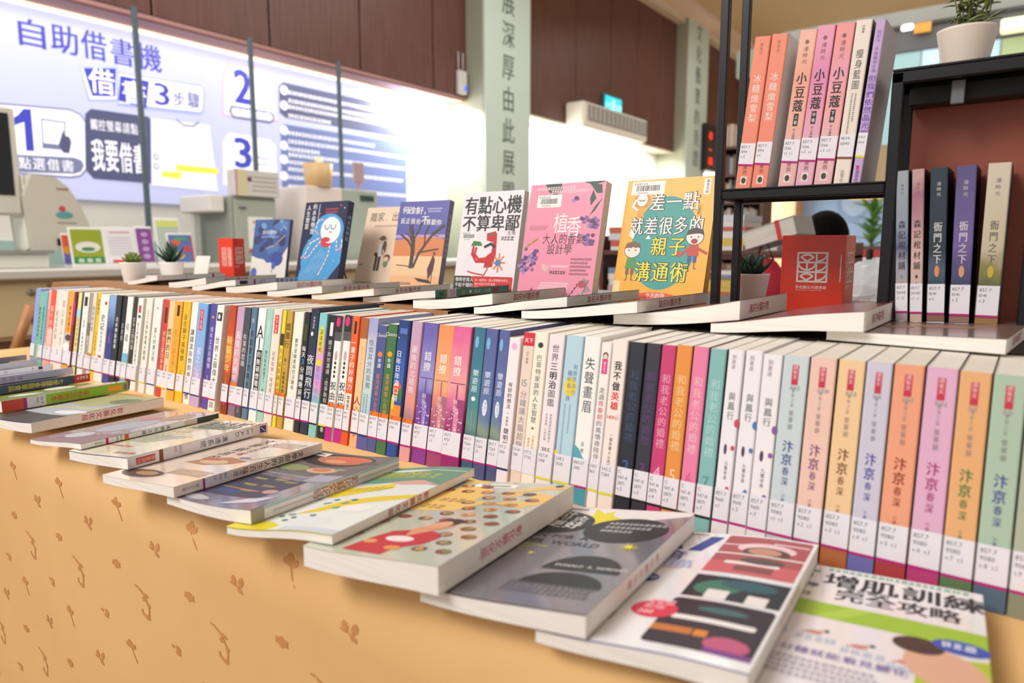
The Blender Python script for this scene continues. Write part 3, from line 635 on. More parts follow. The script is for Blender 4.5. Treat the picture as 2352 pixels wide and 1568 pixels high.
# (x0, x1, colour, description, texts, stripe, call, options)
ROW = [
 (84, 94, '#8fa8e0', 'periwinkle blue thin spine at the far left end', [], 'm', '', {}),
 (94, 101, '#86c492', 'slim green spine with dark question title', [T_('誰能說得清楚呢？', .2, .68, '#1e3a2a', b=1, w=.8)], None, '', {'dh': -9}),
 (101, 112, '#7abcc2', 'slim teal spine with dark question title', [T_('誰最懂得好好說話呢？', .2, .7, '#1c3440', b=1, w=.7)], 'm', '177.3|8841', {'dh': -8}),
 (113, 119, '#f0b8ae', 'thin pale rose spine beside the vermilion one', [bars(.5, .25, .7, '#c05a50', .4)], 'm', '863', {}),
 (119, 130, '#ee5638', 'vermilion spine with white lettering', [T_('飛行的雲', .2, .55, '#f8e0d0', b=1, w=.6)], 'm', '861.57', {'deco': bands((.5, .72, '#f2c8bc'), (.72, 1, '#f0a898'))}),
 (130, 143, '#f4e2d6', 'cream spine with faint grey cursive title', [T_('最溫柔的風', .25, .62, '#a08c84', w=.6)], 'm', '855|7712', {}),
 (143, 157, '#f6e6da', 'second cream spine with widely spaced grey title', [T_('如山的人生', .1, .68, '#9a8a84', w=.45)], 'm', '855|8233', {}),
 (158, 172, '#f0aa44', 'golden orange spine with brown title, dark picture below', [T_('帶你去旅行', .18, .5, '#4a2c18', b=1, w=.7)], 'k', '411.1|2', {'deco': decor(bands((.52, .74, '#cfc6c2')), blob(.6, .57, .5, .04, '#4a4258'), blob(.4, .68, .5, .05, '#f4f2ee'))}),
 (173, 179, '#7c1f3e', 'thin maroon and magenta spine', [], 'y', '427', {'deco': bands((.12, .4, '#c21a72'), (.4, .7, '#8a3a2a'))}),
 (180, 190, '#e8e494', 'pale yellow spine with pink title', [T_('花花世界的旅人', .3, .72, '#d4386a', b=1, w=.7)], 'b', '985|62', {'deco': bands((.2, .3, '#a8dce0'))}),
 (190, 194, '#3a3634', 'very thin dark brown spine beside pale yellow', [], None, '', {}),
 (195, 208, '#f5f1ea', 'white spine with black title column and black stamp', [T_('「一」世紀・大航海時代的', .18, .75, '#3c3836', w=.6)], 'b', '857.7|72', {'deco': box(.25, .05, .8, .16, '#3a3634')}),
 (209, 216, '#a89c90', 'taupe spine with dark smudges', [T_('星海', .5, .62, '#e8e0d8', w=.6)], 'm', '873', {'deco': decor(bands((.35, .5, '#7c6c66')))}),
 (216, 224, '#e8dcc0', 'thin cream spine with blue characters', [T_('爸爸的木馬', .15, .45, '#5a74b0', b=1, w=.7)], 'm', '873.6', {'jy': 1}),
 (224, 233, '#eec02c', 'yellow spine with black lettering at top', [T_('美好時光', .06, .25, '#2a2620', b=1, w=.7), bars(.5, .45, .7, '#b08a20', .4)], 'k', '863.5', {}),
 (234, 253, '#f6f0e8', 'white spine with brush title and small red marks', [T_('史記', .22, .42, '#2c2a2a', b=1, w=.7), T_('裡的那些人', .42, .66, '#4a4444', w=.5)], 'm', '610.11|8354', {'deco': decor(box(.3, .7, .7, .82, '#d4463a'), blob(.7, .1, .15, .02, '#b8342e'))}),
 (254, 269, 'G:night', 'blue gradient spine with pink lettering', [T_('小星星', .42, .55, '#e070b0', w=.6)], 'm', '863.57|0013', {}),
 (270, 282, '#2c3038', 'black spine with bold white title column', [T_('日本神話故事', .24, .6, W_, b=1, w=.75)], 'm', '283.1|24', {}),
 (283, 293, '#23242a', 'thin black spine with small grey text', [T_('家事課', .3, .5, '#c8c4c0', w=.5)], 'm', '861.67', {}),
 (294, 307, '#f6f2ee', 'white spine, blue lower half, scattered title', [T_('何處，', .28, .62, '#3a3632', w=.55)], 'y', '863.55|7|4', {'deco': bands((.62, .75, '#7ab8dc'), (.75, 1, '#8a9cd4'))}),
 (308, 319, '#3c342e', 'dark brown spine with cream text', [T_('古今之間的路', .22, .58, '#e0d8c8', w=.6)], 'm', '863', {}),
 (320, 332, '#f6f2ec', 'white spine with red stamp and green mark on top', [T_('自己的路自己走就是了', .26, .74, '#5a4c44', b=1, w=.6)], 'b', '782.1|11', {'deco': decor(box(.3, .08, .75, .16, '#d23c3c'), box(.3, .185, .8, .215, '#4a5a52'))}),
 (338, 352, '#f6ece0', 'cream spine with one plain black title', [T_('三三小事的收穫大觀園', .12, .66, '#4a4440', w=.55)], 'y', '177.2|4407', {}),
 (354, 373, '#f5efe8', 'white spine with handwritten title and red note', [T_('富人的寶法則', .3, .66, '#3c3836', w=.6), T_('簡單', .72, .8, '#d0403a', w=.5)], 'n', '563|4444', {'deco': blob(.5, .1, .08, .01, '#d0403a')}),
 (377, 391, '#d8403c', 'red spine with white handwritten title', [T_('把自己當回事兒', .32, .72, '#f2c8b0', b=1, w=.75)], 'y', '177.2|8865', {'deco': box(.3, .08, .7, .24, '#5a2420')}),
 (391, 404, '#f0cfa0', 'peach spine with tall brown lettering', [T_('慣們的日', .28, .6, '#6a4a30', b=1, w=.8), bars(.5, .66, .92, '#b08868', .3)], 'y', '178.8|0024', {}),
 (404, 421, '#f4ac3a', 'amber spine with black plate near the top', [T_('在三行寂之地', .28, .66, '#c88420', w=.55), T_('文學教室', .7, .86, '#c07a1c', w=.4)], 'n', '863.57|1013', {'deco': box(.4, .04, .75, .15, '#3c2c18')}),
 (423, 440, '#f2be2c', 'bright yellow spine with bold brush title', [T_('自在歸子疾殊群', .12, .6, '#5a4414', w=.65), bars(.5, .68, .88, '#a88420', .2)], 'y', '544.6|8710', {}),
 (441, 456, '#f5f0ec', 'white spine with long bold black title', [T_('讓錢流向你的原子習慣', .26, .96, '#2c2a2c', b=1, w=.72)], 'n', '563|4447', {}),
 (459, 480, 'G:sky', 'sky blue spine with red oval top stamp', [T_('星之心芽', .42, .75, '#e6f0fa', w=.55)], 'n', '863.57|8021', {'deco': decor(box(.25, .06, .62, .26, '#d8443c')), 't2': [T_('天下文化', .07, .25, '#f8e8e4', b=1, w=.34, x=.44)]}),
 (485, 500, '#5a4ca0', 'violet spine with lilac hatched title', [T_('青年主夫目標哪', .22, .62, '#d4ccec', b=1, w=.75), T_('古典・戲劇', .68, .86, '#c8c0e8', w=.3)], 'm', '862.57|8021', {'deco': blob(.5, .13, .18, .012, '#e0a858')}),
 (501, 517, '#f6f2ee', 'white spine with big black title, animal stamp above', [T_('世界上最偉大的演說', .3, .98, '#2c2a2c', w=.8)], 'r', '676|1066', {'deco': decor(box(.15, .07, .85, .15, '#2c2c2e'), blob(.45, .11, .16, .025, '#f2f0ee'))}),
 (530, 545, 'G:fire', 'fiery orange spine with yellow title', [T_('騎驢少年', .28, .62, '#f4d880', b=1, w=.85), T_('人生不設一場流行', .66, .92, '#f0c060', w=.4)], 'm', '875.57|8460', {}),
 (545, 562, 'G:bear', 'dusty pink spine with white polar title beside flames', [T_('最後的北極熊', .22, .7, '#f0e4ee', b=1, w=.8)], 'm', '873.59|5324|c.1', {'jy': 1}),
 (563, 578, '#4c4e56', 'charcoal grey spine with white title', [T_('失落的慰藉', .24, .54, '#e4e0dc', w=.6), T_('鄧智文著', .84, .96, '#b8b4b0', w=.4)], 'm', '861.5|4456', {}),
 (580, 593, '#5c7a94', 'steel blue spine with black title and round seal', [T_('有點累了的時光是你', .2, .88, '#22303c', b=1, w=.6), bars(.12, .2, .8, '#c8d4dc', .16)], 'n', '177.2|5023', {'deco': blob(.5, .12, .26, .022, '#93aabb')}),
 (595, 613, '#f6f2f0', 'white spine with giant AI letters and black band', [T_('AI', .16, .36, '#222226', wide=1, w=1.3, sy=1.1), T_('的無硝煙戰場', .38, .76, W_, b=1, w=.5, x=.62)], 'u', '312.83|1010', {'deco': box(.3, .37, .95, .78, '#2c2c30')}),
 (615, 630, '#a4d2c6', 'mint spine with small dark green title', [T_('你只是太在意了！', .36, .66, '#2c4a46', b=1, w=.5), bars(.5, .7, .9, '#5a8078', .3)], 'n', '173.73|7761', {'deco': box(.3, .1, .65, .24, '#b8e0d6')}),
 (631, 650, '#f5e0d0', 'peach spine with red publisher stamp, sparse title', [T_('迴青春無一場相逢', .36, .72, '#9a847a', w=.45)], 'm', '863.55|8712', {'deco': box(.25, .05, .75, .21, '#d83838'), 't2': [T_('天下文化', .055, .205, '#f8e8e4', b=1, w=.4)]}),
 (652, 660, '#e8dc3c', 'thin yellow spine with orange red title', [T_('天子爺與廟前燈', .32, .72, '#d8542c', b=1, w=.85)], 'm', '863.55|5140|v.1', {'jy': 1, 'deco': box(0, .2, 1, .3, '#3c3a20')}),
 (662, 675, '#c8a040', 'gold spine with round brown emblem and dark title', [T_('閻魔行', .1, .32, '#4c3418', b=1, w=.8), T_('卷一・初戰風未熄', .4, .7, '#3c2c14', b=1, w=.5)], 'm', '863.57|44', {'jy': 1, 'deco': decor(blob(.5, .78, .4, .05, '#b0341c'), blob(.5, .74, .25, .03, '#3a2418'))}),
 (677, 699, '#f6efe0', 'ivory spine with plain black ten character title', [T_('雖然是藏書病但沒關係', .22, .66, '#3c3838', w=.55), bars(.2, .34, .6, '#a09890', .1)], 'm', '863.55|0044', {}),
 (701, 713, '#26282c', 'black spine with white title and blue numeral', [T_('每天', .28, .38, W_, b=1, w=.8), T_('3', .385, .44, '#4a90d8', b=2, w=1.0, wide=1), T_('分鐘睡前學韓語', .45, .88, W_, b=1, w=.8)], 'm', '803.28|8012', {'deco': box(.25, .1, .75, .24, '#4a4c20')}),
 (714, 733, '#2c3448', 'navy hardcover spine with large pale title', [T_('夜間飛行', .36, .72, '#d8dce0', b=1, w=.85), T_('時報出版', .06, .16, '#d8d8d8', w=.35), bars(.5, .76, .84, '#8890a0', .4)], 'm', '876.57|4464', {'dh': 6, 'hard': 1, 'deco': decor(blob(.4, .2, .14, .018, W_))}),
 (736, 754, 'G:pastel', 'pastel pink and turquoise spine with yellow oval', [T_('靈光乍現的每一天', .42, .9, '#b08cd0', b=1, w=.7), T_('湯淺政明', .13, .33, '#3a3420', b=1, w=.5)], 'k', '987.096|3216', {'deco': decor(blob(.52, .22, .34, .12, '#f2dc28'), blob(.5, .4, .34, .03, '#e8d82c')), 't2': [T_('湯淺政明', .13, .32, '#3a3420', b=1, w=.42)]}),
 (755, 773, '#26262a', 'black spine with white education title', [T_('親子高效溝通，從爭執到擁抱的教養', .2, .95, '#d8d6d2', b=0, w=.55)], 'y', '528.2|0054', {'deco': box(.3, .06, .7, .17, '#e8e6e2')}),
 (775, 791, '#f5f0ea', 'white spine with black top, brush title, lower volume', [T_('祝由師', .52, .76, '#262426', b=1, w=.85), T_('（下）', .78, .86, '#4a4848', w=.4), T_('●●●●', .36, .5, '#3a3838', w=.4)], 'm', '863.59|7544|v.2 c.3', {'jy': 1, 'deco': decor(bands((0, .16, '#2a2a2e'), (.13, .2, '#55555a')), blob(.4, .05, .3, .04, '#e02880'), blob(.5, .32, .2, .04, '#c8a8b0')), 'lo': '#c0248a'}),
 (793, 810, '#f5f0ea', 'white spine with black top, brush title, upper volume', [T_('祝由師', .52, .76, '#262426', b=1, w=.85), T_('（上）', .78, .86, '#4a4848', w=.4), T_('●●●●', .36, .5, '#3a3838', w=.4)], 'm', '863.59|7544|v.1 c.5', {'jy': 1, 'deco': decor(bands((0, .16, '#2a2a2e'), (.13, .2, '#55555a')), blob(.4, .05, .3, .04, '#e02880'), blob(.5, .32, .2, .04, '#c8a8b0')), 'lo': '#c0248a'}),
 (812, 827, '#f06430', 'orange red spine with white eyesight title', [T_('一輩子的好視力', .18, .58, W_, b=1, w=.8), bars(.5, .62, .86, '#5a6aa0', .4)], 'b', '416.7|1491', {'deco': decor(bands((.6, .97, '#f4e0c0')), blob(.5, .9, .36, .025, '#2c3a6c'), box(.35, .04, .7, .14, '#3c2020')), 'lo': '#e05a2c'}),
 (830, 847, '#f8c898', 'rust topped peach spine with red two character title', [T_('人心', .6, .76, '#8c3420', w=.95), T_('HeartofMan', .22, .4, '#d07848', w=.3), bars(.5, .82, .94, '#b06a50', .3)], 'n', '791.6|2534', {'deco': bands((0, .16, '#b4602c')), 'lo': '#f0b080'}),
 (849, 871, 'G:mist', 'lavender to mint spine with slim grey title', [T_('恰如其分的孤獨', .16, .54, '#6c7c8c', w=.6), bars(.3, .58, .84, '#7c9c9c', .16), bars(.6, .58, .84, '#7c9c9c', .16)], 'n', '176.52|4793', {'lo': '#5a5aa0', 'board': '#9aa4d8'}),
 (871, 892, '#525a92', 'indigo youth classics spine with orange disc', [T_('年讀', .26, .34, W_, b=1, w=.55), T_('臺灣建築小百選', .38, .7, '#e08050', w=.6), ('Classics', .09, 0, W_, {'mode': 'h', 'w': .36}), T_('２', .72, .77, '#3a3a6a', w=.25)], 'm', '863.59|1114|v.2', {'jy': 1, 'dh': -9, 'deco': decor(blob(.5, .23, .26, .022, '#f08048'), blob(.5, .745, .2, .015, W_))}),
 (893, 916, '#467448', 'green youth classics spine with orange disc', [T_('年讀', .26, .34, W_, b=1, w=.55), T_('臺灣建築小百選', .38, .7, '#d8a040', w=.6), ('Classics', .09, 0, W_, {'mode': 'h', 'w': .36}), T_('１', .72, .77, '#3a5a3a', w=.25)], 'm', '863.59|1114|v.1', {'jy': 1, 'dh': -8, 'deco': decor(blob(.5, .23, .26, .022, '#f0a030'), blob(.5, .745, .2, .015, W_))}),
 (917, 945, 'G:rocket', 'navy and blue spine with orange foot, red shapes', [T_('日年日年滿口袋', .22, .6, W_, b=1, w=.5, x=.3)], 'm', '874.596|2342', {'jy': 1, 'deco': decor(box(.0, .62, .85, .76, '#f09038'), blob(.4, .5, .35, .05, '#e05a34'), blob(.75, .54, .25, .05, '#3c7a4a'), blob(.15, .6, .14, .06, '#e8c838'), blob(.15, .13, .06, .006, '#f0c83c'), box(.85, 0, 1, 1, '#1c2458'), box(.2, .06, .8, .1, '#5a78c8'))}),
 (949, 973, 'G:bear2', 'rose pink spine with large white polar title', [T_('最後的北極熊', .17, .52, '#f4ecf2', b=0, w=.7), T_('獨孤日夜', .62, .76, '#c8a0a8', w=.3)], 'm', '873.59|5324', {'jy': 1, 'lo': '#e0a0a0'}),
 (973, 1007, 'G:cityP', 'purple city silhouette spine with white title', [T_('錯撩', .2, .35, W_, b=1, w=.5), T_('翹摇', .5, .58, '#e8dcf0', w=.28)], 'm', '857.7|4757|v.1', {'city': ('#6a4a98', '#9c84cc')}),
 (1008, 1044, 'G:cityO', 'orange city silhouette spine with white title', [T_('錯撩', .2, .35, W_, b=1, w=.5), T_('翹摇', .5, .58, '#f4dcd8', w=.28)], 'm', '857.7|4757|v.2', {'city': ('#b06a80', '#e09090')}),
 (1044, 1086, 'G:cityK', 'pink city silhouette spine with white title', [T_('錯撩', .2, .35, W_, b=1, w=.45, x=.42), T_('翹摇', .5, .58, '#f4dcd8', w=.24)], 'm', '857.7|4757|v.3', {'city': ('#a04478', '#e888b0'), 'labw': .75}),
 (1090, 1117, 'G:tealb', 'blue green spine with white plains title, first volume', [T_('樂遊原', .28, .44, '#d8ecf0', b=1, w=.55), bars(.5, .56, .7, '#88b0b8', .1)], 'm', '857.7|7264|v.1 c.1', {'deco': decor(blob(.35, .1, .16, .04, '#7ab8e0'), blob(.5, .48, .18, .015, W_))}),
 (1118, 1146, 'G:periw', 'periwinkle spine with white plains title, second volume', [T_('樂遊原', .28, .44, '#dce4f4', b=1, w=.55), T_('下之一', .48, .57, '#5a6ca4', b=1, w=.28)], 'm', '857.7|7264|2-1', {'deco': decor(blob(.3, .1, .16, .04, '#7ab8e0'), blob(.5, .525, .2, .055, '#e8ecf4')), 't2': [T_('下之一', .485, .565, '#5a6ca4', b=1, w=.28)]}),
 (1147, 1172, 'G:periw', 'periwinkle spine with white plains title, third volume', [T_('樂遊原', .28, .44, '#dce4f4', b=1, w=.55)], 'm', '857.7|7264|v.2-2', {'board': '#4c4c86', 'deco': decor(blob(.3, .1, .16, .04, '#7ab8e0'), blob(.5, .525, .2, .055, '#e8ecf4')), 't2': [T_('下之二', .485, .565, '#5a6ca4', b=1, w=.28)]}),
 (1173, 1200, '#f6eaee', 'white spine with long bold black advice title', [T_('有好的想法，', .3, .52, '#2c2a2c', b=1, w=.5), T_('也要有', .53, .6, '#4a4848', w=.3), T_('聰明的做法', .61, .83, '#2c2a2c', b=1, w=.52)], 'n', '177.2|3061', {'dh': -9, 'deco': blob(.5, .06, .25, .025, '#f2b8d8')}),
 (1204, 1230, '#ecd8c8', 'beige spine with red square top and silver numerals', [T_('分鐘讓大腦超靜定', .37, .8, '#8c8c98', w=.6), ('15', .345, 0, '#8088a0', {'mode': 'h', 'w': .75}), T_('天下財經', .12, .2, '#6a5c54', w=.25)], None, '176.54|7110', {'deco': bands((0, .085, '#d8283a')), 't2': [('天下', .062, 0, W_, {'mode': 'h', 'w': .38, 'b': 1})]}),
 (1231, 1262, '#f8efdc', 'cream spine with dark green title and orange note', [T_('巴菲特家族的人生智慧', .14, .57, '#4a5048', w=.45), T_('給我的12塊金磚', .66, .82, '#d08850', w=.2, x=.3), T_('父親巴菲特', .64, .76, '#d08850', w=.2, x=.62)], None, '177.2|7742', {'deco': decor(blob(.5, .08, .2, .018, '#3a3a30'), blob(.5, .6, .1, .008, '#c85a30'))}),
 (1263, 1299, '#f4e6ea', 'pinkish white spine with bold sandwich title', [T_('世界', .06, .17, '#3c3a3c', w=.55), T_('三明治', .17, .34, '#262426', b=2, w=.58), T_('圖鑑', .34, .45, '#4a4848', w=.55), T_('原來創造的無限組合', .49, .67, '#8a8688', w=.17, x=.62), T_('在地食譜・行家必備', .49, .66, '#8a8688', w=.17, x=.34), ('355', .735, 0, '#3c3a3c', {'mode': 'h', 'w': .42, 'b': 1})], 'y', '427.14|2418', {'deco': decor(blob(.5, .765, .3, .015, '#c8703c'), blob(.5, .775, .2, .014, '#f4e6ea'))}),
 (1301, 1341, '#b8d6e4', 'pale blue spine with yellow splash and indigo title', [T_('利用家族的', .17, .36, '#5a74a0', w=.24, x=.7), T_('聰明養小孩', .21, .4, '#5a74a0', w=.28, x=.42), bars(.3, .42, .75, '#88a4bc', .1), bars(.6, .42, .6, '#88a4bc', .1)], 'y', '528.2|3028', {'deco': decor(blob(.5, .31, .36, .06, '#f2d83c'), blob(.05, .72, .1, .02, '#f2d83c'))}),
 (1343, 1381, '#f7f3f0', 'white spine with huge serif title and turquoise foot', [T_('失聲畫眉', .12, .46, '#2e2c2e', w=.62), T_('凌煙', .62, .7, '#6a6868', w=.2)], 'm', '863.57|3431', {'deco': decor(lambda p, T, H: p.poly([(0, .23*H), (T, .23*H), (T, .25*H), (.6*T, .28*H), (.3*T, .33*H), (0, .35*H)], '#5aaab8')), 'lo': '#4a9aac'}),
 (1383, 1407, '#f6eeec', 'white spine with pink girl stamp and red title part', [T_('走過', .27, .35, '#4c4848', w=.6), T_('青春期', .35, .47, '#e0403c', w=.6), T_('的高情商陪伴法', .47, .75, '#5c5858', w=.6), T_('親子天下', .12, .2, W_, b=1, w=.36)], 'y', '528.3|1162', {'dh': -4, 'deco': decor(box(.22, .1, .78, .19, '#e0388c'), blob(.5, .08, .28, .022, '#6a4a38'), blob(.5, .085, .2, .015, '#f4d8c0')), 't2': [T_('親子天下', .115, .185, W_, b=1, w=.3)]}),
 (1410, 1445, '#f6e8e0', 'cream spine with bold black and red hero title', [T_('我不做', .12, .3, '#262426', b=2, w=.52), T_('英雄', .3, .41, '#e0302c', b=2, w=.55), ('HERO', .46, 0, '#e0302c', {'mode': 'h', 'w': .3, 'b': 1}), T_('一個改變人心的超級服務', .54, .82, '#4a4646', b=1, w=.2)], 'y', '542.2|7384', {}),
]
C1 = [('#212733', '#3c4668', '2', 'near black', '#3c64b0'), ('#33303f', '#5c3c70', '3', 'dark plum', '#6a3880'), ('#cc3c74', '#f0a0b8', '4', 'crimson pink', '#f4a8c4'), ('#ea9440', '#f6cc90', '5', 'tangerine', '#f8d8a0'), ('#ee80a8', '#f6c0c8', '6', 'candy pink', '#e05890'), ('#86bcb8', '#b4dcd4', '7', 'sea green', '#5a9490')]
for i, (x0, x1) in enumerate([(1447, 1483), (1485, 1520), (1521, 1555), (1556, 1593), (1595, 1631), (1633, 1671)]):
    c, t, n, nm, nc = C1[i]
    ROW.append((x0, x1, c, nm+' series spine with blurred hand-lettered title, volume '+n, [T_('和我老公的婚禮', .16, .58, t, b=1, w=.6), T_(n, .66, .76, nc, wide=1, w=.9, b=1)], 'k', 'C|947.41|3871|v.'+n, {'board': '#3a2438'}))
for i, (x0, x1, c, nm) in enumerate([(1674, 1711, '#d84060', 'red'), (1713, 1753, '#4a7ab8', 'blue'), (1755, 1800, '#8a5a9c', 'purple')]):
    ROW.append((x0, x1, '#f3eef0', 'white phoenix spine with small '+nm+' feather ornaments', [T_('與鳳行', .22, .37, '#66686c', b=1, w=.44), T_('九鷺非香', .58, .68, '#66686c', b=1, w=.22, x=.55)], 'm', '857.7|9610|v.%d' % (i+1),
        {'deco': decor(blob(.95, .38, .16, .022, c), blob(.4, .52, .1, .028, '#5a3a58'), blob(.85, .51, .12, .014, c), blob(.75, .74, .16, .03, c), blob(.62, .78, .14, .012, '#f0b8c8'), lambda p, T, H: p.text('知書達', .4*T, .975*H, .3*T, '#a88c9c', 1, 'v', sx=.9)), 'lo': '#efe9ec'}))
C2 = [('#ccd8dc', '#3c4a8a', 'powder blue', '#c0ccd4'), ('#f0c8b8', '#7c3c78', 'shell pink', '#c07858'), ('#f2cc9c', '#7a4424', 'light apricot', '#b0683c'), ('#cfcbdc', '#4438a0', 'pale lilac', '#6a6cb0'), ('#f0a480', '#94281c', 'salmon orange', '#a83a3c'), ('#e2b0ce', '#b02470', 'orchid pink', '#b83c78'), ('#eab078', '#3c7c3c', 'sandy orange', '#5a7a50'), ('#aec6b0', '#3c4a94', 'sage green', '#52687c'), ('#b2b8a2', '#5a5a4c', 'grey green', '#8a8c74')]
for i, (x0, x1) in enumerate([(1801, 1861), (1863, 1924), (1927, 1990), (1992, 2053), (2055, 2126), (2129, 2204), (2206, 2281), (2284, 2363), (2366, 2440)]):
    c, t, nm, lo = C2[i]
    if i == 8: nm = 'last and partly hidden '+nm
    ROW.append((x0, x1, c, nm+' palace saga spine with red seal', [T_('書香之家', .16, .26, '#9c9494', w=.14), T_('榮華錦', .27, .37, '#8c8080', w=.2), T_('汴京', .42, .55, t, b=2, w=.44), T_('春深', .55, .65, t, b=1, w=.28), T_('小麥', .685, .73, t, w=.16)], 'm', '857.7|9080|v.%d c.1' % (i+1),
        {'deco': decor(box(.38, .045, .64, .145, '#c8304a'), lambda p, T, H: (p.text('讀客文', .51*T, .955*H, .19*T, '#f0c8cc', 1, 'v'), p.bars(.36*T, .83*H, .66*T, .004, '#a8a0a0'))), 'lo': lo, 'board': '#3a3438'}))
RAMPS = {'night': [(.1, '#4a4c9c'), (.35, '#3c4488'), (.6, '#2c3c84'), (.9, '#8cb0e0')], 'sky': [(.25, '#c4a8d0'), (.45, '#9cb4e4'), (.9, '#7cb0ec')], 'fire': [(.2, '#8c3418'), (.45, '#d8602c'), (.55, '#e89838'), (.75, '#d05424'), (.95, '#c04820')],
 'bear': [(.3, '#8c7088'), (.4, '#e89c9c'), (.7, '#d8a8b8'), (.95, '#c8a4c8')], 'bear2': [(.28, '#a87c84'), (.42, '#e8988c'), (.7, '#d898ac'), (.97, '#c8a8c4')], 'pastel': [(.3, '#8cc8c4'), (.42, '#e89cd0'), (.5, '#b8a0dc'), (.65, '#e8a4d4'), (.8, '#a4b8dc'), (.92, '#88ccd0')],
 'mist': [(.25, '#b0d4dc'), (.5, '#c8dcd8'), (.75, '#ccd0e0'), (.97, '#a4a4d4')], 'rocket': [(.35, '#2c4c9c'), (.6, '#3c64b8'), (.97, '#24407c')], 'cityP': [(.25, '#8c3c94'), (.5, '#7c6cb4'), (.6, '#a098d4'), (.97, '#6c60b0')], 'cityO': [(.25, '#a04870'), (.45, '#e08478'), (.6, '#f8b080'), (.97, '#f4945c')],
 'cityK': [(.25, '#94286c'), (.45, '#d8689c'), (.6, '#f4a4a4'), (.97, '#e4649c')], 'tealb': [(.2, '#3c6078'), (.33, '#6c9488'), (.5, '#4c8894'), (.97, '#3c7490')], 'periw': [(.2, '#505888'), (.3, '#8c9c88'), (.42, '#6478a8'), (.97, '#5c64a0')]}
def colour(c):
    if c.startswith('G:'): return ramp('print_'+c[2:], RAMPS[c[2:]])
    return c
YB0 = .724; LEAN = .17
rn = random.Random(11)
def plainname(d): return 'hardcover_book' if 'hardcover' in d else 'paperback_book'
for (x0, x1, col, desc, texts, stripe, call, o) in ROW:
    f_ = lambda x: px(x, 662+.089*(x-90), y=.76)
    a = f_(x0).x; c = f_(x1).x; T = max(c-a-.0006, .004)
    H = .210+o.get('dh', 0)/1000+rn.uniform(-.0012, .0012)
    D = .148+rn.uniform(-.003, .002)
    deco = []
    lo = o.get('lo')
    if o.get('city'): deco.append(cityscape(*o['city']))
    if o.get('deco'): deco.append(o['deco'])
    if lo: deco.append(lambda p, T, H, lo=lo: p.rect(0, 0, T, .0235, lo))
    tt = list(texts)
    if o.get('t2'):
        if o['t2'][0][0] == (texts[-1][0] if texts else ''): tt = texts[:-1]
        tt = tt+o['t2']
    cc = colour(col); bd = o.get('board', cc)
    r = upright(T, H, D, cc, bd, tt, stripe, call, TB, jy=o.get('jy', 0), deco=decor(*deco) if deco else None, shear=LEAN, name=plainname(desc), pagecol=rn.choice(['#f0ebe0', '#ece4d4', '#f2eee6']), hard=o.get('hard', False))
    r.location = (a+.0003, YB0+rn.uniform(-.0015, .0015), TB+.0004)
    words = len(desc.split())
    tag(r, desc+(', in the long front row' if words <= 11 else ''), 'book', 'upright books in the long spine-out row')
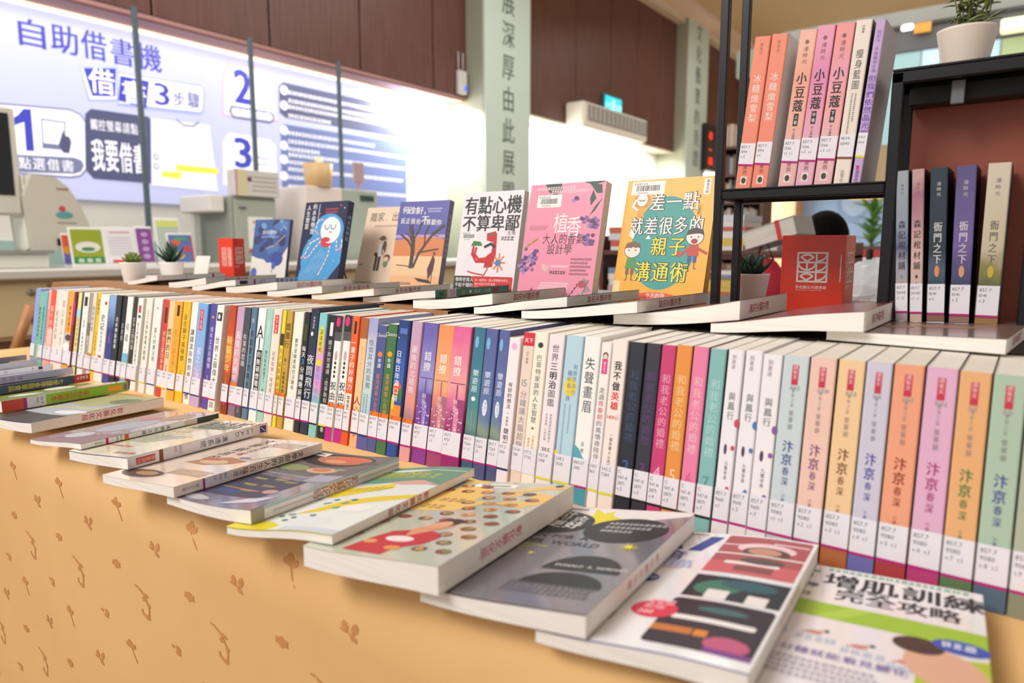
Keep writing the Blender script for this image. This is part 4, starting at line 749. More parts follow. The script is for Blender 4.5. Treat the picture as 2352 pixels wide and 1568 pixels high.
# ---------------------------------------------------------------- books lying flat, each one bent over its neighbour
NSEG = 24
def flatbook(name, W_0, L, T, T0, prof, cover, spine, art, side, pageart, edge=None, under='#d8d2c8', gloss=.16, spinew=None, yawside=0):
    """u 0..W left to right, v 0..L near to far. side: 'spine' or 'pages' on the right; the near end always shows pages"""
    root = empty(name, (0, 0, 0)); t = .0005
    us = [W_0*i/NSEG for i in range(NSEG+1)]; zs = [prof(i/NSEG) for i in range(NSEG+1)]
    def zat(u):
        k = min(max(u/W_0*NSEG, 0), NSEG-1e-9); i = int(k); return zs[i]+(zs[i+1]-zs[i])*(k-i)
    def th(u): return T0+(T-T0)*u/W_0
    def sheet(b, z0, z1, m, u_in=0, v_in=0, ends=None):
        vs = []; n = NSEG+1
        for zz in (z0, z1):
            for v in (v_in, L-v_in):
                for i in range(n): u = us[i] if 0 < i < NSEG else (u_in if i == 0 else W_0-u_in); vs.append((u, v, zat(u)+zz+(th(u)-T if zz > T*.5 else 0)))
        A, B_, C_, D_ = 0, n, 2*n, 3*n
        top = [(C_+i, C_+i+1, D_+i+1, D_+i) for i in range(NSEG)]; bot = [(A+i+1, A+i, B_+i, B_+i+1) for i in range(NSEG)]
        near = [(A+i, A+i+1, C_+i+1, C_+i) for i in range(NSEG)]; far = [(B_+i+1, B_+i, D_+i, D_+i+1) for i in range(NSEG)]
        l = [(B_, A, C_, D_)]; r = [(A+NSEG, B_+NSEG, D_+NSEG, C_+NSEG)]
        b.add(vs, top+bot+near+far+l+r, m)
    b = MB(); cm = mat(cover, gloss, coat=.5) if isinstance(cover, str) else cover
    sheet(b, T-t, T, cm); sheet(b, 0, t, mat(under, .4))
    if side == 'spine':
        zr = zs[-1]; sm_ = mat(spine, .3) if isinstance(spine, str) else spine
        b.add([(W_0-.0005, 0, zr), (W_0, 0, zr), (W_0, L, zr), (W_0-.0005, L, zr), (W_0-.0005, 0, zr+T), (W_0, 0, zr+T), (W_0, L, zr+T), (W_0-.0005, L, zr+T)], [(0, 1, 5, 4), (1, 2, 6, 5), (2, 3, 7, 6), (3, 0, 4, 7)], sm_)
        if spinew:
            p = Print(b, lambda u, v, n: (W_0+n, v, zr+T-u), T, L, .0001, .00006); spinew(p, T, L)
    if art: p = Print(b, lambda u, v, n: (u, v, zat(u)+th(u)+n), W_0, L, .0001, .00007, us[1:-1]); art(p, W_0, L)
    if edge: b.add([(us[i], -.0001, zs[i]+th(us[i])-t-.0006) for i in range(NSEG+1)]+[(us[i], -.0001, zs[i]+th(us[i])) for i in range(NSEG+1)], [(i, i+1, NSEG+2+i, NSEG+1+i) for i in range(NSEG)], edge)
    b.build('cover', root)
    g = MB(); m = pages(2)
    sheet(g, t+.0001, T-t-.0001, m, .0007, .0004)
    if pageart:
        zr = zs[-1]
        if side == 'pages': pageart(Print(g, lambda u, v, n: (W_0-.0007+n, v, zr+T-u), T, L, .0002, .00006), T, L)
    g.build('page_block', root)
    return root
def stamp(far=.62, col='#c44a5a', sz=.62, nch=6):
    def f(p, T, L):
        for i, ch in enumerate('彰化縣文化局'[:nch]): p.text(ch, T*.5, L*far-i*.0125, T*sz if T*sz < .014 else .013, col, 1, 'v')
    return f
def smooth(t): t = min(max(t, 0), 1); return t*t*(3-2*t)
def chain(specs):
    """specs from left to right: each book rests its right edge on the next one"""
    profs = [None]*len(specs)
    for s in specs: s.setdefault('T0', s['T']*.82)
    for i in range(len(specs)-1, -1, -1):
        s = specs[i]; nxt = specs[i+1] if i+1 < len(specs) else None
        if nxt is None: profs[i] = lambda u, r=s.get('rise', 0): r*smooth(u); continue
        uo = (nxt['x']-s['x'])/s['W']; uo = min(max(uo, .3), .95); Tn = nxt['T0']+.0008; un = (1-uo)*s['W']/nxt['W']; ov = profs[i+1](un)*1.05+(nxt['T']-nxt['T0'])*un+.0004
        def f(u, uo=uo, Tn=Tn, ov=ov):
            a = ov/(1-uo)
            if u >= uo: return Tn+a*(u-uo)
            t = u/uo; m0 = .35*Tn; m1 = max(a*uo, .45*Tn)
            return (t**3-2*t*t+t)*m0+(3*t*t-2*t**3)*Tn+(t**3-t*t)*m1
        profs[i] = f
    return profs
def lab_side(z0, z1, strp, call, pub=None):
    """call-number label printed around the spine of a flat book, v from z0 to z1"""
    def f(p, T, L):
        p.rect(0, z0, T, z1, '#e2dfe6'); p.rect(0, z0-.003, T, z0, STR[strp])
        for i, c in enumerate(call.split('|')): p.text(c, T*.08, z1-.008-i*.0075, .0055, '#4a4a52', 0, 'h', sx=.9)
        if pub: pub(p, T, L)
    return f
def vt(s, v, c, sz=.75, pitch=.013, b=0):
    def f(p, T, L): p.text(s, T*.5, v, T*sz, c, b, 'v', pitch=pitch)
    return f
def many(*fs):
    def f(p, T, L):
        for g in fs: g(p, T, L)
    return f
# cover art --------------------------------------------------------
def art_train(p, w, h):
    p.bars(.3*w, .965*h, .95*w, .006, '#7fb89a'); g = '#3c9a50'
    p.ell(.15*w, .9*h, .085*w, .05*h, g); p.ell(.15*w, .9*h, .045*w, .028*h, '#f2eef2'); p.text('°', .23*w, .9*h, .1*w, g, 2)
    p.text('增肌訓練', .28*w, .845*h, .17*w, '#22242c', 2, sx=1.05); p.text('科學', .16*w, .80*h, .06*w, '#33343c', 1); p.text('完全攻略', .36*w, .74*h, .135*w, '#2a2c34', 2)
    p.text('男女適用', .4*w, .815*h, .05*w, '#55565e', 1); p.barcode(.02*w, .70*h, .3*w, .78*h, 5)
    p.rect(0, .58*h, w, .69*h, '#a4c83c'); p.rrect(.0, .645*h, .2*w, .695*h, .01*h, '#4aa848'); p.poly([(.3*w, .58*h), (.45*w, .69*h), (.55*w, .69*h), (.4*w, .58*h)], '#b4d450')
    for i, (x, y) in enumerate([(.12, .48), (.33, .47), (.52, .44), (.7, .41)]):
        p.ell(x*w, y*h, .035*w, .014*h, '#d89a94'); p.line([((x-.05)*w, (y-.01)*h), ((x+.04)*w, (y+.02)*h)], .01*w, '#cf8e86'); p.ell((x+.05)*w, (y+.02)*h, .012*w, .01*h, '#6a4a5a'); p.bars((x-.07)*w, (y-.055)*h, (x+.07)*w, .008, '#b6c6dc', seed=i)
    p.text('一日五分鐘就能看見變化', .02*w, .33*h, .062*w, '#6a52a8', 1); [p.bars(.03*w, (.28-.03*i)*h, .6*w, .005, '#a8a6b4', seed=i) for i in range(4)]
    p.poly([(.72*w, 0), (w, 0), (w, .52*h), (.9*w, .5*h), (.74*w, .42*h)], '#b8cc3c'); p.ell(.84*w, .42*h, .14*w, .12*h, '#e4b498', rot=.7); p.ell(.74*w, .53*h, .1*w, .05*h, '#4c3830'); p.ell(.9*w, .57*h, .11*w, .042*h, '#4058b8'); p.bars(.83*w, .56*h, .96*w, .008, '#dfe4f8')
def art_ai(p, w, h):
    p.barcode(.2*w, .955*h, .42*w, .99*h, 7)
    bl = '#2f4796'; p.text('A', .12*w, .80*h, .24*w, bl, 2, shear=-.05, sx=1.1, sy=1.15); p.poly([(.34*w, .79*h), (.42*w, .79*h), (.49*w, .955*h), (.41*w, .955*h)], bl)
    p.text('影音', .1*w, .70*h, .13*w, '#33489a', 2); [p.bars(.1*w, (.665-.025*i)*h, .42*w, .006, '#a8aedc', seed=i) for i in range(3)]; p.bars(.06*w, .6*h, .4*w, .004, '#e8aab4')
    p.ell(.13*w, .50*h, .055*w, .036*h, '#e0405c'); p.ell(.27*w, .50*h, .065*w, .037*h, '#33489a'); p.bars(.22*w, .492*h, .32*w, .006, '#aab4e4'); p.bars(.1*w, .49*h, .17*w, .006, '#f8c8d0')
    p.rrect(.51*w, .61*h, .98*w, .985*h, .015*h, '#b05258'); p.rect(.51*w, .61*h, .98*w, .72*h, '#d06468')
    p.ell(.76*w, .87*h, .16*w, .055*h, '#eecdd0'); p.ell(.77*w, .835*h, .13*w, .05*h, '#5c3a36'); p.ell(.76*w, .84*h, .09*w, .035*h, '#c89078'); p.rect(.5*w, .885*h, .7*w, .895*h, '#ece6e2'); p.rect(.78*w, .93*h, .97*w, .94*h, '#f0e8e6'); p.rect(.51*w, .79*h, .99*w, .803*h, '#ece6e2'); p.rrect(.59*w, .70*h, .88*w, .725*h, .01*h, '#f2ecea'); p.rect(.66*w, .64*h, .86*w, .69*h, '#8a4a4a'); p.ell(.78*w, .745*h, .12*w, .03*h, '#5a4a44')
    p.rect(.51*w, .39*h, .985*w, .575*h, '#20262e'); p.ell(.66*w, .48*h, .12*w, .06*h, '#3c7a68', rot=.3); p.ell(.8*w, .52*h, .14*w, .04*h, '#2c5a64'); p.rect(.62*w, .39*h, .73*w, .46*h, '#ece6e2'); p.rect(.82*w, .39*h, .92*w, .455*h, '#ece6e2')
    p.rrect(.5*w, .05*h, .985*w, .37*h, .02*h, '#2b1e2c'); p.ell(.76*w, .31*h, .12*w, .02*h, '#3c6a68'); p.rrect(.55*w, .22*h, .94*w, .25*h, .012*h, '#f2ecea'); p.rect(.5*w, .13*h, .69*w, .17*h, '#c87830'); p.rect(.7*w, .13*h, .76*w, .17*h, '#e08838'); p.ell(.86*w, .11*h, .1*w, .045*h, '#c0587c'); p.rect(.78*w, .05*h, .985*w, .08*h, '#7c3a8c')
    p.ell(.45*w, .26*h, .115*w, .062*h, '#d8344c'); p.text('套版', .385*w, .265*h, .055*w, '#f4b8c0', 1); p.text('200', .38*w, .225*h, .05*w, '#fbe0e4', 1); p.bars(.4*w, .3*h, .52*w, .008, '#f4a8b4'); [p.bars(.12*w, (.18-.03*i)*h, .27*w, .006, '#8a8c98', seed=i+2) for i in range(2)]
def art_design(p, w, h):
    p.poly([(0, .88*h), (0, h), (w, h), (w, .95*h), (.8*w, .88*h), (.55*w, .86*h), (.3*w, .88*h)], '#ece6e4')
    p.poly([(.33*w, .99*h), (.37*w, .9*h), (.28*w, .85*h), (.35*w, .79*h), (.45*w, .74*h), (.6*w, .85*h), (.62*w, .86*h), (.5*w, .91*h), (.48*w, .97*h), (.43*w, .93*h)], '#e6d81c')
    p.barcode(.02*w, .93*h, .34*w, .985*h, 11)
    dk = '#262829'; p.ell(.18*w, .78*h, .27*w, .14*h, dk, 36); p.ell(.7*w, .74*h, .26*w, .145*h, dk, 36, rot=.1)
    p.text('設計，', .02*w, .855*h, .12*w, '#e8e6e4', 2); p.text('讓世界', .02*w, .79*h, .12*w, '#c4c2c0', 1); p.text('變更好', .02*w, .725*h, .12*w, '#f0eeec', 2)
    [p.bars(.55*w, (.8-.045*i)*h, (.9-.08*i)*w, .006, '#b8b8b8', seed=i) for i in range(3)]
    p.text('DESIGN FOR A', .0*w, .60*h, .078*w, '#3c3c42', 2); p.text('BETTER WORLD', .0*w, .53*h, .085*w, '#3c3c42', 2)
    p.rect(.02*w, .50*h, .36*w, .506*h, '#c8c030'); p.rect(.02*w, .475*h, .26*w, .481*h, '#c8c030')
    for cx, cy_, r in ((.84, .56, .05), (.32, .42, .022)):
        for k in range(12):
            a = k*math.pi/6; p.line([(cx*w, cy_*h), ((cx+r*math.cos(a))*w, cy_*h+r*w*math.sin(a))], r*w*.12, '#e0d424')
        p.ell(cx*w, cy_*h, r*.45*w, r*.45*w, '#f0e430', 14)
    p.ell(.72*w, .3*h, .23*w, .15*h, dk, 24, a0=0, a1=math.pi); p.text('DONALD A. NORMAN', .55*w, .335*h, .04*w, '#e4e2e0', 1); p.ell(.7*w, .17*h, .24*w, .115*h, dk, 24, a0=0, a1=math.pi)
    [p.bars(.42*w, (.15-.03*i)*h, .9*w, .006, '#5c5a60', seed=i) for i in range(3)]; [p.bars(.1*w, (.33-.08*i)*h, .2*w, .01, '#3a3a42', seed=i) for i in range(2)]
    p.ell(.1*w, .37*h, .07*w, .03*h, '#74747c'); p.ell(.1*w, .37*h, .062*w, .026*h, '#858389')
def art_mint(p, w, h):
    p.rect(.02*w, .955*h, .35*w, h, '#e4c060'); p.barcode(.28*w, .9*h, .62*w, .955*h, 13)
    p.poly([(.0*w, .8*h), (.3*w, .9*h), (.5*w, .86*h), (.5*w, .7*h), (.9*w, .64*h), (w, .72*h), (w, .82*h), (.85*w, .85*h), (.6*w, .82*h), (.62*w, .78*h), (.84*w, .8*h), (.9*w, .74*h), (.6*w, .66*h), (.5*w, .55*h), (.0*w, .5*h)], '#ecc26c')
    p.poly([(.6*w, .84*h), (.86*w, .96*h), (w, .97*h), (w, .93*h), (.85*w, .9*h), (.7*w, .84*h)], '#ecc26c')
    rn = random.Random(8); cs = ['#a85c30', '#8c4428', '#c07840', '#6c5040', '#b88c40', '#7c2c20', '#5c4c50', '#a8542c']
    for r in range(11):
        for c in range(6):
            x = (.07+c*.165+(r % 2)*.08)*w; y = (.12+r*.078)*h
            if (x > .2*w and x < .72*w and y < .36*h) or (x < .45*w and .5*h < y < .8*h) or x > .97*w or (x > .55*w and y > .88*h): continue
            c1 = rn.choice(cs); p.ell(x, y, .052*w, .024*h, c1, 18); p.ell(x+.008*w, y+.003*h, .032*w, .012*h, rn.choice(['#c88848', '#d8a868', '#c05c30', '#8c8c50', '#70483c']), 12, rot=rn.uniform(-1, 1)); p.ell(x-.012*w, y-.004*h, .012*w, .006*h, rn.choice(['#e8c890', '#a03c28', '#4c5c34']), 8)
    # woman in a red jacket holding a plate
    p.poly([(.26*w, .04*h), (.3*w, .16*h), (.36*w, .26*h), (.5*w, .30*h), (.66*w, .29*h), (.74*w, .24*h), (.7*w, .16*h), (.58*w, .1*h), (.56*w, .03*h)], '#be2c34')
    p.poly([(.5*w, .22*h), (.46*w, .3*h), (.55*w, .36*h), (.66*w, .42*h), (.7*w, .36*h), (.6*w, .29*h)], '#d8946c'); p.ell(.62*w, .40*h, .09*w, .045*h, '#3a2420', rot=.5); p.ell(.6*w, .375*h, .065*w, .036*h, '#dca080', rot=.5); p.ell(.5*w, .19*h, .1*w, .03*h, '#e8dcd8'); p.ell(.34*w, .14*h, .05*w, .02*h, '#d8985c'); p.ell(.56*w, .1*h, .06*w, .02*h, '#e09050')
    p.ell(.92*w, .965*h, .03*w, .02*h, '#3c4a44'); p.bars(.24*w, .66*h, .42*w, .012, '#b08848'); p.bars(.2*w, .56*h, .36*w, .012, '#b08848')
def art_green(p, w, h):
    p.rect(0, .7*h, w, h, '#5c9478'); p.text('SPRING', .25*w, .84*h, .14*w, '#c8bc2c', 1); p.bars(.2*w, .79*h, .8*w, .02, '#a8a840'); p.ell(.45*w, .93*h, .2*w, .02*h, '#dfe8e0'); p.rect(.0, .93*h, w, .94*h, '#cfdcd8')
    p.poly([(0, 0), (w, 0), (w, .68*h), (.6*w, .72*h), (0, .55*h)], '#dde0dc'); p.poly([(0, 0), (.4*w, 0), (.45*w, .05*h), (.3*w, .1*h), (0, .12*h)], '#dccc1c')
    p.poly([(.1*w, .5*h), (.3*w, .45*h), (.7*w, .6*h), (.62*w, .68*h), (.3*w, .62*h), (.15*w, .66*h)], '#e4cc28'); p.poly([(.3*w, .2*h), (.5*w, .24*h), (.7*w, .36*h), (w, .48*h), (w, .54*h), (.7*w, .46*h), (.5*w, .4*h), (.4*w, .28*h)], '#e0c424')
    rn = random.Random(5)
    for i in range(16): p.ell(rn.uniform(.05, .6)*w, rn.uniform(.12, .45)*h, .035*w, .013*h, '#4c7c74', rot=rn.uniform(-.5, .5))
    for i in range(5): p.line([(.32*w+i*.07*w, .55*h), (.38*w+i*.07*w, .62*h)], .004*w+.0008, '#3c4a34')
    p.poly([(.5*w, .7*h), (.8*w, .75*h), (.98*w, .7*h), (.7*w, .66*h)], '#d8a494'); p.ell(.75*w, .3*h, .14*w, .05*h, '#e8e4e0'); p.ell(.6*w, .12*h, .2*w, .05*h, '#d8dcdc'); p.rect(.5*w, .0, w, .05*h, '#c4ccd4')
def art_food(p, w, h):
    p.poly([(.0, .5*h), (w, .56*h), (w, h), (0, h)], '#6c6460'); p.ell(.5*w, .86*h, .4*w, .12*h, '#26201e', 32); p.ell(.56*w, .87*h, .3*w, .085*h, '#b8704c', 28); p.ell(.62*w, .9*h, .2*w, .04*h, '#d8603c'); p.ell(.5*w, .84*h, .12*w, .03*h, '#d89868'); p.barcode(.05*w, .9*h, .28*w, .96*h, 17)
    p.ell(.28*w, .66*h, .17*w, .055*h, '#8c9468'); p.ell(.62*w, .66*h, .17*w, .05*h, '#d0a890'); p.ell(.6*w, .67*h, .1*w, .03*h, '#c87850'); p.ell(.78*w, .69*h, .06*w, .02*h, '#88a070'); p.ell(.88*w, .84*h, .09*w, .025*h, '#5c4c50')
    p.rect(.15*w, .52*h, .75*w, .6*h, '#a09c9c'); [p.bars(.2*w, (.535+i*.02)*h, .7*w, .006, '#5a5458', seed=i) for i in range(3)]; p.rect(.72*w, .46*h, w, .58*h, '#a8a2b4'); p.rect(.6*w, .44*h, .72*w, .52*h, '#7c7890')
    p.poly([(.1*w, .12*h), (.75*w, .16*h), (.8*w, .45*h), (.15*w, .48*h)], '#454256')
    for i, (x, y) in enumerate([(.25, .4), (.45, .42), (.6, .4), (.3, .3), (.5, .31), (.42, .22)]): p.rect(x*w, y*h, (x+.12)*w, (y+.035)*h, '#5c6258'); p.bars(x*w, (y+.012)*h, (x+.12)*w, .005, '#b8a860', seed=i)
    p.rect(.2*w, .24*h, .62*w, .25*h, '#b88460'); p.ell(.72*w, .26*h, .08*w, .03*h, '#c09488'); p.poly([(.55*w, .03*h), (.85*w, .1*h), (.92*w, .2*h), (.7*w, .14*h)], '#ccc8d4'); p.rect(.12*w, .12*h, .16*w, .24*h, '#a03c84'); p.ell(.25*w, .06*h, .14*w, .03*h, '#b8b4bc'); p.ell(.35*w, .2*h, .12*w, .03*h, '#3c4c80')
def art_peach(p, w, h):
    p.text('文學廚房的', .42*w, .97*h, .13*w, '#5a4038', 1, 'v', sx=1.1); p.text('人生百味', .6*w, .9*h, .1*w, '#8a3a30', 1, 'v')
    p.poly([(.3*w, .38*h), (.6*w, .36*h), (.82*w, .42*h), (.9*w, .5*h), (.62*w, .54*h), (.4*w, .48*h)], '#b07a58'); p.ell(.6*w, .43*h, .17*w, .045*h, '#c8b088'); p.ell(.5*w, .47*h, .12*w, .02*h, '#c05c38'); p.poly([(.8*w, .46*h), (.96*w, .6*h), (.99*w, .66*h), (.9*w, .56*h)], '#a88474'); p.ell(.78*w, .55*h, .07*w, .02*h, '#7c7ca4')
    p.ell(.3*w, .12*h, .26*w, .07*h, '#7c5c50', 28); p.ell(.3*w, .12*h, .24*w, .06*h, '#4c3c38', 28); p.ell(.34*w, .13*h, .14*w, .035*h, '#a88454'); [p.bars(.5*w, (.24-.025*i)*h, .95*w, .005, '#c0a090', seed=i) for i in range(4)]; [p.bars(.62*w, (.9-.03*i)*h, .95*w, .004, '#b8a498', seed=i) for i in range(4)]
def art_lead(p, w, h):
    for i, t in enumerate('L.E.A.D.'): p.text(t, (.62+.06*i)*w, .9*h-.0*i, .12*w, '#c8483c', 0)
    p.text('溝通系統', .25*w, .84*h, .16*w, '#4c5450', 0); p.bars(.28*w, .78*h, .9*w, .012, '#6c7464'); p.bars(.25*w, .73*h, .85*w, .012, '#7c8474', seed=3)
    P = [(.2*w+.012*w*i, .62*h+.025*h*math.sin(i*.9)) for i in range(26)]; p.line(P, .0012, '#d88878'); p.rect(.1*w, .55*h, .75*w, .553*h, '#8a9484')
    [p.bars(.15*w, (.5-.03*i)*h, (.8-.05*i)*w, .004, '#a4a898', seed=i) for i in range(7)]; p.bars(.1*w, .2*h, .5*w, .006, '#c86454'); p.bars(.6*w, .06*h, .9*w, .008, '#b8502c', seed=9)
def art_purple(p, w, h):
    p.poly([(0, 0), (w, 0), (w, .3*h), (.5*w, .2*h), (0, .25*h)], '#8c7078'); p.ell(.5*w, .5*h, .3*w, .2*h, '#a8aab8', rot=.4); p.ell(.7*w, .8*h, .2*w, .12*h, '#a88c7c'); p.ell(.3*w, .75*h, .16*w, .06*h, '#c88480'); p.line([(.1*w, .1*h), (.5*w, .5*h), (.9*w, .9*h)], .003, '#d4ccc8'); p.ell(.4*w, .2*h, .2*w, .08*h, '#b8bcc4')
def art_land(p, w, h):
    p.rect(0, 0, w, .25*h, '#3c3a30'); p.poly([(0, .25*h), (w, .25*h), (w, .7*h), (.6*w, .6*h), (0, .66*h)], '#a8b0b8'); p.poly([(0, .6*h), (.5*w, .56*h), (w, .7*h), (w, h), (0, h)], '#a8a878'); p.line([(0, .4*h), (.4*w, .5*h), (w, .5*h)], .006, '#d8c83c'); p.ell(.7*w, .8*h, .25*w, .1*h, '#707c58'); p.ell(.75*w, .35*h, .3*w, .06*h, '#dcdfe4')
def art_lime(p, w, h):
    p.ell(.75*w, .8*h, .2*w, .14*h, '#d8b49c'); p.ell(.4*w, .35*h, .25*w, .12*h, '#b8bcc4'); p.ell(.4*w, .35*h, .18*w, .08*h, '#dde4dc'); p.ell(.15*w, .7*h, .2*w, .12*h, '#e4e8d8')
FRONT = [
 dict(x=-2.30, y=.44, W=.17, T=.014, c='#8c9098', sp='#9094a0', nm='magazine', lb='grey book lying flat, farthest left of the front fan', sw=None),
 dict(x=-2.20, y=.43, W=.17, T=.016, c='#404850', sp='#b8bcc8', nm='paperback_book', lb='flat book with a dark cover and pale grey spine near the left edge', sw=None),
 dict(x=-2.10, y=.43, W=.17, T=.013, c='#e4e4ea', sp='#f0eef2', nm='paperback_book', lb='flat book with a white spine marked by a small black square', sw=many(vt('生活的美好', .14, '#c89aa0', .7, .016), lambda p, T, L: (p.rect(T*.2, L*.86, T*.75, L*.9, '#2c2c34'), p.bars(T*.3, L*.8, T*.6, .004, '#8a8a90')))),
 dict(x=-1.98, y=.43, W=.17, T=.016, c='#c8d0e0', sp='#d8d8ea', nm='paperback_book', lb='flat book with a lavender spine and faint violet title', sw=vt('夏日的回憶', .13, '#b090c8', .7, .016)),
 dict(x=-1.865, y=.42, W=.17, T=.018, c='#24304c', sp='#2c3a5c', nm='paperback_book', lb='flat navy book with yellow spine title and red end block', sw=many(vt('七堂課學會簡單會話', .18, '#c8b840', .7, .012, 1), lambda p, T, L: (p.rect(0, L*.86, T, L*1.0, '#c42c38'), p.text('EASY', T*.2, L*.98, T*.55, W_, 1, 'r'), p.rect(0, .0, T, .05, '#d8d8de'), p.text('428.4', T*.1, .035, .006, '#44444c', 0, 'h')))),
 dict(x=-1.69, y=.425, W=.17, T=.021, c='#b4cc78', sp='#92c43c', nm='picture_book', lb='flat lime green book with red spine title', art=art_lime, sw=many(vt('和你玩的繪本', .155, '#d0482c', .6, .012, 1), lambda p, T, L: (p.rect(0, .042, T, .075, '#e0dfe4'), p.text('418.99', T*.1, .066, .006, '#44444c', 0, 'h'), p.text('4483', T*.1, .058, .006, '#44444c', 0, 'h'), p.rect(0, .036, T, .042, '#b0187c'), p.rect(0, 0, T, .036, '#d8503c'), p.rect(T*.25, L*.82, T*.75, L*.94, '#f0a830'), p.rect(T*.2, L*.96, T*.8, L*.99, '#8c5cb0')))),
 dict(x=-1.512, y=.412, W=.17, T=.019, c='#98a08c', sp=None, nm='magazine', lb='flat landscape magazine with pink stamp on its page edge', art=art_land, pg=stamp(.66), edge='#2c3c8c'),
 dict(x=-1.311, y=.410, W=.17, T=.009, c='#b4a8b0', sp='#f2eee8', nm='paperback_book', lb='flat mauve picture book, white spine with orange tag', art=art_purple, sw=many(vt('溫德比之謎', .145, '#3c3c44', .75, .0105, 1), lambda p, T, L: (p.rect(0, L*.86, T, L, '#2c3c30'), p.rect(0, L*.82, T, L*.86, '#3c3838'), p.rect(0, L*.72, T, L*.82, '#d8c4b0'), p.rect(0, .066, T, .073, '#f07a2a'), p.text('JY', T*.1, .067, .006, '#3a2a20', 1), p.text('874', T*.1, .059, .005, '#44444c'), p.text('0912', T*.1, .053, .005, '#44444c'), p.rect(0, .037, T, .041, '#c01c84'), p.text('小宇宙', T*.5, .034, T*.5, '#5a7a5c', 0, 'v')))),
 dict(x=-1.162, y=.412, W=.168, T=.0175, c='#e6e0c8', sp='#ebe8ec', nm='paperback_book', lb='flat cream book, white spine with red block and blue pen logo', art=art_lead, edge='#5c5c88', sw=many(lab_side(.052, .085, 'b', '494.2|6012'), lambda p, T, L: (p.rect(0, .046, T, .052, '#84502c'), p.rect(T*.22, .012, T*.78, .04, '#c02c44'), p.text('商業周刊', T*.5, .04, T*.42, '#f0c8a0', 1, 'v', pitch=.007), p.text('溝通系統', T*.5, .16, T*.62, '#3c4048', 0, 'v', pitch=.0125), p.text('L.E.A.D.', T*.2, .205, T*.6, '#5c6068', 0, 'r'), p.rect(T*.2, L*.935, T*.85, L*.985, '#2c4088'), p.line([(T*.35, L*.945), (T*.7, L*.975)], .0012, W_)))),
 dict(x=-1.008, y=.395, W=.178, T=.014, c='#eedccc', sp='#f2e4d6', nm='paperback_book', lb='flat peach book with a bread picture and brown spine title', art=art_peach, sw=many(lab_side(.042, .078, 'm', '863|349|c.2'), lambda p, T, L: (p.text('文學廚房的', T*.5, .2, T*.75, '#4a3c38', 1, 'v', pitch=.0115), p.text('人生百味', T*.5, .142, T*.75, '#a03c30', 1, 'v', pitch=.0115), p.text('凌煙', T*.5, .1, T*.6, '#5a5050', 0, 'v'), p.text('聯合文叢', T*.5, .034, T*.4, '#a09088', 0, 'v')))),
 dict(x=-.858, y=.408, W=.176, T=.017, T0=.012, c='#7c788c', sp=None, nm='magazine', lb='flat violet grey cookery magazine with noodle bowl on the cover', art=art_food, pg=many(stamp(.68, '#b8404c', .8), lambda p, T, L: (p.rect(0, .0, T, .018, '#a8a49c'), p.rect(T*.12, .018, T*.26, L, '#b0ccd8'), p.rect(T*.55, .03, T*.66, L, '#d8c4c8')))),
 dict(x=-.711, y=.402, W=.170, T=.0105, c='#dadcd6', sp=None, nm='magazine', lb='flat thin yellow and green illustrated magazine, white page edges', art=art_green, pg=stamp(.62, '#c03c50', .9), edge='#d8c81c'),
 dict(x=-.573, y=.404, W=.178, T=.0275, T0=.022, c='#c0c4b0', sp=None, nm='recipe_book', lb='thick flat sage green recipe book with a woman in red', art=art_mint, pg=stamp(.55, '#e0708c', .45)),
 dict(x=-.428, y=.424, W=.172, T=.0205, T0=.0145, c='#77747c', sp=None, nm='paperback_book', lb='flat grey design book with black circles and a yellow star', art=art_design, pg=stamp(.6, '#e098a4', .45), edge='#55555a'),
 dict(x=-.305, y=.433, W=.172, T=.0185, T0=.012, c='#ecebee', sp=None, nm='paperback_book', lb='flat white book with big blue letters and red pictures', art=art_ai, pg=stamp(.66, '#e08c9c', .45), edge='#4a50a4'),
 dict(x=-.165, y=.436, W=.175, T=.0165, c='#f0ecf0', sp=None, nm='magazine', lb='flat white and green exercise book in the bottom right corner', art=art_train, pg=stamp(.66, '#d08c9c', .5)),
]
FRONT[-1]['rise'] = .004
for s in FRONT[:-6]: s.setdefault('L', .235)
for s in FRONT[-5:]: s.setdefault('L', .25)
FRONT[-6]['L'] = .24
for s in FRONT: s.setdefault('art', None); s.setdefault('pg', None); s.setdefault('sw', None)
pf = chain(FRONT)
YAW = [4]*9+[3, 2.5, 5, 3.5, 3, 3, 5]
for s, f_, yw in zip(FRONT, pf, YAW):
    r = flatbook(s['nm'], s['W'], s.get('L', .222), s['T'], s['T0'], f_, s['c'], s['sp'], s['art'], 'spine' if s['sp'] else 'pages', s['pg'] or stamp(.6), s.get('edge'), spinew=s['sw'])
    r.location = (s['x'], s['y']+.006, TB+.001); r.rotation_euler = (0, 0, math.radians(yw)); tag(r, s['lb'], 'book', 'books fanned flat along the front of the table')
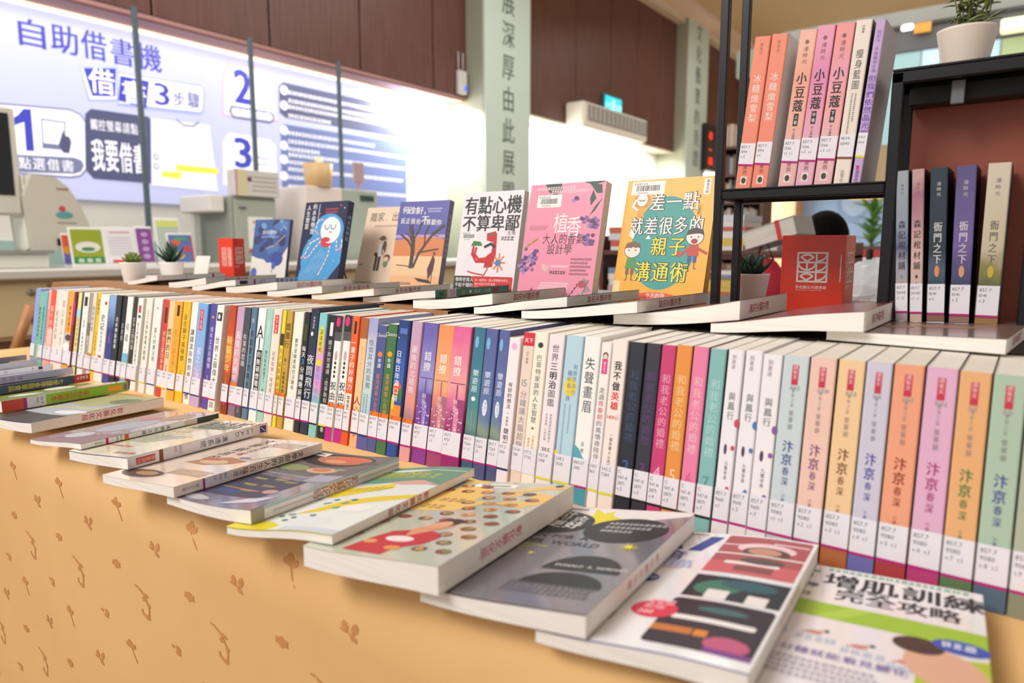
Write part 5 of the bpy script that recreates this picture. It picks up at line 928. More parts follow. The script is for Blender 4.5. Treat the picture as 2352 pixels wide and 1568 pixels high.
# the upper fan, on the riser
UP_ = [
 dict(x=-2.16, y=.972, W=.15, T=.014, c='#e8e2dc', sp='#eceaf0', yw=6, lb='thin white flat book, farthest left on the riser', sw=lambda p, T, L: (p.rect(0, L*.8, T, L*.83, STR['m']), p.bars(T*.2, L*.4, T*.8, .005, '#a8c8c4'))),
 dict(x=-1.907, y=.967, W=.172, T=.019, c='#4c5c50', sp=None, yw=4, lb='flat book showing plain page edges under the blue watercolour book'),
 dict(x=-1.726, y=.935, W=.180, T=.015, c='#24283c', sp='#ecebf2', yw=4, lb='flat book with white spine, magenta stripe and brush title', sw=many(lambda p, T, L: (p.rect(T*.2, .012, T*.8, .034, '#34343c'), p.rect(0, .052, T, .057, '#c01c84'), p.text('857', T*.1, .08, .006, '#44444c'), p.text('4211', T*.1, .072, .006, '#44444c')), vt('花落花開時', .19, '#3c4458', .8, .015, 1))),
 dict(x=-1.578, y=.940, W=.200, T=.019, c='#30302c', sp=None, yw=2, lb='flat book with red stamp, under the jellyfish book'),
 dict(x=-1.379, y=.921, W=.195, T=.0155, c='#c8ccd8', sp=None, yw=0, lb='flat book below the peach family book, grey page edge'),
 dict(x=-1.224, y=.924, W=.195, T=.0145, c='#3c3c3c', sp=None, yw=0, lb='flat book with yellow bottom line, below the desert tree book', edge='#d4cc40'),
 dict(x=-1.078, y=.938, W=.200, T=.0145, c='#34453f', sp='#4c947c', yw=0, lb='flat book with a sea green titled spine', sw=many(lambda p, T, L: (p.rect(0, .0, T, .03, '#4c947c'), p.rect(T*.3, .01, T*.75, .022, '#2c6450'), p.rect(0, .03, T, .033, '#c89030'), p.rect(0, .033, T, .058, '#dcdce4'), p.text('294', T*.1, .05, .006, '#44444c'), p.text('2635', T*.1, .043, .006, '#44444c'), p.bars(T*.3, .075, T*.7, .008, '#a8c060'), p.ell(T*.5, .1, T*.24, .004, '#e8ece8')), vt('算子・賞算', .165, '#c8e4d8', .6, .011, 1), lambda p, T, L: p.rect(T*.2, .17, T*.8, .19, '#a83c48'))),
 dict(x=-.896, y=.897, W=.190, T=.0185, T0=.0165, c='#5c4438', sp=None, yw=-2, lb='flat book with red stamped page edge below the pink book'),
 dict(x=-.749, y=.893, W=.190, T=.016, T0=.0117, c='#3c3a3c', sp=None, yw=-2, lb='flat book with red stamp, between the pink and yellow display books'),
 dict(x=-.640, y=.879, W=.205, T=.017, T0=.0123, L=.24, c='#34343c', sp=None, yw=-2, lb='flat book with grey stamped edge below the yellow book'),
 dict(x=-.486, y=.896, W=.188, T=.0255, T0=.014, L=.19, c='#6c2c38', sp=None, yw=-2, lb='thick flat book with a maroon cover before the small succulent'),
 dict(x=-.335, y=.884, W=.184, T=.0245, T0=.012, L=.21, c='#8c3c48', sp=None, yw=-1, lb='thick flat book with red brown cover before the red bookend'),
 dict(x=-.195, y=.897, W=.180, T=.0165, T0=.011, c='#8c7468', sp=None, yw=-5, lb='flat glossy book with painted brownish reflection, farthest right on the riser', rise=.0, art=lambda p, w, h: (p.ell(.4*w, .75*h, .2*w, .08*h, '#6c4c48'), p.text('人間寂靜', .3*w, .8*h, .14*w, '#5c4c70', 1), p.ell(.6*w, .5*h, .2*w, .08*h, '#a0725c'), p.ell(.3*w, .4*h, .12*w, .06*h, '#9c6450'))),  # brown tones paint a mirrored reflection into the cover
]
pf = chain(UP_)
for s, f_ in zip(UP_, pf):
    r = flatbook('paperback_book', s['W'], s.get('L', .225), s['T'], s['T0'], f_, s['c'], s['sp'], s.get('art'), 'spine' if s['sp'] else 'pages', stamp(.58, '#bc5460', .7), s.get('edge'), spinew=s.get('sw'), gloss=.28)
    r.location = (s['x'], s['y'], RZ+.001); r.rotation_euler = (0, 0, math.radians(s['yw'])); tag(r, s['lb'], 'book', 'books fanned flat on the black riser')

# ---------------------------------------------------------------- display books standing on easels
def standing(name, W0, H, T, cover, art, lean, spine=None, spart=None, glossy=.3):
    """front cover faces -y, base at origin; leans back"""
    root = empty(name, (0, 0, 0)); t = .0006; b = MB(); cm = mat(cover, .4, coat=.08) if isinstance(cover, str) else cover
    b.box((0, 0, 0), (W0, t, H), cm); b.box((0, T-t, 0), (W0, T, H), cm); b.box((W0-t, t, 0), (W0, T-t, H), mat(spine or '#f0ece4', .4)) if spine else None
    p = Print(b, lambda u, v, n: (u, -n, v), W0, H, .0001, .00008); art(p, W0, H)
    if spart: spart(Print(b, lambda u, v, n: (W0+n, u, v), T, H, .0001, .00008), T, H)
    b.build('cover', root); g = MB(); g.box((t, t+.0001, .0008), (W0-t if spine else W0-.0008, T-t-.0001, H-.0008), pages(1)); g.build('page_block', root)
    root.rotation_euler = (-lean, 0, 0); return root
def a_water(p, w, h):
    rn = random.Random(2)
    p.poly([(0, .4*h), (.15*w, .36*h), (.35*w, .34*h), (.45*w, .28*h), (.7*w, .3*h), (.85*w, .38*h), (w, .55*h), (w, h), (0, h)], '#3c5c9c')
    for i in range(26): p.ell(rn.uniform(.08, .9)*w, rn.uniform(.5, .95)*h, rn.uniform(.06, .13)*w, rn.uniform(.04, .08)*h, rn.choice(['#28386c', '#4c74b4', '#34488c', '#5c8cc0', '#1e2c58', '#3c4c98', '#6c9cc8']), 14, rot=rn.uniform(0, 3))
    p.ell(.72*w, .35*h, .17*w, .12*h, '#34449c'); p.ell(.65*w, .24*h, .06*w, .06*h, '#3c64a8'); p.ell(.1*w, .12*h, .09*w, .08*h, '#5a6cb4'); p.line([(.4*w, .52*h), (.62*w, .56*h), (.9*w, .74*h)], .0022, '#d8b858'); p.text('我的禮物', .24*w, .76*h, .1*w, '#e8e4ee'); p.bars(.22*w, .7*h, .7*w, .004, '#b0b8dc'); p.ell(.62*w, .16*h, .01*w, .05*h, '#3c64a8')
def a_jelly(p, w, h):
    p.poly([(.04*w, .06*h), (.2*w, .48*h), (.5*w, .68*h), (.95*w, .74*h), (w, .5*h), (w, .3*h), (.7*w, .06*h)], '#4c9cd4'); p.ell(.62*w, .66*h, .36*w, .2*h, '#4c9cd4', 36); p.ell(.5*w, .35*h, .42*w, .3*h, '#4c9cd4', 40, rot=-.5)
    wt = '#e8ecf0'; rd_ = '#d43c44'
    p.ell(.62*w, .54*h, .13*w, .07*h, rd_, 16); p.ell(.68*w, .67*h, .23*w, .15*h, wt, 30, rot=-.2); p.ell(.6*w, .56*h, .1*w, .03*h, rd_)
    for cx in (.6, .74): p.line([((cx-.06)*w, .73*h), ((cx-.045)*w, .69*h), (cx*w, .675*h), ((cx+.045)*w, .70*h), ((cx+.05)*w, .73*h)], .0022, '#2c2c38')
    p.line([(.66*w, .66*h), (.68*w, .64*h), (.71*w, .65*h)], .0018, '#2c2c38')
    for k, P in enumerate([[(.45, .58), (.25, .52), (.15, .38), (.05, .34)], [(.5, .55), (.35, .45), (.25, .36), (.12, .34)], [(.72, .5), (.7, .38), (.62, .26), (.5, .12)], [(.42, .62), (.33, .66), (.36, .78), (.52, .8)], [(.85, .56), (.88, .44), (.98, .46), (.97, .6)]]):
        Q = []
        for i in range(len(P)-1):
            for j in range(5): t = j/5; Q.append(((P[i][0]*(1-t)+P[i+1][0]*t)*w, (P[i][1]*(1-t)+P[i+1][1]*t)*h))
        p.line(Q, .0035, wt); [p.ell(*q, .0022, .0022, rd_, 8) for q in Q[::2]]
    for k in range(6): p.line([(((.52+k*.035)-j*.05)*w+.004*math.sin(j*1.6+k), (.46-k*.02-j*.042)*h) for j in range(10)], .0012, '#b4d8f0')
    for x, y in ((.2, .55), (.3, .2), (.85, .32), (.7, .12)): p.ell(x*w, y*h, .01*w, .008*h, '#b4d8f0', 10)
    p.text('人生智慧', .1*w, .97*h, .1*w, W_, 1, 'v'); p.text('向水母學習', .24*w, .985*h, .1*w, W_, 1, 'v'); p.vbars(.34*w, .97*h, .75*h, .004, '#d8d8e0'); p.bars(.5*w, .9*h, .78*w, .005, '#c44a58'); p.bars(.5*w, .865*h, .78*w, .005, '#c44a58', seed=4); p.ell(.84*w, .95*h, .014*w, .01*h, '#e05a78'); p.ell(.38*w, .86*h, .014*w, .01*h, '#e05a78'); p.ell(.93*w, .92*h, .012*w, .009*h, '#f0e0a0')
def a_family(p, w, h):
    for i, ch in enumerate('離家，出走'): p.text(ch, (.1+i*.17)*w, .83*h, .17*w if ch != '，' else .1*w, '#5c544c', 0, sy=1.05)
    p.bars(.25*w, .75*h, .82*w, .005, '#a89888'); br = '#5c4434'
    p.rect(.40*w, .2*h, .455*w, .4*h, '#4c4440'); p.rect(.47*w, .2*h, .525*w, .4*h, '#4c4440'); p.ell(.41*w, .195*h, .045*w, .012*h, '#e4dcd4'); p.ell(.5*w, .195*h, .045*w, .012*h, '#e4dcd4')
    p.ell(.5*w, .47*h, .07*w, .09*h, '#e8e4e0'); p.ell(.565*w, .49*h, .05*w, .09*h, '#6c5c50'); p.line([(.42*w, .5*h), (.38*w, .42*h)], .005, '#e8c8a8'); p.ell(.4*w, .41*h, .04*w, .025*h, '#4a3c38'); p.line([(.55*w, .46*h), (.62*w, .36*h)], .005, '#e8c8a8')
    p.ell(.49*w, .585*h, .055*w, .04*h, '#f0d4b8'); p.ell(.5*w, .61*h, .07*w, .032*h, '#7c6450'); p.ell(.5*w, .6*h, .1*w, .012*h, '#7c6450')
    p.ell(.66*w, .3*h, .055*w, .05*h, '#6c9464'); p.ell(.67*w, .365*h, .075*w, .045*h, '#6c4c3c'); p.ell(.655*w, .352*h, .055*w, .03*h, '#f0d0b4'); p.line([(.64*w, .25*h), (.64*w, .21*h)], .003, '#e8c8a8'); p.line([(.69*w, .25*h), (.69*w, .21*h)], .003, '#e8c8a8')
    p.bars(.04*w, .27*h, .13*w, .005, '#7c6c60'); p.bars(.04*w, .055*h, .4*w, .004, '#9c8c80'); p.vbars(.93*w, .6*h, .2*h, .003, '#a89888')
def a_desert(p, w, h):
    p.rect(0, .5*h, w, .62*h, '#b89cc0'); p.rect(0, .56*h, w, .585*h, '#7c6cb0'); p.poly([(0, .36*h), (w, .34*h), (w, .57*h), (.6*w, .6*h), (.3*w, .585*h), (0, .55*h)], '#d88450'); p.rect(0, 0, w, .38*h, '#f0c898'); p.rect(0, 0, w, .16*h, '#f0b888')
    k = '#4c3c38'
    for P, wd in (([(.4, .26), (.4, .42), (.38, .55), (.3, .7)], .016), ([(.4, .45), (.28, .55), (.12, .62)], .007), ([(.38, .55), (.46, .66), (.5, .76)], .006), ([(.45, .26), (.52, .4), (.62, .5), (.75, .62), (.95, .72)], .009), ([(.52, .42), (.7, .44), (.9, .46)], .005), ([(.62, .5), (.6, .62), (.66, .72)], .005), ([(.38, .5), (.3, .6), (.2, .64)], .004), ([(.75, .62), (.86, .6)], .003), ([(.1, .28), (.3, .27), (.4, .26)], .003), ([(.3, .7), (.22, .78)], .004), ([(.3, .7), (.36, .78)], .004)):
        p.line([(a*w, c*h) for a, c in P], wd*.8, k)
    p.poly([(.78*w, .12*h), (.74*w, .24*h), (.82*w, .4*h), (.87*w, .34*h), (.86*w, .22*h)], '#5c3038'); p.ell(.84*w, .41*h, .02*w, .018*h, '#3c2c2c'); p.line([(.8*w, .2*h), (.78*w, .1*h)], .0022, k); p.line([(.84*w, .2*h), (.85*w, .08*h)], .0022, k); p.poly([(.5*w, .14*h), (.6*w, .1*h), (.86*w, .08*h), (.8*w, .12*h)], '#3c3438')
    for i, ch in enumerate('何必討好，'): p.text(ch, (.07+i*.1)*w, (.87-.004*i)*h, .13*w, W_, 1)
    for i, ch in enumerate('反正我也不喜歡你'): p.text(ch, (.06+i*.105)*w, (.755-.004*i)*h, (.16 if ch == '不' else .1)*w, W_, 1)
    p.bars(.58*w, .9*h, .85*w, .004, '#c4c4e0'); p.bars(.6*w, .87*h, .85*w, .004, '#c4c4e0', seed=4); p.bars(.1*w, .06*h, .45*w, .006, '#5c4844'); p.bars(.1*w, .02*h, .7*w, .004, '#8c7468')
def a_red(p, w, h):
    k = '#26262a'; p.text('有點心機', .02*w, .80*h, .24*w, k, 2, pitch=.24*w, sy=1.1); p.text('不算卑鄙', .02*w, .635*h, .24*w, k, 2, pitch=.24*w, sy=.98)
    p.rect(.02*w, .56*h, .98*w, .562*h, '#c8c0c4'); p.barcode(.03*w, .53*h, .3*w, .62*h, 21); p.text('全集', .8*w, .585*h, .07*w, '#5a5658'); p.bars(.72*w, .53*h, .92*w, .009, '#6a6668')
    r = '#c8282c'; p.poly([(.47*w, .6*h), (.62*w, .62*h), (.64*w, .5*h), (.56*w, .52*h), (.48*w, .53*h)], r); p.poly([(.6*w, .6*h), (.64*w, .6*h), (.66*w, .4*h), (.62*w, .28*h), (.48*w, .27*h), (.5*w, .38*h), (.58*w, .42*h)], r); p.ell(.55*w, .585*h, .03*w, .014*h, '#3c7c4c')
    p.line([(.5*w, .36*h), (.38*w, .35*h), (.3*w, .4*h), (.32*w, .46*h)], .006, r); p.line([(.5*w, .33*h), (.34*w, .33*h), (.26*w, .4*h), (.27*w, .47*h)], .006, r); p.poly([(.22*w, .48*h), (.42*w, .48*h), (.38*w, .52*h), (.26*w, .53*h)], '#4c7c3c'); p.line([(.55*w, .27*h), (.5*w, .2*h), (.3*w, .22*h), (.22*w, .235*h)], .003, r); p.line([(.46*w, .47*h), (.56*w, .5*h), (.62*w, .47*h)], .006, '#2c2c30')
    for a in range(8): p.line([(.72*w, .32*h), ((.72+.1*math.cos(a*.78))*w, (.32+.085*math.sin(a*.78))*h)], .004, '#e08840'); 
    p.ell(.71*w, .32*h, .05*w, .03*h, '#4c84c0'); p.rrect(.0*w, -.0*h, .98*w, .19*h, .02*h, '#d02c2c'); p.poly([(0, 0), (.22*w, 0), (.33*w, .05*h), (.34*w, .13*h), (.28*w, .19*h), (0, .19*h)], '#26201e')
    for i, t in enumerate(('聰明老實人', '不能不懂的', '處世智典')): p.text(t, .02*w, (.14-.052*i)*h, .062*w, '#e8e4e0', 1)
    p.text('我一直認為一個人想要獲得成功，', .36*w, .145*h, .038*w, '#f4d8d4'); p.text('誰必須由不在乎老實，', .36*w, .108*h, .038*w, '#f4d8d4'); p.text('管閒上要懂一點心機。', .36*w, .07*h, .038*w, '#f4d8d4'); p.bars(.36*w, .04*h, .8*w, .003, '#8c1c1c')
def a_pink(p, w, h):
    g = '#3c5448'; vi = '#6c4c84'
    for P in ([(.2, 1), (.26, .93), (.36, .9), (.45, .94), (.42, 1)], [(.85, .93), (.9, .86), (.84, .8), (.82, .86)], [(.98, .86), (.9, .76), (.84, .72), (.9, .8)], [(.7, 1), (.85, .97), (.98, .99), (.98, 1)], [(.8, .98), (.9, .9), (.97, .9), (.95, .97)]): p.poly([(a*w, c*h) for a, c in P], g)
    p.barcode(.12*w, .8*h, .45*w, .905*h, 23); p.bars(.1*w, .945*h, .6*w, .006, '#f4c8d4'); p.bars(.3*w, .915*h, .78*w, .006, '#f4c8d4', seed=3)
    p.text('植', .38*w, .60*h, .2*w, '#f6ecec', 0, sy=1.2); p.text('香', .56*w, .57*h, .2*w, '#f6ecec', 0, sy=1.2); p.text('大人的香氣', .26*w, .5*h, .11*w, '#4c3034', 0, sy=1.15); p.text('設計學', .34*w, .415*h, .11*w, '#4c3034', 0, sy=1.15)
    rn = random.Random(6)
    for cx, cy_, n, sx_, sy_ in ((.12, .36, 26, .1, .09), (.02, .3, 10, .04, .08), (.9, .66, 16, .06, .04), (.86, .53, 18, .07, .04), (.78, .69, 5, .05, .02), (.62, .86, 4, .04, .015)):
        for i in range(n): p.ell((cx+rn.uniform(-1, 1)*sx_)*w, (cy_+rn.uniform(-1, 1)*sy_)*h, .026*w, .016*h, rn.choice([vi, '#8c64a4', '#a484b8', '#5c3c6c']), 8)
    for i in range(14): p.ell((.03+i*.012)*w, (.46+i*.006)*h, .012*w, .008*h, rn.choice(['#c89c50', '#a88440']), 8)
    p.ell(.33*w, .3*h, .03*w, .03*h, '#e8b8b4', rot=.4); p.ell(.37*w, .29*h, .03*w, .03*h, '#e8b0b0', rot=-.4); p.ell(.2*w, .1*h, .02*w, .025*h, '#a84c5c')
    [p.bars(.68*w, (.36-.03*i)*h, (.92-.03*(i % 2))*w, .004, '#8c4c5c', seed=i) for i in range(5)]; [p.bars((.32-.02*(i % 3))*w, (.16-.022*i)*h, .68*w, .004, '#f8d4dc', seed=i+8) for i in range(5)]; p.bars(.42*w, .3*h, .66*w, .004, '#f8dce4'); p.bars(.42*w, .245*h, .6*w, .006, '#5c3c40'); p.bars(.06*w, .63*h, .3*w, .004, '#c87c90', seed=9); p.bars(.06*w, .61*h, .28*w, .004, '#c87c90', seed=10)
    p.line([(.66*w, .02*h), (.74*w, .1*h), (.8*w, .15*h)], .0015, '#7c4c54'); [p.ell((.7+.025*i)*w, (.05+.028*i)*h, .01*w, .012*h, rn.choice(['#7c3c58', '#5c7c9c', '#a83c4c']), 8) for i in range(5)]; p.line([(.9*w, 0), (.88*w, .1*h), (.94*w, .2*h)], .0015, '#5c5c50')
    for P in ([(.88, .06), (.78, .05), (.84, .1)], [(.88, .1), (.98, .12), (.93, .16)], [(.9, .14), (.86, .22), (.93, .2)], [(.89, .03), (.98, .0), (.95, .06)]): p.poly([(a*w, c*h) for a, c in P], '#94908c')
    p.ell(.86*w, .17*h, .05*w, .03*h, '#b84c5c')
def kid(p, x, y, s, shirt, sh2, hair):
    k = '#2c2420'
    p.ell(x, y, .1*s, .085*s, k, 20); p.ell(x, y, .094*s, .079*s, '#f4e8dc', 20); p.poly([(x-.1*s, y+.02*s), (x-.08*s, y+.08*s), (x, y+.105*s), (x+.08*s, y+.08*s), (x+.1*s, y+.02*s), (x+.05*s, y+.04*s), (x-.03*s, y+.035*s)], hair)
    p.poly([(x-.05*s, y-.08*s), (x+.05*s, y-.08*s), (x+.065*s, y-.2*s), (x-.065*s, y-.2*s)], shirt); p.rect(x-.05*s, y-.27*s, x-.01*s, y-.2*s, sh2); p.rect(x+.01*s, y-.27*s, x+.05*s, y-.2*s, sh2); p.line([(x-.03*s, y-.27*s), (x-.03*s, y-.33*s), (x-.055*s, y-.335*s)], .008*s, k); p.line([(x+.03*s, y-.27*s), (x+.03*s, y-.33*s), (x+.055*s, y-.335*s)], .008*s, k)
    for d in (-.04, .04): p.ell(x+d*s, y+.002*s, .009*s, .009*s, k, 8)
def a_yellow(p, w, h):
    k = '#2c2420'; p.ell(.51*w, .5*h, .36*w, .36*h, '#3c9c94', 48)
    p.ell(.2*w, .83*h, .1*w, .065*h, '#c89858', 20); p.ell(.2*w, .84*h, .06*w, .05*h, '#f4ece4', 20); p.line([(.165*w, .84*h), (.18*w, .83*h), (.2*w, .835*h), (.22*w, .83*h), (.235*w, .84*h)], .0014, k); p.poly([(.17*w, .78*h), (.23*w, .78*h), (.25*w, .67*h), (.15*w, .67*h)], '#e8a43c'); p.line([(.19*w, .67*h), (.19*w, .62*h)], .0014, k); p.line([(.22*w, .67*h), (.22*w, .62*h)], .0014, k); p.line([(.13*w, .84*h), (.1*w, .79*h), (.16*w, .76*h)], .004, '#f4ece4')
    def fat(ch, u, v, s_, fc, sy=1.15): p.text(ch, u, v, s_, k, 3, sy=sy); p.text(ch, u, v, s_, fc, 1, sy=sy)
    for i, ch in enumerate('差一點'): fat(ch, (.29+i*.185)*w, .76*h, .175*w, '#f4f0ea')
    for i, ch in enumerate('就差很多的'): fat(ch, (.1+i*.165)*w, .575*h, .155*w, '#f4f0ea', 1.3)
    for i, ch in enumerate('親子'): fat(ch, (.37+i*.2)*w, .415*h, .18*w, '#ece43c')
    for i, ch in enumerate('溝通術'): fat(ch, (.22+i*.2)*w, .215*h, .19*w, '#ece43c')
    p.barcode(.06*w, .88*h, .44*w, .985*h, 25)
    kid(p, .17*w, .44*h, w*.95, '#4c9448', '#7c5c34', '#7c5838'); p.line([(.12*w, .47*h), (.16*w, .46*h)], .0014, k); p.line([(.19*w, .46*h), (.23*w, .47*h)], .0014, k)
    kid(p, .84*w, .54*h, w*.95, '#c83c28', '#3c4c8c', '#3c2c28'); p.ell(.84*w, .51*h, .035*w, .02*h, '#a83028'); p.line([(.78*w, .45*h), (.7*w, .4*h), (.68*w, .43*h)], .005, '#c83c28'); p.line([(.9*w, .45*h), (.98*w, .42*h)], .005, '#c83c28')
    p.poly([(.1*w, .56*h), (.13*w, .6*h), (.17*w, .57*h), (.16*w, .53*h)], '#f4f0ea'); p.poly([(.3*w, .53*h), (.33*w, .56*h), (.36*w, .53*h)], '#f4f0ea')
    p.ell(.5*w, .075*h, .26*w, .045*h, '#e04c28', 36); p.text('今天的你', .39*w, .083*h, .052*w, '#f8f0ea', 1); p.text('又忍不住大吼了嗎？', .29*w, .045*h, .045*w, '#f8f0ea', 1)
    p.rrect(.86*w, .86*h, .9*w+.03*w, .97*h+.01*h, .008*h, '#f4f0ea'); p.text('贏家老師', .9*w, .975*h, .035*w, k, 1, 'v'); p.rrect(.82*w, .7*h, .87*w, .79*h, .008*h, '#e8b42c'); p.text('全圖解', .845*w, .785*h, .032*w, k, 1, 'v'); p.rect(0, .02*h, .08*w, .2*h, '#f0d8a0')
spine_w = lambda s_, c: (lambda p, T, H: p.text(s_, T*.5, H*.85, T*.6, c, 1, 'v', pitch=.014))
DSP = [
 (-2.079, 1.324, 17.1, 13.2, .140, .203, .014, '#ece4dc', a_water, '#3c4c80', None, 'small upright book with blue watercolour splashes, leftmost on display'),
 (-1.567, 1.127, 3.9, 13.6, .160, .231, .020, '#262c4c', a_jelly, '#2c3458', spine_w('向水母學習', '#9cb4d8'), 'upright navy book with a white jellyfish on blue'),
 (-1.475, 1.250, 3.2, 17.5, .156, .224, .014, '#eed2b8', a_family, None, None, 'upright peach book with a woman and child drawing'),
 (-1.310, 1.224, 5.1, 14.5, .158, .229, .018, '#5c5ca4', a_desert, '#8c84a4', spine_w('反正我也不喜歡你', '#d4d4dc'), 'upright book with a bare desert tree and violet sky'),
 (-1.041, 1.167, 1.9, 12.3, .163, .233, .018, '#f0e6ea', a_red, None, None, 'upright white book with bold black title and red monster'),
 (-.812, 1.097, -1.6, 12.8, .172, .234, .020, '#ec92aa', a_pink, None, None, 'upright pink book with purple flowers and leaves'),
 (-.617, 1.125, -1.3, 14.7, .174, .236, .020, '#f0ae14', a_yellow, '#f0ae14', None, 'upright yellow book with a teal circle and cartoon family'),
]
for i, (x, y, yw, ln, W0, H, T, c, art, spn, spa, lb) in enumerate(DSP):
    z = RZ+.006
    r = standing('paperback_book', W0, H, T, c, art, 0, spn, spa); r.rotation_mode = 'XYZ'
    Mx = Matrix.Translation((x, y, z)) @ Matrix.Rotation(math.radians(yw), 4, 'Z') @ Matrix.Rotation(-math.radians(ln), 4, 'X'); r.matrix_world = Mx
    tag(r, lb, 'book', 'display books standing on easels')
    e = empty('book_easel', (0, 0, 0), label='small black wire easel behind the '+lb.split(',')[0].replace('upright ', '').split(' with')[0]+(' of the blue splashes' if i == 0 else ''), cat='easel', group='wire book easels')
    e.matrix_world = Matrix.Translation((x, y, RZ)) @ Matrix.Rotation(math.radians(yw), 4, 'Z')
    m = mat('#1c1c1e', .4, .5); yb_ = T+.004; ln_ = math.tan(math.radians(ln))
    for xx in (W0*.3, W0*.7):
        b = MB(); b.tube([(xx, -.012, .016), (xx, -.012, .003), (xx, yb_, .003), (xx, yb_+.14*ln_+.006, .14)], .002, m); b.build('support_wire', e)
    b = MB(); b.tube([(W0*.3, yb_+.14*ln_+.006, .14), (W0*.5, yb_+.14*ln_+.006, .145), (W0*.7, yb_+.14*ln_+.006, .14)], .002, m); b.tube([(W0*.5, yb_+.14*ln_+.006, .145), (W0*.5, yb_+.10, .002)], .002, m); b.build('back_leg', e)
# ---------------------------------------------------------------- black metal shelf on the riser
blk = mat('#17171a', .38, .3); blk2 = mat('#232326', .4, .3)
FY, BY = 1.05, 1.14
sh = empty('metal_shelf', (-.394, FY, RZ), label='black metal display shelf with two bays on the riser', cat='shelf')
def post(x, y, z0, z1, w=.0125, name='post', par=sh, m=blk): b = MB(); b.rbox((x+.394-w/2, y-FY, z0-RZ), (x+.394+w/2, y-FY+w, z1-RZ), m, .0015); return b.build(name, par)
def rail(x0, x1, y, z, h=.0125, d=.0125, name='rail', m=blk): b = MB(); b.rbox((x0+.394, y-FY, z-h-RZ), (x1+.394, y-FY+d, z-RZ), m, .0015); return b.build(name, sh)
Z1 = ZC+.085; Z2 = ZC+.226; XL, XM, XR = -.394, -.160, -.018
for y in (FY, BY): post(XL, y, RZ, ZC+.62); post(XM, y, RZ, Z2-.001, .014); post(XR+.014, y, RZ, Z2-.001, .014)
for y in (FY, BY): rail(XL+.006, XM-.007, y, Z1, .0135); rail(XM-.007, XR+.021, y, Z2, .0155); rail(XL+.006, XM-.007, y, ZC+.62)
for x in (XL, XM-.0): b = MB(); b.rbox((x+.394-.006, .0125, Z1-.013-RZ), (x+.394+.006, BY-FY, Z1-.001-RZ), blk, .0015); b.build('rail', sh)
b = MB(); b.rbox((.007, .0, Z1-RZ), (XM+.394-.007, BY-FY+.012, Z1+.0025-RZ), blk2, .0008); b.build('shelf_plate', sh)
b = MB(); b.rbox((XM+.394-.007, .0, Z2-RZ), (XR+.394+.021, BY-FY+.012, Z2+.003-RZ), blk2, .0008); b.build('shelf_plate', sh)
b = MB(); b.box((XM+.394+.008, .045, Z2-.036-RZ), (XR+.394+.006, BY-FY+.0, Z2-.0155-RZ), mat('#0e0e10', .5)); b.build('under_tray', sh)
b = MB(); b.rbox((XM+.394+.058, .02, Z2-.045-RZ), (XM+.394+.073, .026, Z2-.0155-RZ), mat('#6c6c70', .4, .4), .001); b.build('bracket', sh)
bx = MB(); bx.box((XM+.394+.0075, BY-FY+.003, .006), (XR+.394+.0068, BY-FY+.008, Z2-.03-RZ), nodemat('red_brown_board', noise_mix('#8f4632', '#9c4e38', 9, lo=.3, hi=.7), .5)); bx.build('back_panel', sh)
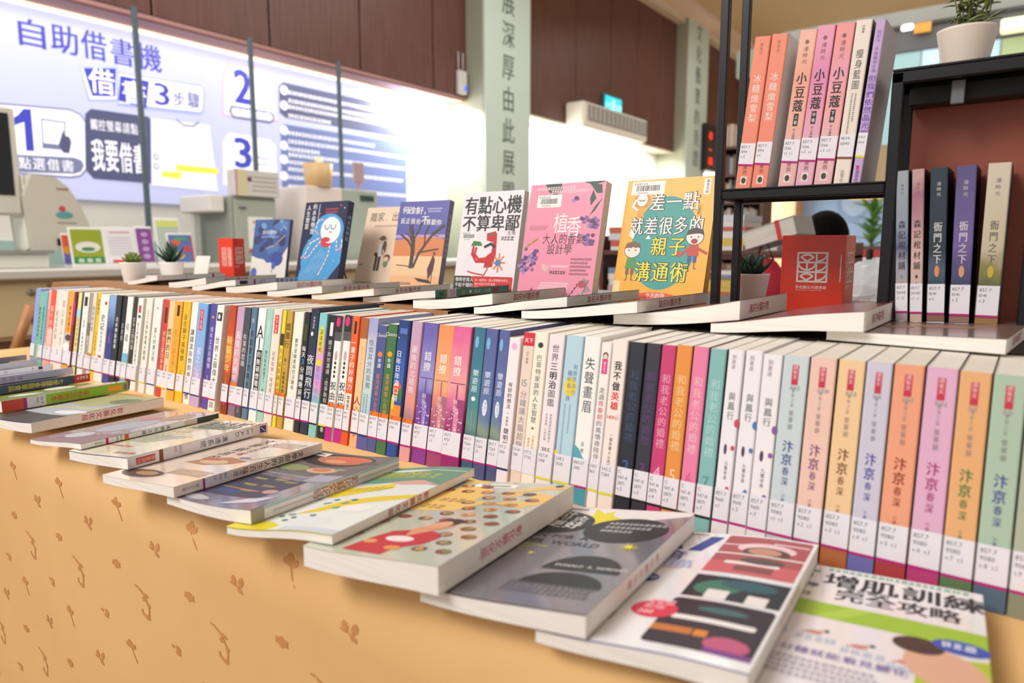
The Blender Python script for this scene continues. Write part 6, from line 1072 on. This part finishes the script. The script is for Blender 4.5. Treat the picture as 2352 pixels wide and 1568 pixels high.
# books on the upper bay
def ser_book(p_, T, H):
    p_.text('寶鼎', T*.5, .035, T*.3, '#8a5a5a', 0, 'v'); p_.rect(T*.3, .006, T*.7, .018, '#e8e0d8'); p_.ell(T*.5, .012, T*.15, .0045, '#4c4430', 12)
def mark(c): return lambda p, T, H: (p.text('漫時光', T*.5, H*.9, T*.3, c, 0, 'v', pitch=T*.36), p.ell(T*.5, H*.925, T*.12, .003, c, 8))
SHB = [
 (1690, 1726, '#ee8c72', 'slim coral book with white title, leftmost in the upper bay', [T_('冰糖燉雪梨', .24, .56, '#f8e6dc', w=.52), T_('夏秋作', .04, .12, '#b06a5c', w=.22)], 'm', '857.7|3194|v.2', ser_book, '#ee8c72'),
 (1727, 1764, '#ee8c72', 'slim coral book with white title, second in the upper bay', [T_('冰糖燉雪梨', .24, .56, '#f8e6dc', w=.52), T_('夏秋作', .04, .12, '#b06a5c', w=.22)], 'm', '857.7|3194|v.1', ser_book, '#d8d0d0'),
 (1788, 1827, 'G:peachm', 'peach book with black brush title and black plate, upper volume', [T_('小豆蔻', .26, .52, '#241c20', b=2, w=.62), T_('上卷', .53, .6, W_, b=1, w=.2), T_('不止是顆菜', .62, .72, '#4c3c40', w=.2)], 'm', '857.7|1266|v.1 c.1', decor(ser_book, mark('#8a5a5a'), box(.36, .525, .64, .605, '#241c20')), '#f0e8e4'),
 (1828, 1868, 'G:pinkm', 'pink marbled book with black brush title, middle volume', [T_('小豆蔻', .26, .52, '#241c20', b=2, w=.62), T_('中卷', .53, .6, W_, b=1, w=.2), T_('不止是顆菜', .62, .72, '#4c3c40', w=.2)], 'm', '857.7|1266|v.2 c.1', decor(ser_book, mark('#8a5a5a'), box(.36, .525, .64, .605, '#241c20')), '#b04c5c'),
 (1870, 1912, 'G:rosem', 'rose marbled book with black brush title, lower volume', [T_('小豆蔻', .26, .52, '#241c20', b=2, w=.62), T_('下卷', .53, .6, W_, b=1, w=.2), T_('不止是顆菜', .62, .72, '#4c3c40', w=.2)], 'm', '857.7|1266|v.3 c.1', decor(ser_book, mark('#8a5a5a'), box(.36, .525, .64, .605, '#241c20')), '#c04c54'),
 (1915, 1952, '#ece0d4', 'cream book with widely spaced black title in the upper bay', [T_('瘦身藍圖', .17, .42, '#3c3a3a', w=.5), bars(.4, .44, .74, '#8a8480', .12), bars(.62, .44, .62, '#8a8480', .12), T_('好健康', .03, .08, '#5a5450', w=.2)], 'b', '411.94|6040', lambda p, T, H: p.text('新編文化', T*.5, .018, T*.26, '#a09890', 0, 'v', pitch=.004), '#3c3840'),
 (1956, 1979, '#c4a8d4', 'lavender book with purple handwritten title, rightmost in the upper bay', [T_('從如今，不是最想念情', .06, .32, '#7c68b0', w=.5), T_('但我們依然晶光燦爛', .33, .76, '#6a3cae', b=1, w=.85)], 'y', '544.3|2144', lambda p, T, H: (p.rect(T*.3, .018, T*.6, .023, '#b83c6c'), p.text('布克文化', T*.5, .017, T*.5, '#4c4060', 0, 'v', pitch=.004)), '#c4bcc4'),
]
RAMPS.update({'peachm': [(.3, '#e8b4b0'), (.5, '#f0b09c'), (.7, '#eca48c'), (.9, '#f0b8a0')], 'pinkm': [(.3, '#e4b0c4'), (.5, '#e89cb4'), (.7, '#dc88b0'), (.9, '#e89cb8')], 'rosem': [(.3, '#e8b8bc'), (.5, '#f0a8a4'), (.7, '#e8a0b4'), (.9, '#ee9c98')],
 'mistb': [(.3, '#b0a4a4'), (.42, '#a0a0b0'), (.55, '#565a80'), (.65, '#8c98a8'), (.95, '#a0a8b0')], 'plum': [(.25, '#d0b4a4'), (.5, '#d8b4ac'), (.7, '#b88c94'), (.85, '#a46c80'), (.95, '#c49c9c')], 'ink': [(.3, '#38485c'), (.42, '#505c70'), (.5, '#2c3844'), (.95, '#2a3a48')],
 'purp': [(.3, '#3c4464'), (.42, '#584c7c'), (.55, '#74609c'), (.95, '#5c5484')], 'sand': [(.3, '#5c6444'), (.42, '#8c8450'), (.52, '#c8bca0'), (.95, '#d4c8b4')]})
for i, (x0, x1, c, lb, tx, st_, call, dc, bd) in enumerate(SHB):
    a = px(x0, 416, y=1.058); e_ = px(x1, 416, y=1.058); T = e_.x-a.x-.0008; H = [.215, .2145, .213, .2145, .213, .2125, .209][i]
    cc = colour(c); r = upright(T, H, .10, cc, bd, tx, st_, call, 0, deco=dc, shear=.0, lab=(.036, .066), pagecol='#e8e0d6')
    r.location = (a.x, 1.055, Z1+.003); r.rotation_euler = (0, math.radians([5.5, 5.5, 5.5, 5.2, 5.0, 4.6, 5.0][i]), 0)
    tag(r, lb, 'book', 'books standing in the upper shelf bay')
SHR = [
 (2060, 2088, 'G:mistb', 'grey blue misty spine in the lower right bay, leftmost', [T_('森記棺材鋪', .3, .62, '#2c2a38', b=1, w=.6)], '857.7|5040|v.1 c.2', '#6c8cac', '#a83c4c', .211),
 (2093, 2121, 'G:plum', 'plum and cream spine with black brush title in the bay', [T_('森記棺材鋪', .3, .62, '#2c2228', b=1, w=.6)], '857.7|5040|v.2 c.1', '#3c3038', '#a83c4c', .212),
 (2132, 2172, 'G:ink', 'dark ink blue spine with pale title in the bay', [T_('衙門之下', .32, .58, '#dcdcd8', b=1, w=.5)], '857.7|1041|v.1', None, '#e09060', .212),
 (2182, 2228, 'G:purp', 'purple spine with pale title and orange oval in the bay', [T_('衙門之下', .32, .58, '#dcd4dc', b=1, w=.45)], '857.7|1041|v.2', None, '#d8a070', .213),
 (2240, 2292, 'G:sand', 'sand coloured spine with grey title, rightmost in the bay', [T_('衙門之下', .32, .58, '#5c5854', b=1, w=.4)], '857.7|1041|v.3', None, '#c8b040', .214),
]
for i, (x0, x1, c, lb, tx, call, dia, oval, H) in enumerate(SHR):
    a = px(x0, 726, y=1.058); e_ = px(x1, 726, y=1.058); T = e_.x-a.x
    def dc(p, T, H, dia=dia, oval=oval, i=i):
        if dia: p.poly([(T*.5, H*.33), (T*.62, H*.345), (T*.5, H*.36), (T*.38, H*.345)], dia); p.ell(T*.5, H*.28, T*.16, .006, oval, 12)
        else: p.ell(T*.5, H*.38, T*.14, .0075, oval, 12)
        p.text('漫時光', T*.5, H*.92, T*.26, '#c8c4c4' if i in (2, 3) else '#7c787c', 0, 'v', pitch=T*.34)
        if i > 1: p.rect(0, 0, T, .015, '#dcd8dc'); p.rect(0, .016, T, .0235, ['#8a6450', '#947060', '#9a7444'][i-2])
        p.rect(T*.3, .004, T*.7, .014, '#e8e4dc'); p.ell(T*.5, .009, T*.13, .0035, '#4c4430', 10)
    r = upright(T, H, .084, colour(c), '#17171c', tx, 'm', call, 0, deco=dc, shear=.0, lab=(.027, .064), pagecol='#c8c0b0')
    r.location = (a.x, 1.052, RZ+.0005); r.rotation_euler = (0, math.radians([-3.4, -3.0, -2.7, -1.6, 0][i]), 0); tag(r, lb, 'book', 'books standing in the lower right bay')

# ---------------------------------------------------------------- red library bookends
def logo(p, u0, v0, w, h, c, lw):
    cw, ch = w/2, h/3; X = lambda t: u0+t*w; Y = lambda t: v0+t*h
    p.line([(X(0), Y(0)), (X(1), Y(0))], lw, c); p.line([(X(0), Y(1)), (X(1), Y(1))], lw, c); p.line([(X(0), Y(0)), (X(0), Y(1))], lw, c); p.line([(X(1), Y(0)), (X(1), Y(1))], lw, c)
    p.line([(X(.64), Y(0)), (X(.64), Y(1))], lw, c); p.line([(X(0), Y(.333)), (X(1), Y(.333))], lw, c); p.line([(X(0), Y(.667)), (X(1), Y(.667))], lw, c)
    def arc(cx, cy_, rx, ry, a0, a1): p.line([(X(cx+rx*math.cos(math.radians(a0+(a1-a0)*k/10))), Y(cy_+ry*math.sin(math.radians(a0+(a1-a0)*k/10)))) for k in range(11)], lw, c)
    arc(.32, .80, .22, .13, 20, 160); p.line([(X(.11), Y(.845)), (X(.32), Y(.70))], lw, c); p.line([(X(.53), Y(.845)), (X(.32), Y(.70))], lw, c)
    arc(.32, .667, .3, .26, 180, 360); p.line([(X(.32), Y(.667)), (X(.32), Y(.41))], lw, c)
    arc(.32, .14, .22, .13, 20, 160); p.line([(X(.11), Y(.185)), (X(.32), Y(.04))], lw, c); p.line([(X(.53), Y(.185)), (X(.32), Y(.04))], lw, c)
    arc(.64, 1, .36, .29, 270, 360); arc(.64, .667, .36, .29, 270, 360); arc(.64, .333, .36, .29, 270, 360)
def bookend(loc, rz, w, d, h, lb, small=False):
    red = mat('#f03c20', .35, coat=.3); r = empty('red_bookend', loc, rz, lb, 'bookend', 'red library bookends')
    lc = '#fff2ec'
    b = MB(); b.rbox((0, 0, 0), (w, .0035, h), red, .0008); p = Print(b, lambda u, v, n: (u, -n, v), w, h, .0002, .0001)
    if not small: logo(p, w*.27, h*.42, w*.46, h*.36, lc, .003); p.text('彰化縣公共圖書館', w*.25, h*.33, w*.06, lc, 1); p.text('The Public Library of Changhua County', w*.25, h*.305, w*.023, lc); p.rect(w*.93, h*.42, w*.945, h*.76, lc)
    else: logo(p, w*.24, h*.36, w*.3, h*.42, lc, .0012); logo(p, w*.66, h*.36, w*.2, h*.42, lc, .0012)
    b.build('front_panel', r)
    b = MB(); b.rbox((w-.003, .0035, 0), (w, d, h), red, .0008); p = Print(b, lambda u, v, n: (w+n, u, v), d, h, .0002, .0001)
    logo(p, d*.2, h*.42, d*.6, h*.36, lc, .002); p.text('彰化縣', d*.1, h*.33, d*.12, lc, 1); b.build('side_panel', r)
    b = MB(); b.rbox((0, .0035, 0), (.003, d, h), mat('#b8281c', .2), .0008); b.build('side_panel', r)
    b = MB(); b.rbox((.003, .004, 0), (w-.003, d-.001, .003), mat('#b8281c', .2), .0008); b.build('base_plate', r); return r
a = px(1797, 560, y=1.23); c = px(1944, 560, y=1.23)
bookend((a.x, 1.23, RZ), 0, c.x-a.x, .075, .132, 'glossy red bookend with white library logo beside the small succulent')
a = px(503, 600, y=1.28); bookend((a.x, 1.28, RZ), math.radians(12), .066, .05, .142, 'small red bookend with two logos left of the blue book', True)

# ---------------------------------------------------------------- potted plants
def pot(root, R, h, col, soil='#3c2c20'):
    b = MB(); b.lathe([(0, 0), (R*.72, 0), (R*.74, .003), (R*.98, h-.003), (R, h), (R*.93, h), (R*.91, h-.008), (0, h-.008)], mat(col, .45), 36); b.build('pot', root)
    b = MB(); b.lathe([(R*.9, h-.0078), (R*.5, h-.004), (0, h-.003)], mat(soil, .9), 20); b.build('soil', root)
def leafmesh(L, w, th, curl, m, tipc=None, cup=.3):
    """fleshy leaf along +x rising, w wide, curled upwards"""
    b = MB(); n = 10; vs = []; fs = []
    for i in range(n+1):
        t = i/n; ww = w*(math.sin(math.pi*(.12+.88*t))**.7)*(1 if t < .98 else .1)*.5; x = L*t; z = curl*L*t*t; h = th*(1-t)**.5
        vs += [(x, -ww, z+cup*ww), (x, 0, z), (x, ww, z+cup*ww), (x, 0, z-h-.0003)]
    for i in range(n):
        a = i*4
        for k in range(4): fs.append((a+k, a+4+k, a+4+(k+1) % 4, a+(k+1) % 4))
    fs += [(3, 2, 1, 0), (n*4, n*4+1, n*4+2, n*4+3)]; fs = [f[::-1] for f in fs]
    b.add(vs, fs, m, True)
    me = bpy.data.meshes.new('leaf'); me.from_pydata(b.v, [], b.f); me.materials.append(M_(m)); me.polygons.foreach_set('use_smooth', [True]*len(b.f)); return me
def putleaf(me, root, loc, az, el, sc=1, roll=0):
    o = bpy.data.objects.new('leaf', me); C.objects.link(o); o.parent = root
    o.matrix_local = Matrix.Translation(loc) @ Matrix.Rotation(az, 4, 'Z') @ Matrix.Rotation(-el, 4, 'Y') @ Matrix.Rotation(roll, 4, 'X') @ Matrix.Scale(sc, 4)
def succulent(loc, R, h, lb, kind, potc='#f4f0ec'):
    r = empty('potted_succulent', loc, 0, lb, 'plant', 'small potted succulents'); pot(r, R, h, potc); rn = random.Random(kind)
    if kind == 1:    # dark rosette with broad pointed leaves
        m = nodemat('leaf_dark', noise_mix('#24443c', '#3c6454', 25, lo=.3, hi=.8), .38); me = leafmesh(.042, .018, .006, .25, m)
        for k, (n, el, sc) in enumerate([(8, .35, 1.15), (7, .7, 1.05), (5, 1.05, .9), (4, 1.35, .7)]):
            for i in range(n): putleaf(me, r, (0, 0, h-.004+.003*k), 2*math.pi*i/n+k*.5+rn.uniform(-.1, .1), el+rn.uniform(-.08, .08), sc)
    elif kind == 2:  # light green rosette
        m = nodemat('leaf_green', noise_mix('#4c6428', '#8ca04c', 30, lo=.3, hi=.7), .45); me = leafmesh(.034, .014, .005, .3, m)
        for k, (n, el, sc) in enumerate([(11, .3, 1.1), (10, .6, 1.05), (8, .95, .95), (6, 1.3, .8)]):
            for i in range(n): putleaf(me, r, (0, 0, h-.004+.002*k), 2*math.pi*i/n+k*.4, el+rn.uniform(-.08, .08), sc)
    else:            # spiky aloe
        m = nodemat('leaf_aloe', noise_mix('#1e3428', '#34543c', 40, lo=.3, hi=.7), .3); me = leafmesh(.06, .012, .005, .12, m)
        for k, (n, el, sc) in enumerate([(7, .55, 1.0), (7, .9, 1.1), (5, 1.25, 1.15)]):
            for i in range(n): putleaf(me, r, (0, 0, h-.004), 2*math.pi*i/n+k*.45+rn.uniform(-.2, .2), el+rn.uniform(-.1, .1), sc*rn.uniform(.85, 1.05))
    return r
a = px(1726, 640, y=1.36); succulent((a.x, 1.36, RZ), .034, .062, 'dark green rosette succulent in a white pot beside the red bookend', 1)
a = px(309, 648, y=1.04); succulent((a.x, 1.04, RZ), .039, .066, 'pale green rosette succulent in a white pot at the left', 2)
a = px(396, 645, y=1.13); succulent((a.x, 1.13, RZ), .038, .066, 'dark spiky aloe in a white pot right of the green rosette', 3)
a = px(2216, 120, y=1.10); r = empty('potted_plant', (a.x, 1.11, Z2+.003), 0, 'bushy leafy plant in a cream pot on top of the shelf', 'plant')
pot(r, .0345, .050, '#e6d8c8')
rn = random.Random(12); sm_ = mat('#6c7c34', .5); b = MB(); tips = []
for i in range(13):
    az = rn.uniform(0, 6.28); ln_ = rn.uniform(.0, .035); hh = rn.uniform(.07, .12); x0, y0 = .02*math.cos(az)*rn.random(), .02*math.sin(az)*rn.random()
    P = [(x0, y0, .045), (x0+ln_*.3*math.cos(az), y0+ln_*.3*math.sin(az), .045+hh*.5), (x0+ln_*math.cos(az), y0+ln_*math.sin(az), .045+hh)]; b.tube(P, .0009, sm_, 5); tips.append(P)
b.build('stems', r)
me = leafmesh(.021, .0055, .0008, -.25, nodemat('leaf_olive', noise_mix('#3c4818', '#84903c', 60, lo=.3, hi=.7), .35), cup=.5)
for P in tips:
    for k in range(11):
        t = .12+.88*k/10; A, B_ = (P[0], P[1]) if t < .5 else (P[1], P[2]); q = (t*2) % 1 if t < .999 else 1
        L_ = tuple(A[j]+(B_[j]-A[j])*q for j in range(3)); putleaf(me, r, L_, k*2.4+rn.uniform(-.4, .4), rn.uniform(.1, .7), rn.uniform(.7, 1.1), rn.uniform(-.3, .3))
b = MB(); A = px(442, 632, y=1.30); b.rbox((0, 0, 0), (.07, .003, .085), '#f2efe4', .001); o = b.build('blank_card', loc=(A.x, 1.30, RZ), rz=.2); o.rotation_euler = (-.25, 0, .2); tag(o, 'small blank white card left of the small red bookend', 'card')
b = MB(); b.rbox((0, 0, 0), (.16, .12, .014), '#cfd0d8', .002); p = Print(b, lambda u, v, n: (u, -n, v), .16, .014, .0001, .0001); p.rect(.02, .001, .06, .012, '#5a6c98'); p.rect(.075, .001, .14, .012, '#6c6c80')
A = px(300, 655, y=1.1); tag(b.build('thin_booklet', loc=(A.x-.06, 1.12, RZ+.0005), rz=.1), 'thin booklet with grey blue blocks behind the left succulents', 'booklet')

# ---------------------------------------------------------------- people and furniture beyond the table
import bmesh
def skinned(name, joints, edges, m, parent, sub=2, root=0):
    bm_ = bmesh.new(); ly = bm_.verts.layers.skin.verify(); vs = [bm_.verts.new(j[0]) for j in joints]
    for v, j in zip(vs, joints): v[ly].radius = j[1] if isinstance(j[1], tuple) else (j[1], j[1])
    vs[root][ly].use_root = True
    for a, c in edges: bm_.edges.new((vs[a], vs[c]))
    me = bpy.data.meshes.new(name); bm_.to_mesh(me); bm_.free(); me.materials.append(M_(m)); o = bpy.data.objects.new(name, me); C.objects.link(o); o.parent = parent
    o.modifiers.new('skin', 'SKIN').use_smooth_shade = True; s_ = o.modifiers.new('sub', 'SUBSURF'); s_.levels = sub; s_.render_levels = sub; return o
PY = 3.1; A = px(1898, 520, y=PY); HX = A.x
pr = empty('person', (HX, PY, 0), 0, 'seated person with black hair in a grey jacket behind the red bookend', 'person')
HZ = px(1898, 489, y=PY).z; hz = HZ-.115
skn = '#d8a888'; jk = nodemat('grey_jacket', noise_mix('#98a0aa', '#a8b0b8', 20), .8)
J = [((0, 0, hz-.70), .12), ((0, .01, hz-.50), .125), ((0, .0, hz-.32), (.15, .11)), ((0, 0, hz-.22), .07), ((0, -.01, hz-.13), .05),
     ((-.17, 0, hz-.25), .055), ((-.22, -.05, hz-.45), .045), ((-.16, -.22, hz-.52), .035), ((.17, 0, hz-.25), .055), ((.22, -.05, hz-.45), .045), ((.16, -.22, hz-.52), .035),
     ((-.1, -.1, hz-.72), .08), ((-.12, -.42, hz-.72), .06), ((-.12, -.42, .05), .045), ((.1, -.1, hz-.72), .08), ((.12, -.42, hz-.72), .06), ((.12, -.42, .05), .045)]
skinned('jacket', J[:4]+J[5:11], [(0, 1), (1, 2), (2, 3), (2, 4), (4, 5), (5, 6), (2, 7), (7, 8), (8, 9)], jk, pr)
skinned('legs', [J[0]]+J[11:], [(0, 1), (1, 2), (2, 3), (0, 4), (4, 5), (5, 6)], '#2c3040', pr)
def ovoid(name, c, r, m, par, seg=20, top=1.0, bot=1.0):
    b = MB(); prof = []
    for i in range(13): a = -math.pi/2+math.pi*i/12; prof.append((math.cos(a), math.sin(a)))
    vs = []; fs = []
    for (cr_, sz) in prof:
        for k in range(seg): t = 2*math.pi*k/seg; q = bot if sz < 0 else top; vs.append((c[0]+r[0]*cr_*math.cos(t)*(1 if sz > -.2 else .92), c[1]+r[1]*cr_*math.sin(t), c[2]+r[2]*sz*q))
    for i in range(12):
        for k in range(seg): j = (k+1) % seg; fs.append((i*seg+k, i*seg+j, (i+1)*seg+j, (i+1)*seg+k))
    b.add(vs, fs, m, True); return b, b.build(name, par) if name else None
# head looking down and away, face with eyes, nose, mouth, ears
b, _ = ovoid(None, (0, 0, hz), (.075, .09, .11), mat(skn, .5), None)
for s_ in (-1, 1):
    b2, _ = ovoid(None, (s_*.077, .0, hz-.005), (.01, .02, .03), mat(skn, .5), None, 8); b.add(b2.v, b2.f, mat(skn, .5), True)
    b2, _ = ovoid(None, (s_*.03, .08, hz-.0), (.013, .008, .007), '#f0ece8', None, 8); b.add(b2.v, b2.f, '#f0ece8', True); b2, _ = ovoid(None, (s_*.03, .087, hz-.0), (.005, .003, .005), '#20140c', None, 6); b.add(b2.v, b2.f, '#20140c', True)
b2, _ = ovoid(None, (0, .092, hz-.028), (.011, .014, .02), mat(skn, .5), None, 8); b.add(b2.v, b2.f, mat(skn, .5), True)
b2, _ = ovoid(None, (0, .082, hz-.062), (.024, .007, .006), '#b86a60', None, 8); b.add(b2.v, b2.f, '#b86a60', True)
b.tube([(0, -.005, hz-.19), (0, 0, hz-.07)], [.05, .047], mat(skn, .5), 12); b.build('head', pr)
b, _ = ovoid(None, (0, -.014, hz+.014), (.092, .1, .112), nodemat('black_hair', noise_mix('#050404', '#0b0909', 60, (1, 1, .1)), .8), None, 26)
MATS['black_hair'].node_tree.nodes['Principled BSDF'].inputs['Specular IOR Level'].default_value = .08
b.tube([(-.05, -.08, hz-.02), (-.09, -.09, hz-.12), (-.12, -.06, hz-.24)], [.03, .028, .01], mat('#0a0808', .4), 10); b.build('hair', pr)
for s_ in (-1, 1):
    Hn = [((s_*.16, -.22, hz-.52), .03), ((s_*.13, -.27, hz-.525), .028), ((s_*.12, -.31, hz-.53), .026)]
    ed_ = [(0, 1), (1, 2)]
    for k in range(4):
        n = len(Hn); ox = s_*.12+(-.024+.016*k); LL = (.028, .034, .032, .024)[k]
        Hn += [((ox, -.33, hz-.53), .009), ((ox, -.33-LL, hz-.537), .0085), ((ox, -.33-LL*1.7, hz-.552), .007)]; ed_ += [(2, n), (n, n+1), (n+1, n+2)]
    n = len(Hn); Hn += [((s_*.13-s_*.035, -.285, hz-.53), .01), ((s_*.13-s_*.055, -.315, hz-.535), .008)]; ed_ += [(1, n), (n, n+1)]
    skinned('hand', Hn, ed_, skn, pr, 1)
ch = empty('chair', (HX, PY+.02, 0), 0, 'plain dark chair under the seated person', 'chair')
b = MB(); b.rbox((-.21, -.2, hz-.87), (.21, .2, hz-.83), '#3c3c40', .01); b.build('seat', ch)
for sx in (-.18, .18):
    for sy in (-.17, .17): b = MB(); b.tube([(sx, sy, 0), (sx, sy, hz-.86)], .012, mat('#4a4a4c', .4, .5)); b.build('leg', ch)
A = px(1768, 680, y=2.7); b = MB(); b.lathe([(0, 0), (.07, .01), (.085, .08), (.07, .15), (.04, .19), (.02, .2)], mat('#b01c30', .6), 18); b.tube([(-.04, 0, .17), (0, 0, .27), (.04, 0, .17)], .006, '#8c1424')
RB = b
# low tables behind
def lowtable(x, y, w, d, h, lb, c='#9c7450'):
    t = empty('side_table', (x, y, 0), 0, lb, 'table'); b = MB(); b.rbox((0, 0, h-.03), (w, d, h), c, .005); b.build('tabletop', t)
    for xx in (.03, w-.06):
        for yy in (.03, d-.06): b = MB(); b.box((xx, yy, 0), (xx+.03, yy+.03, h-.03), mat('#3c3430', .5)); b.build('leg', t)
    return t
A = px(1655, 640, y=2.6); lowtable(A.x, 2.25, 1.05, .42, .86, 'dark wooden reading table behind the shelf, holding a red bag', '#5c4030')
o = RB.build('shopping_bag', loc=(px(1778, 660, y=2.6).x, 2.47, .861)); tag(o, 'crimson bag beside the seated person', 'bag')
A = px(1995, 690, y=2.55); b = MB(); rn = random.Random(3); vs = []; fs = []
b2, _ = ovoid(None, (0, 0, .09), (.13, .09, .095), mat('#dfe3e8', .15, alpha=.75), None, 18); b.add([(x+rn.uniform(-.012, .012), y+rn.uniform(-.01, .01), z+rn.uniform(-.012, .012)) for x, y, z in b2.v], b2.f, mat('#dfe3e8', .15, alpha=.75))
tag(b.build('plastic_bag', loc=(A.x+.02, 2.5, .872)), 'crumpled clear plastic bag at the right of the reading table', 'bag')
A = px(2030, 690, y=2.5); b, _ = ovoid(None, (0, 0, .04), (.04, .04, .04), '#e8902c', None, 14); tag(b.build('orange_fruit', loc=(A.x-.03, 2.34, .861)), 'orange fruit in front of the plastic bag', 'fruit')
# thick book with a red ribbon tilted on the table
A = px(1722, 575, y=2.5); bk = empty('ribbon_book', (A.x, 2.45, px(1735, 575, y=2.45).z), 0, 'thick pale block of a book with a red ribbon, tilted behind the succulent', 'book'); bk.rotation_euler = (0, -.28, -.2)
b = MB(); b.box((.002, .002, .003), (.19, .13, .062), pages(2, '#c8c0b8')); b.build('page_block', bk)
b = MB(); b.box((0, 0, 0), (.192, .134, .003), '#8c8884'); b.box((0, 0, .062), (.192, .134, .065), '#a8a4a0'); b.box((.19, 0, .003), (.193, .134, .062), mat('#a8a4a0')); b.build('cover', bk)
b = MB(); b.box((.125, -.0015, -.002), (.14, 0, .067), '#c83c30'); b.box((.125, -.0015, .0655), (.14, .134, .067), mat('#c83c30')); b.build('ribbon', bk)
# book trolleys with stacked returns behind the display books
def trolley(x, y, w, lb, seed, n=3, top=1.15):
    t = empty('book_cart', (x, y, 0), 0, lb, 'cart'); b = MB(); m = mat('#5c3c30', .5)
    for k in range(n): z = .25+k*(top-.35)/(n-1); b.rbox((0, 0, z), (w, .35, z+.025), m, .004)
    b.box((0, 0, .1), (.025, .35, top), m); b.box((w-.025, 0, .1), (w, .35, top), m); b.build('frame', t)
    rn = random.Random(seed); g = MB()
    for k in range(n):
        z = .276+k*(top-.35)/(n-1); x_ = .04
        while x_ < w-.26:
            zz = z
            for j in range(rn.randint(4, 7)):
                h = rn.uniform(.018, .035); o_ = rn.uniform(0, .02); c = rn.choice(['#e8e4e0', '#d8dce4', '#c86a58', '#e0c060', '#7c98b8', '#f0ece8', '#d8a8b8', '#5c6c84']); g.box((x_+o_, .02, zz), (x_+.21+o_, .28, zz+h), mat(c, .6)); zz += h+.001
            x_ += .245
    g.build('stacked_books', t, props={'kind': 'stuff'})
    for sx in (.03, w-.03):
        for sy in (.04, .31): b = MB(); b.lathe([(0, 0), (.03, .0), (.03, .1), (0, .1)], mat('#2c2c2c', .5), 12, (sx, sy, 0)); b.build('caster', t)
A = px(1375, 600, y=3.2); trolley(A.x, 3.2, 1.0, 'dark book cart with stacked returns between the pink and yellow books', 3, 4, 1.16)
A = px(1640, 600, y=4.6); trolley(A.x-.1, 4.6, .95, 'dark book cart with stacked books behind the left shelf posts', 9, 4, 1.13)
# queue barrier and white desk at the far end, small green plant
b0 = px(1968, 580, y=5.2); b1 = px(2034, 580, y=5.2)
qb = empty('queue_barrier', (b0.x, 5.2, 0), 0, 'queue barrier with a red belt seen through the shelf', 'barrier')
for xx in (.08, b1.x-b0.x+.3): b = MB(); b.lathe([(0, 0), (.16, 0), (.16, .015), (.03, .03), (.022, .04), (.022, b0.z+.02), (0, b0.z+.03)], mat('#1c1c20', .4, .4), 16, (xx, 0, 0)); b.build('post', qb)
b = MB(); b.box((-.25, -.003, b0.z-.03), (b1.x-b0.x+.3, .003, b0.z+.018), '#d84848'); b.build('belt', qb)
A = px(1960, 592, y=6.4); B_ = px(2040, 592, y=6.4); b = MB(); b.rbox((A.x-.1, 6.4, 0), (B_.x+.3, 6.9, A.z), '#dfe2ea', .01); tag(b.build('white_desk'), 'white desk behind the queue barrier', 'desk')
A = px(2000, 575, y=6.6); r = empty('potted_plant', (A.x, 6.6, px(1960, 592, y=6.4).z), 0, 'small bright green plant on the white desk', 'plant'); pot(r, .09, .10, '#6c5440')
me = leafmesh(.2, .07, .004, -.2, mat('#5c8c3c', .5), cup=.3); rn = random.Random(1)
for i in range(26): putleaf(me, r, (0, 0, .1+i*.012), i*2.4, rn.uniform(.3, 1.1), rn.uniform(.7, 1.05))
b = MB(); b.tube([(0, 0, .09), (0, 0, .42)], .01, '#5c6c3c'); b.build('stem', r)
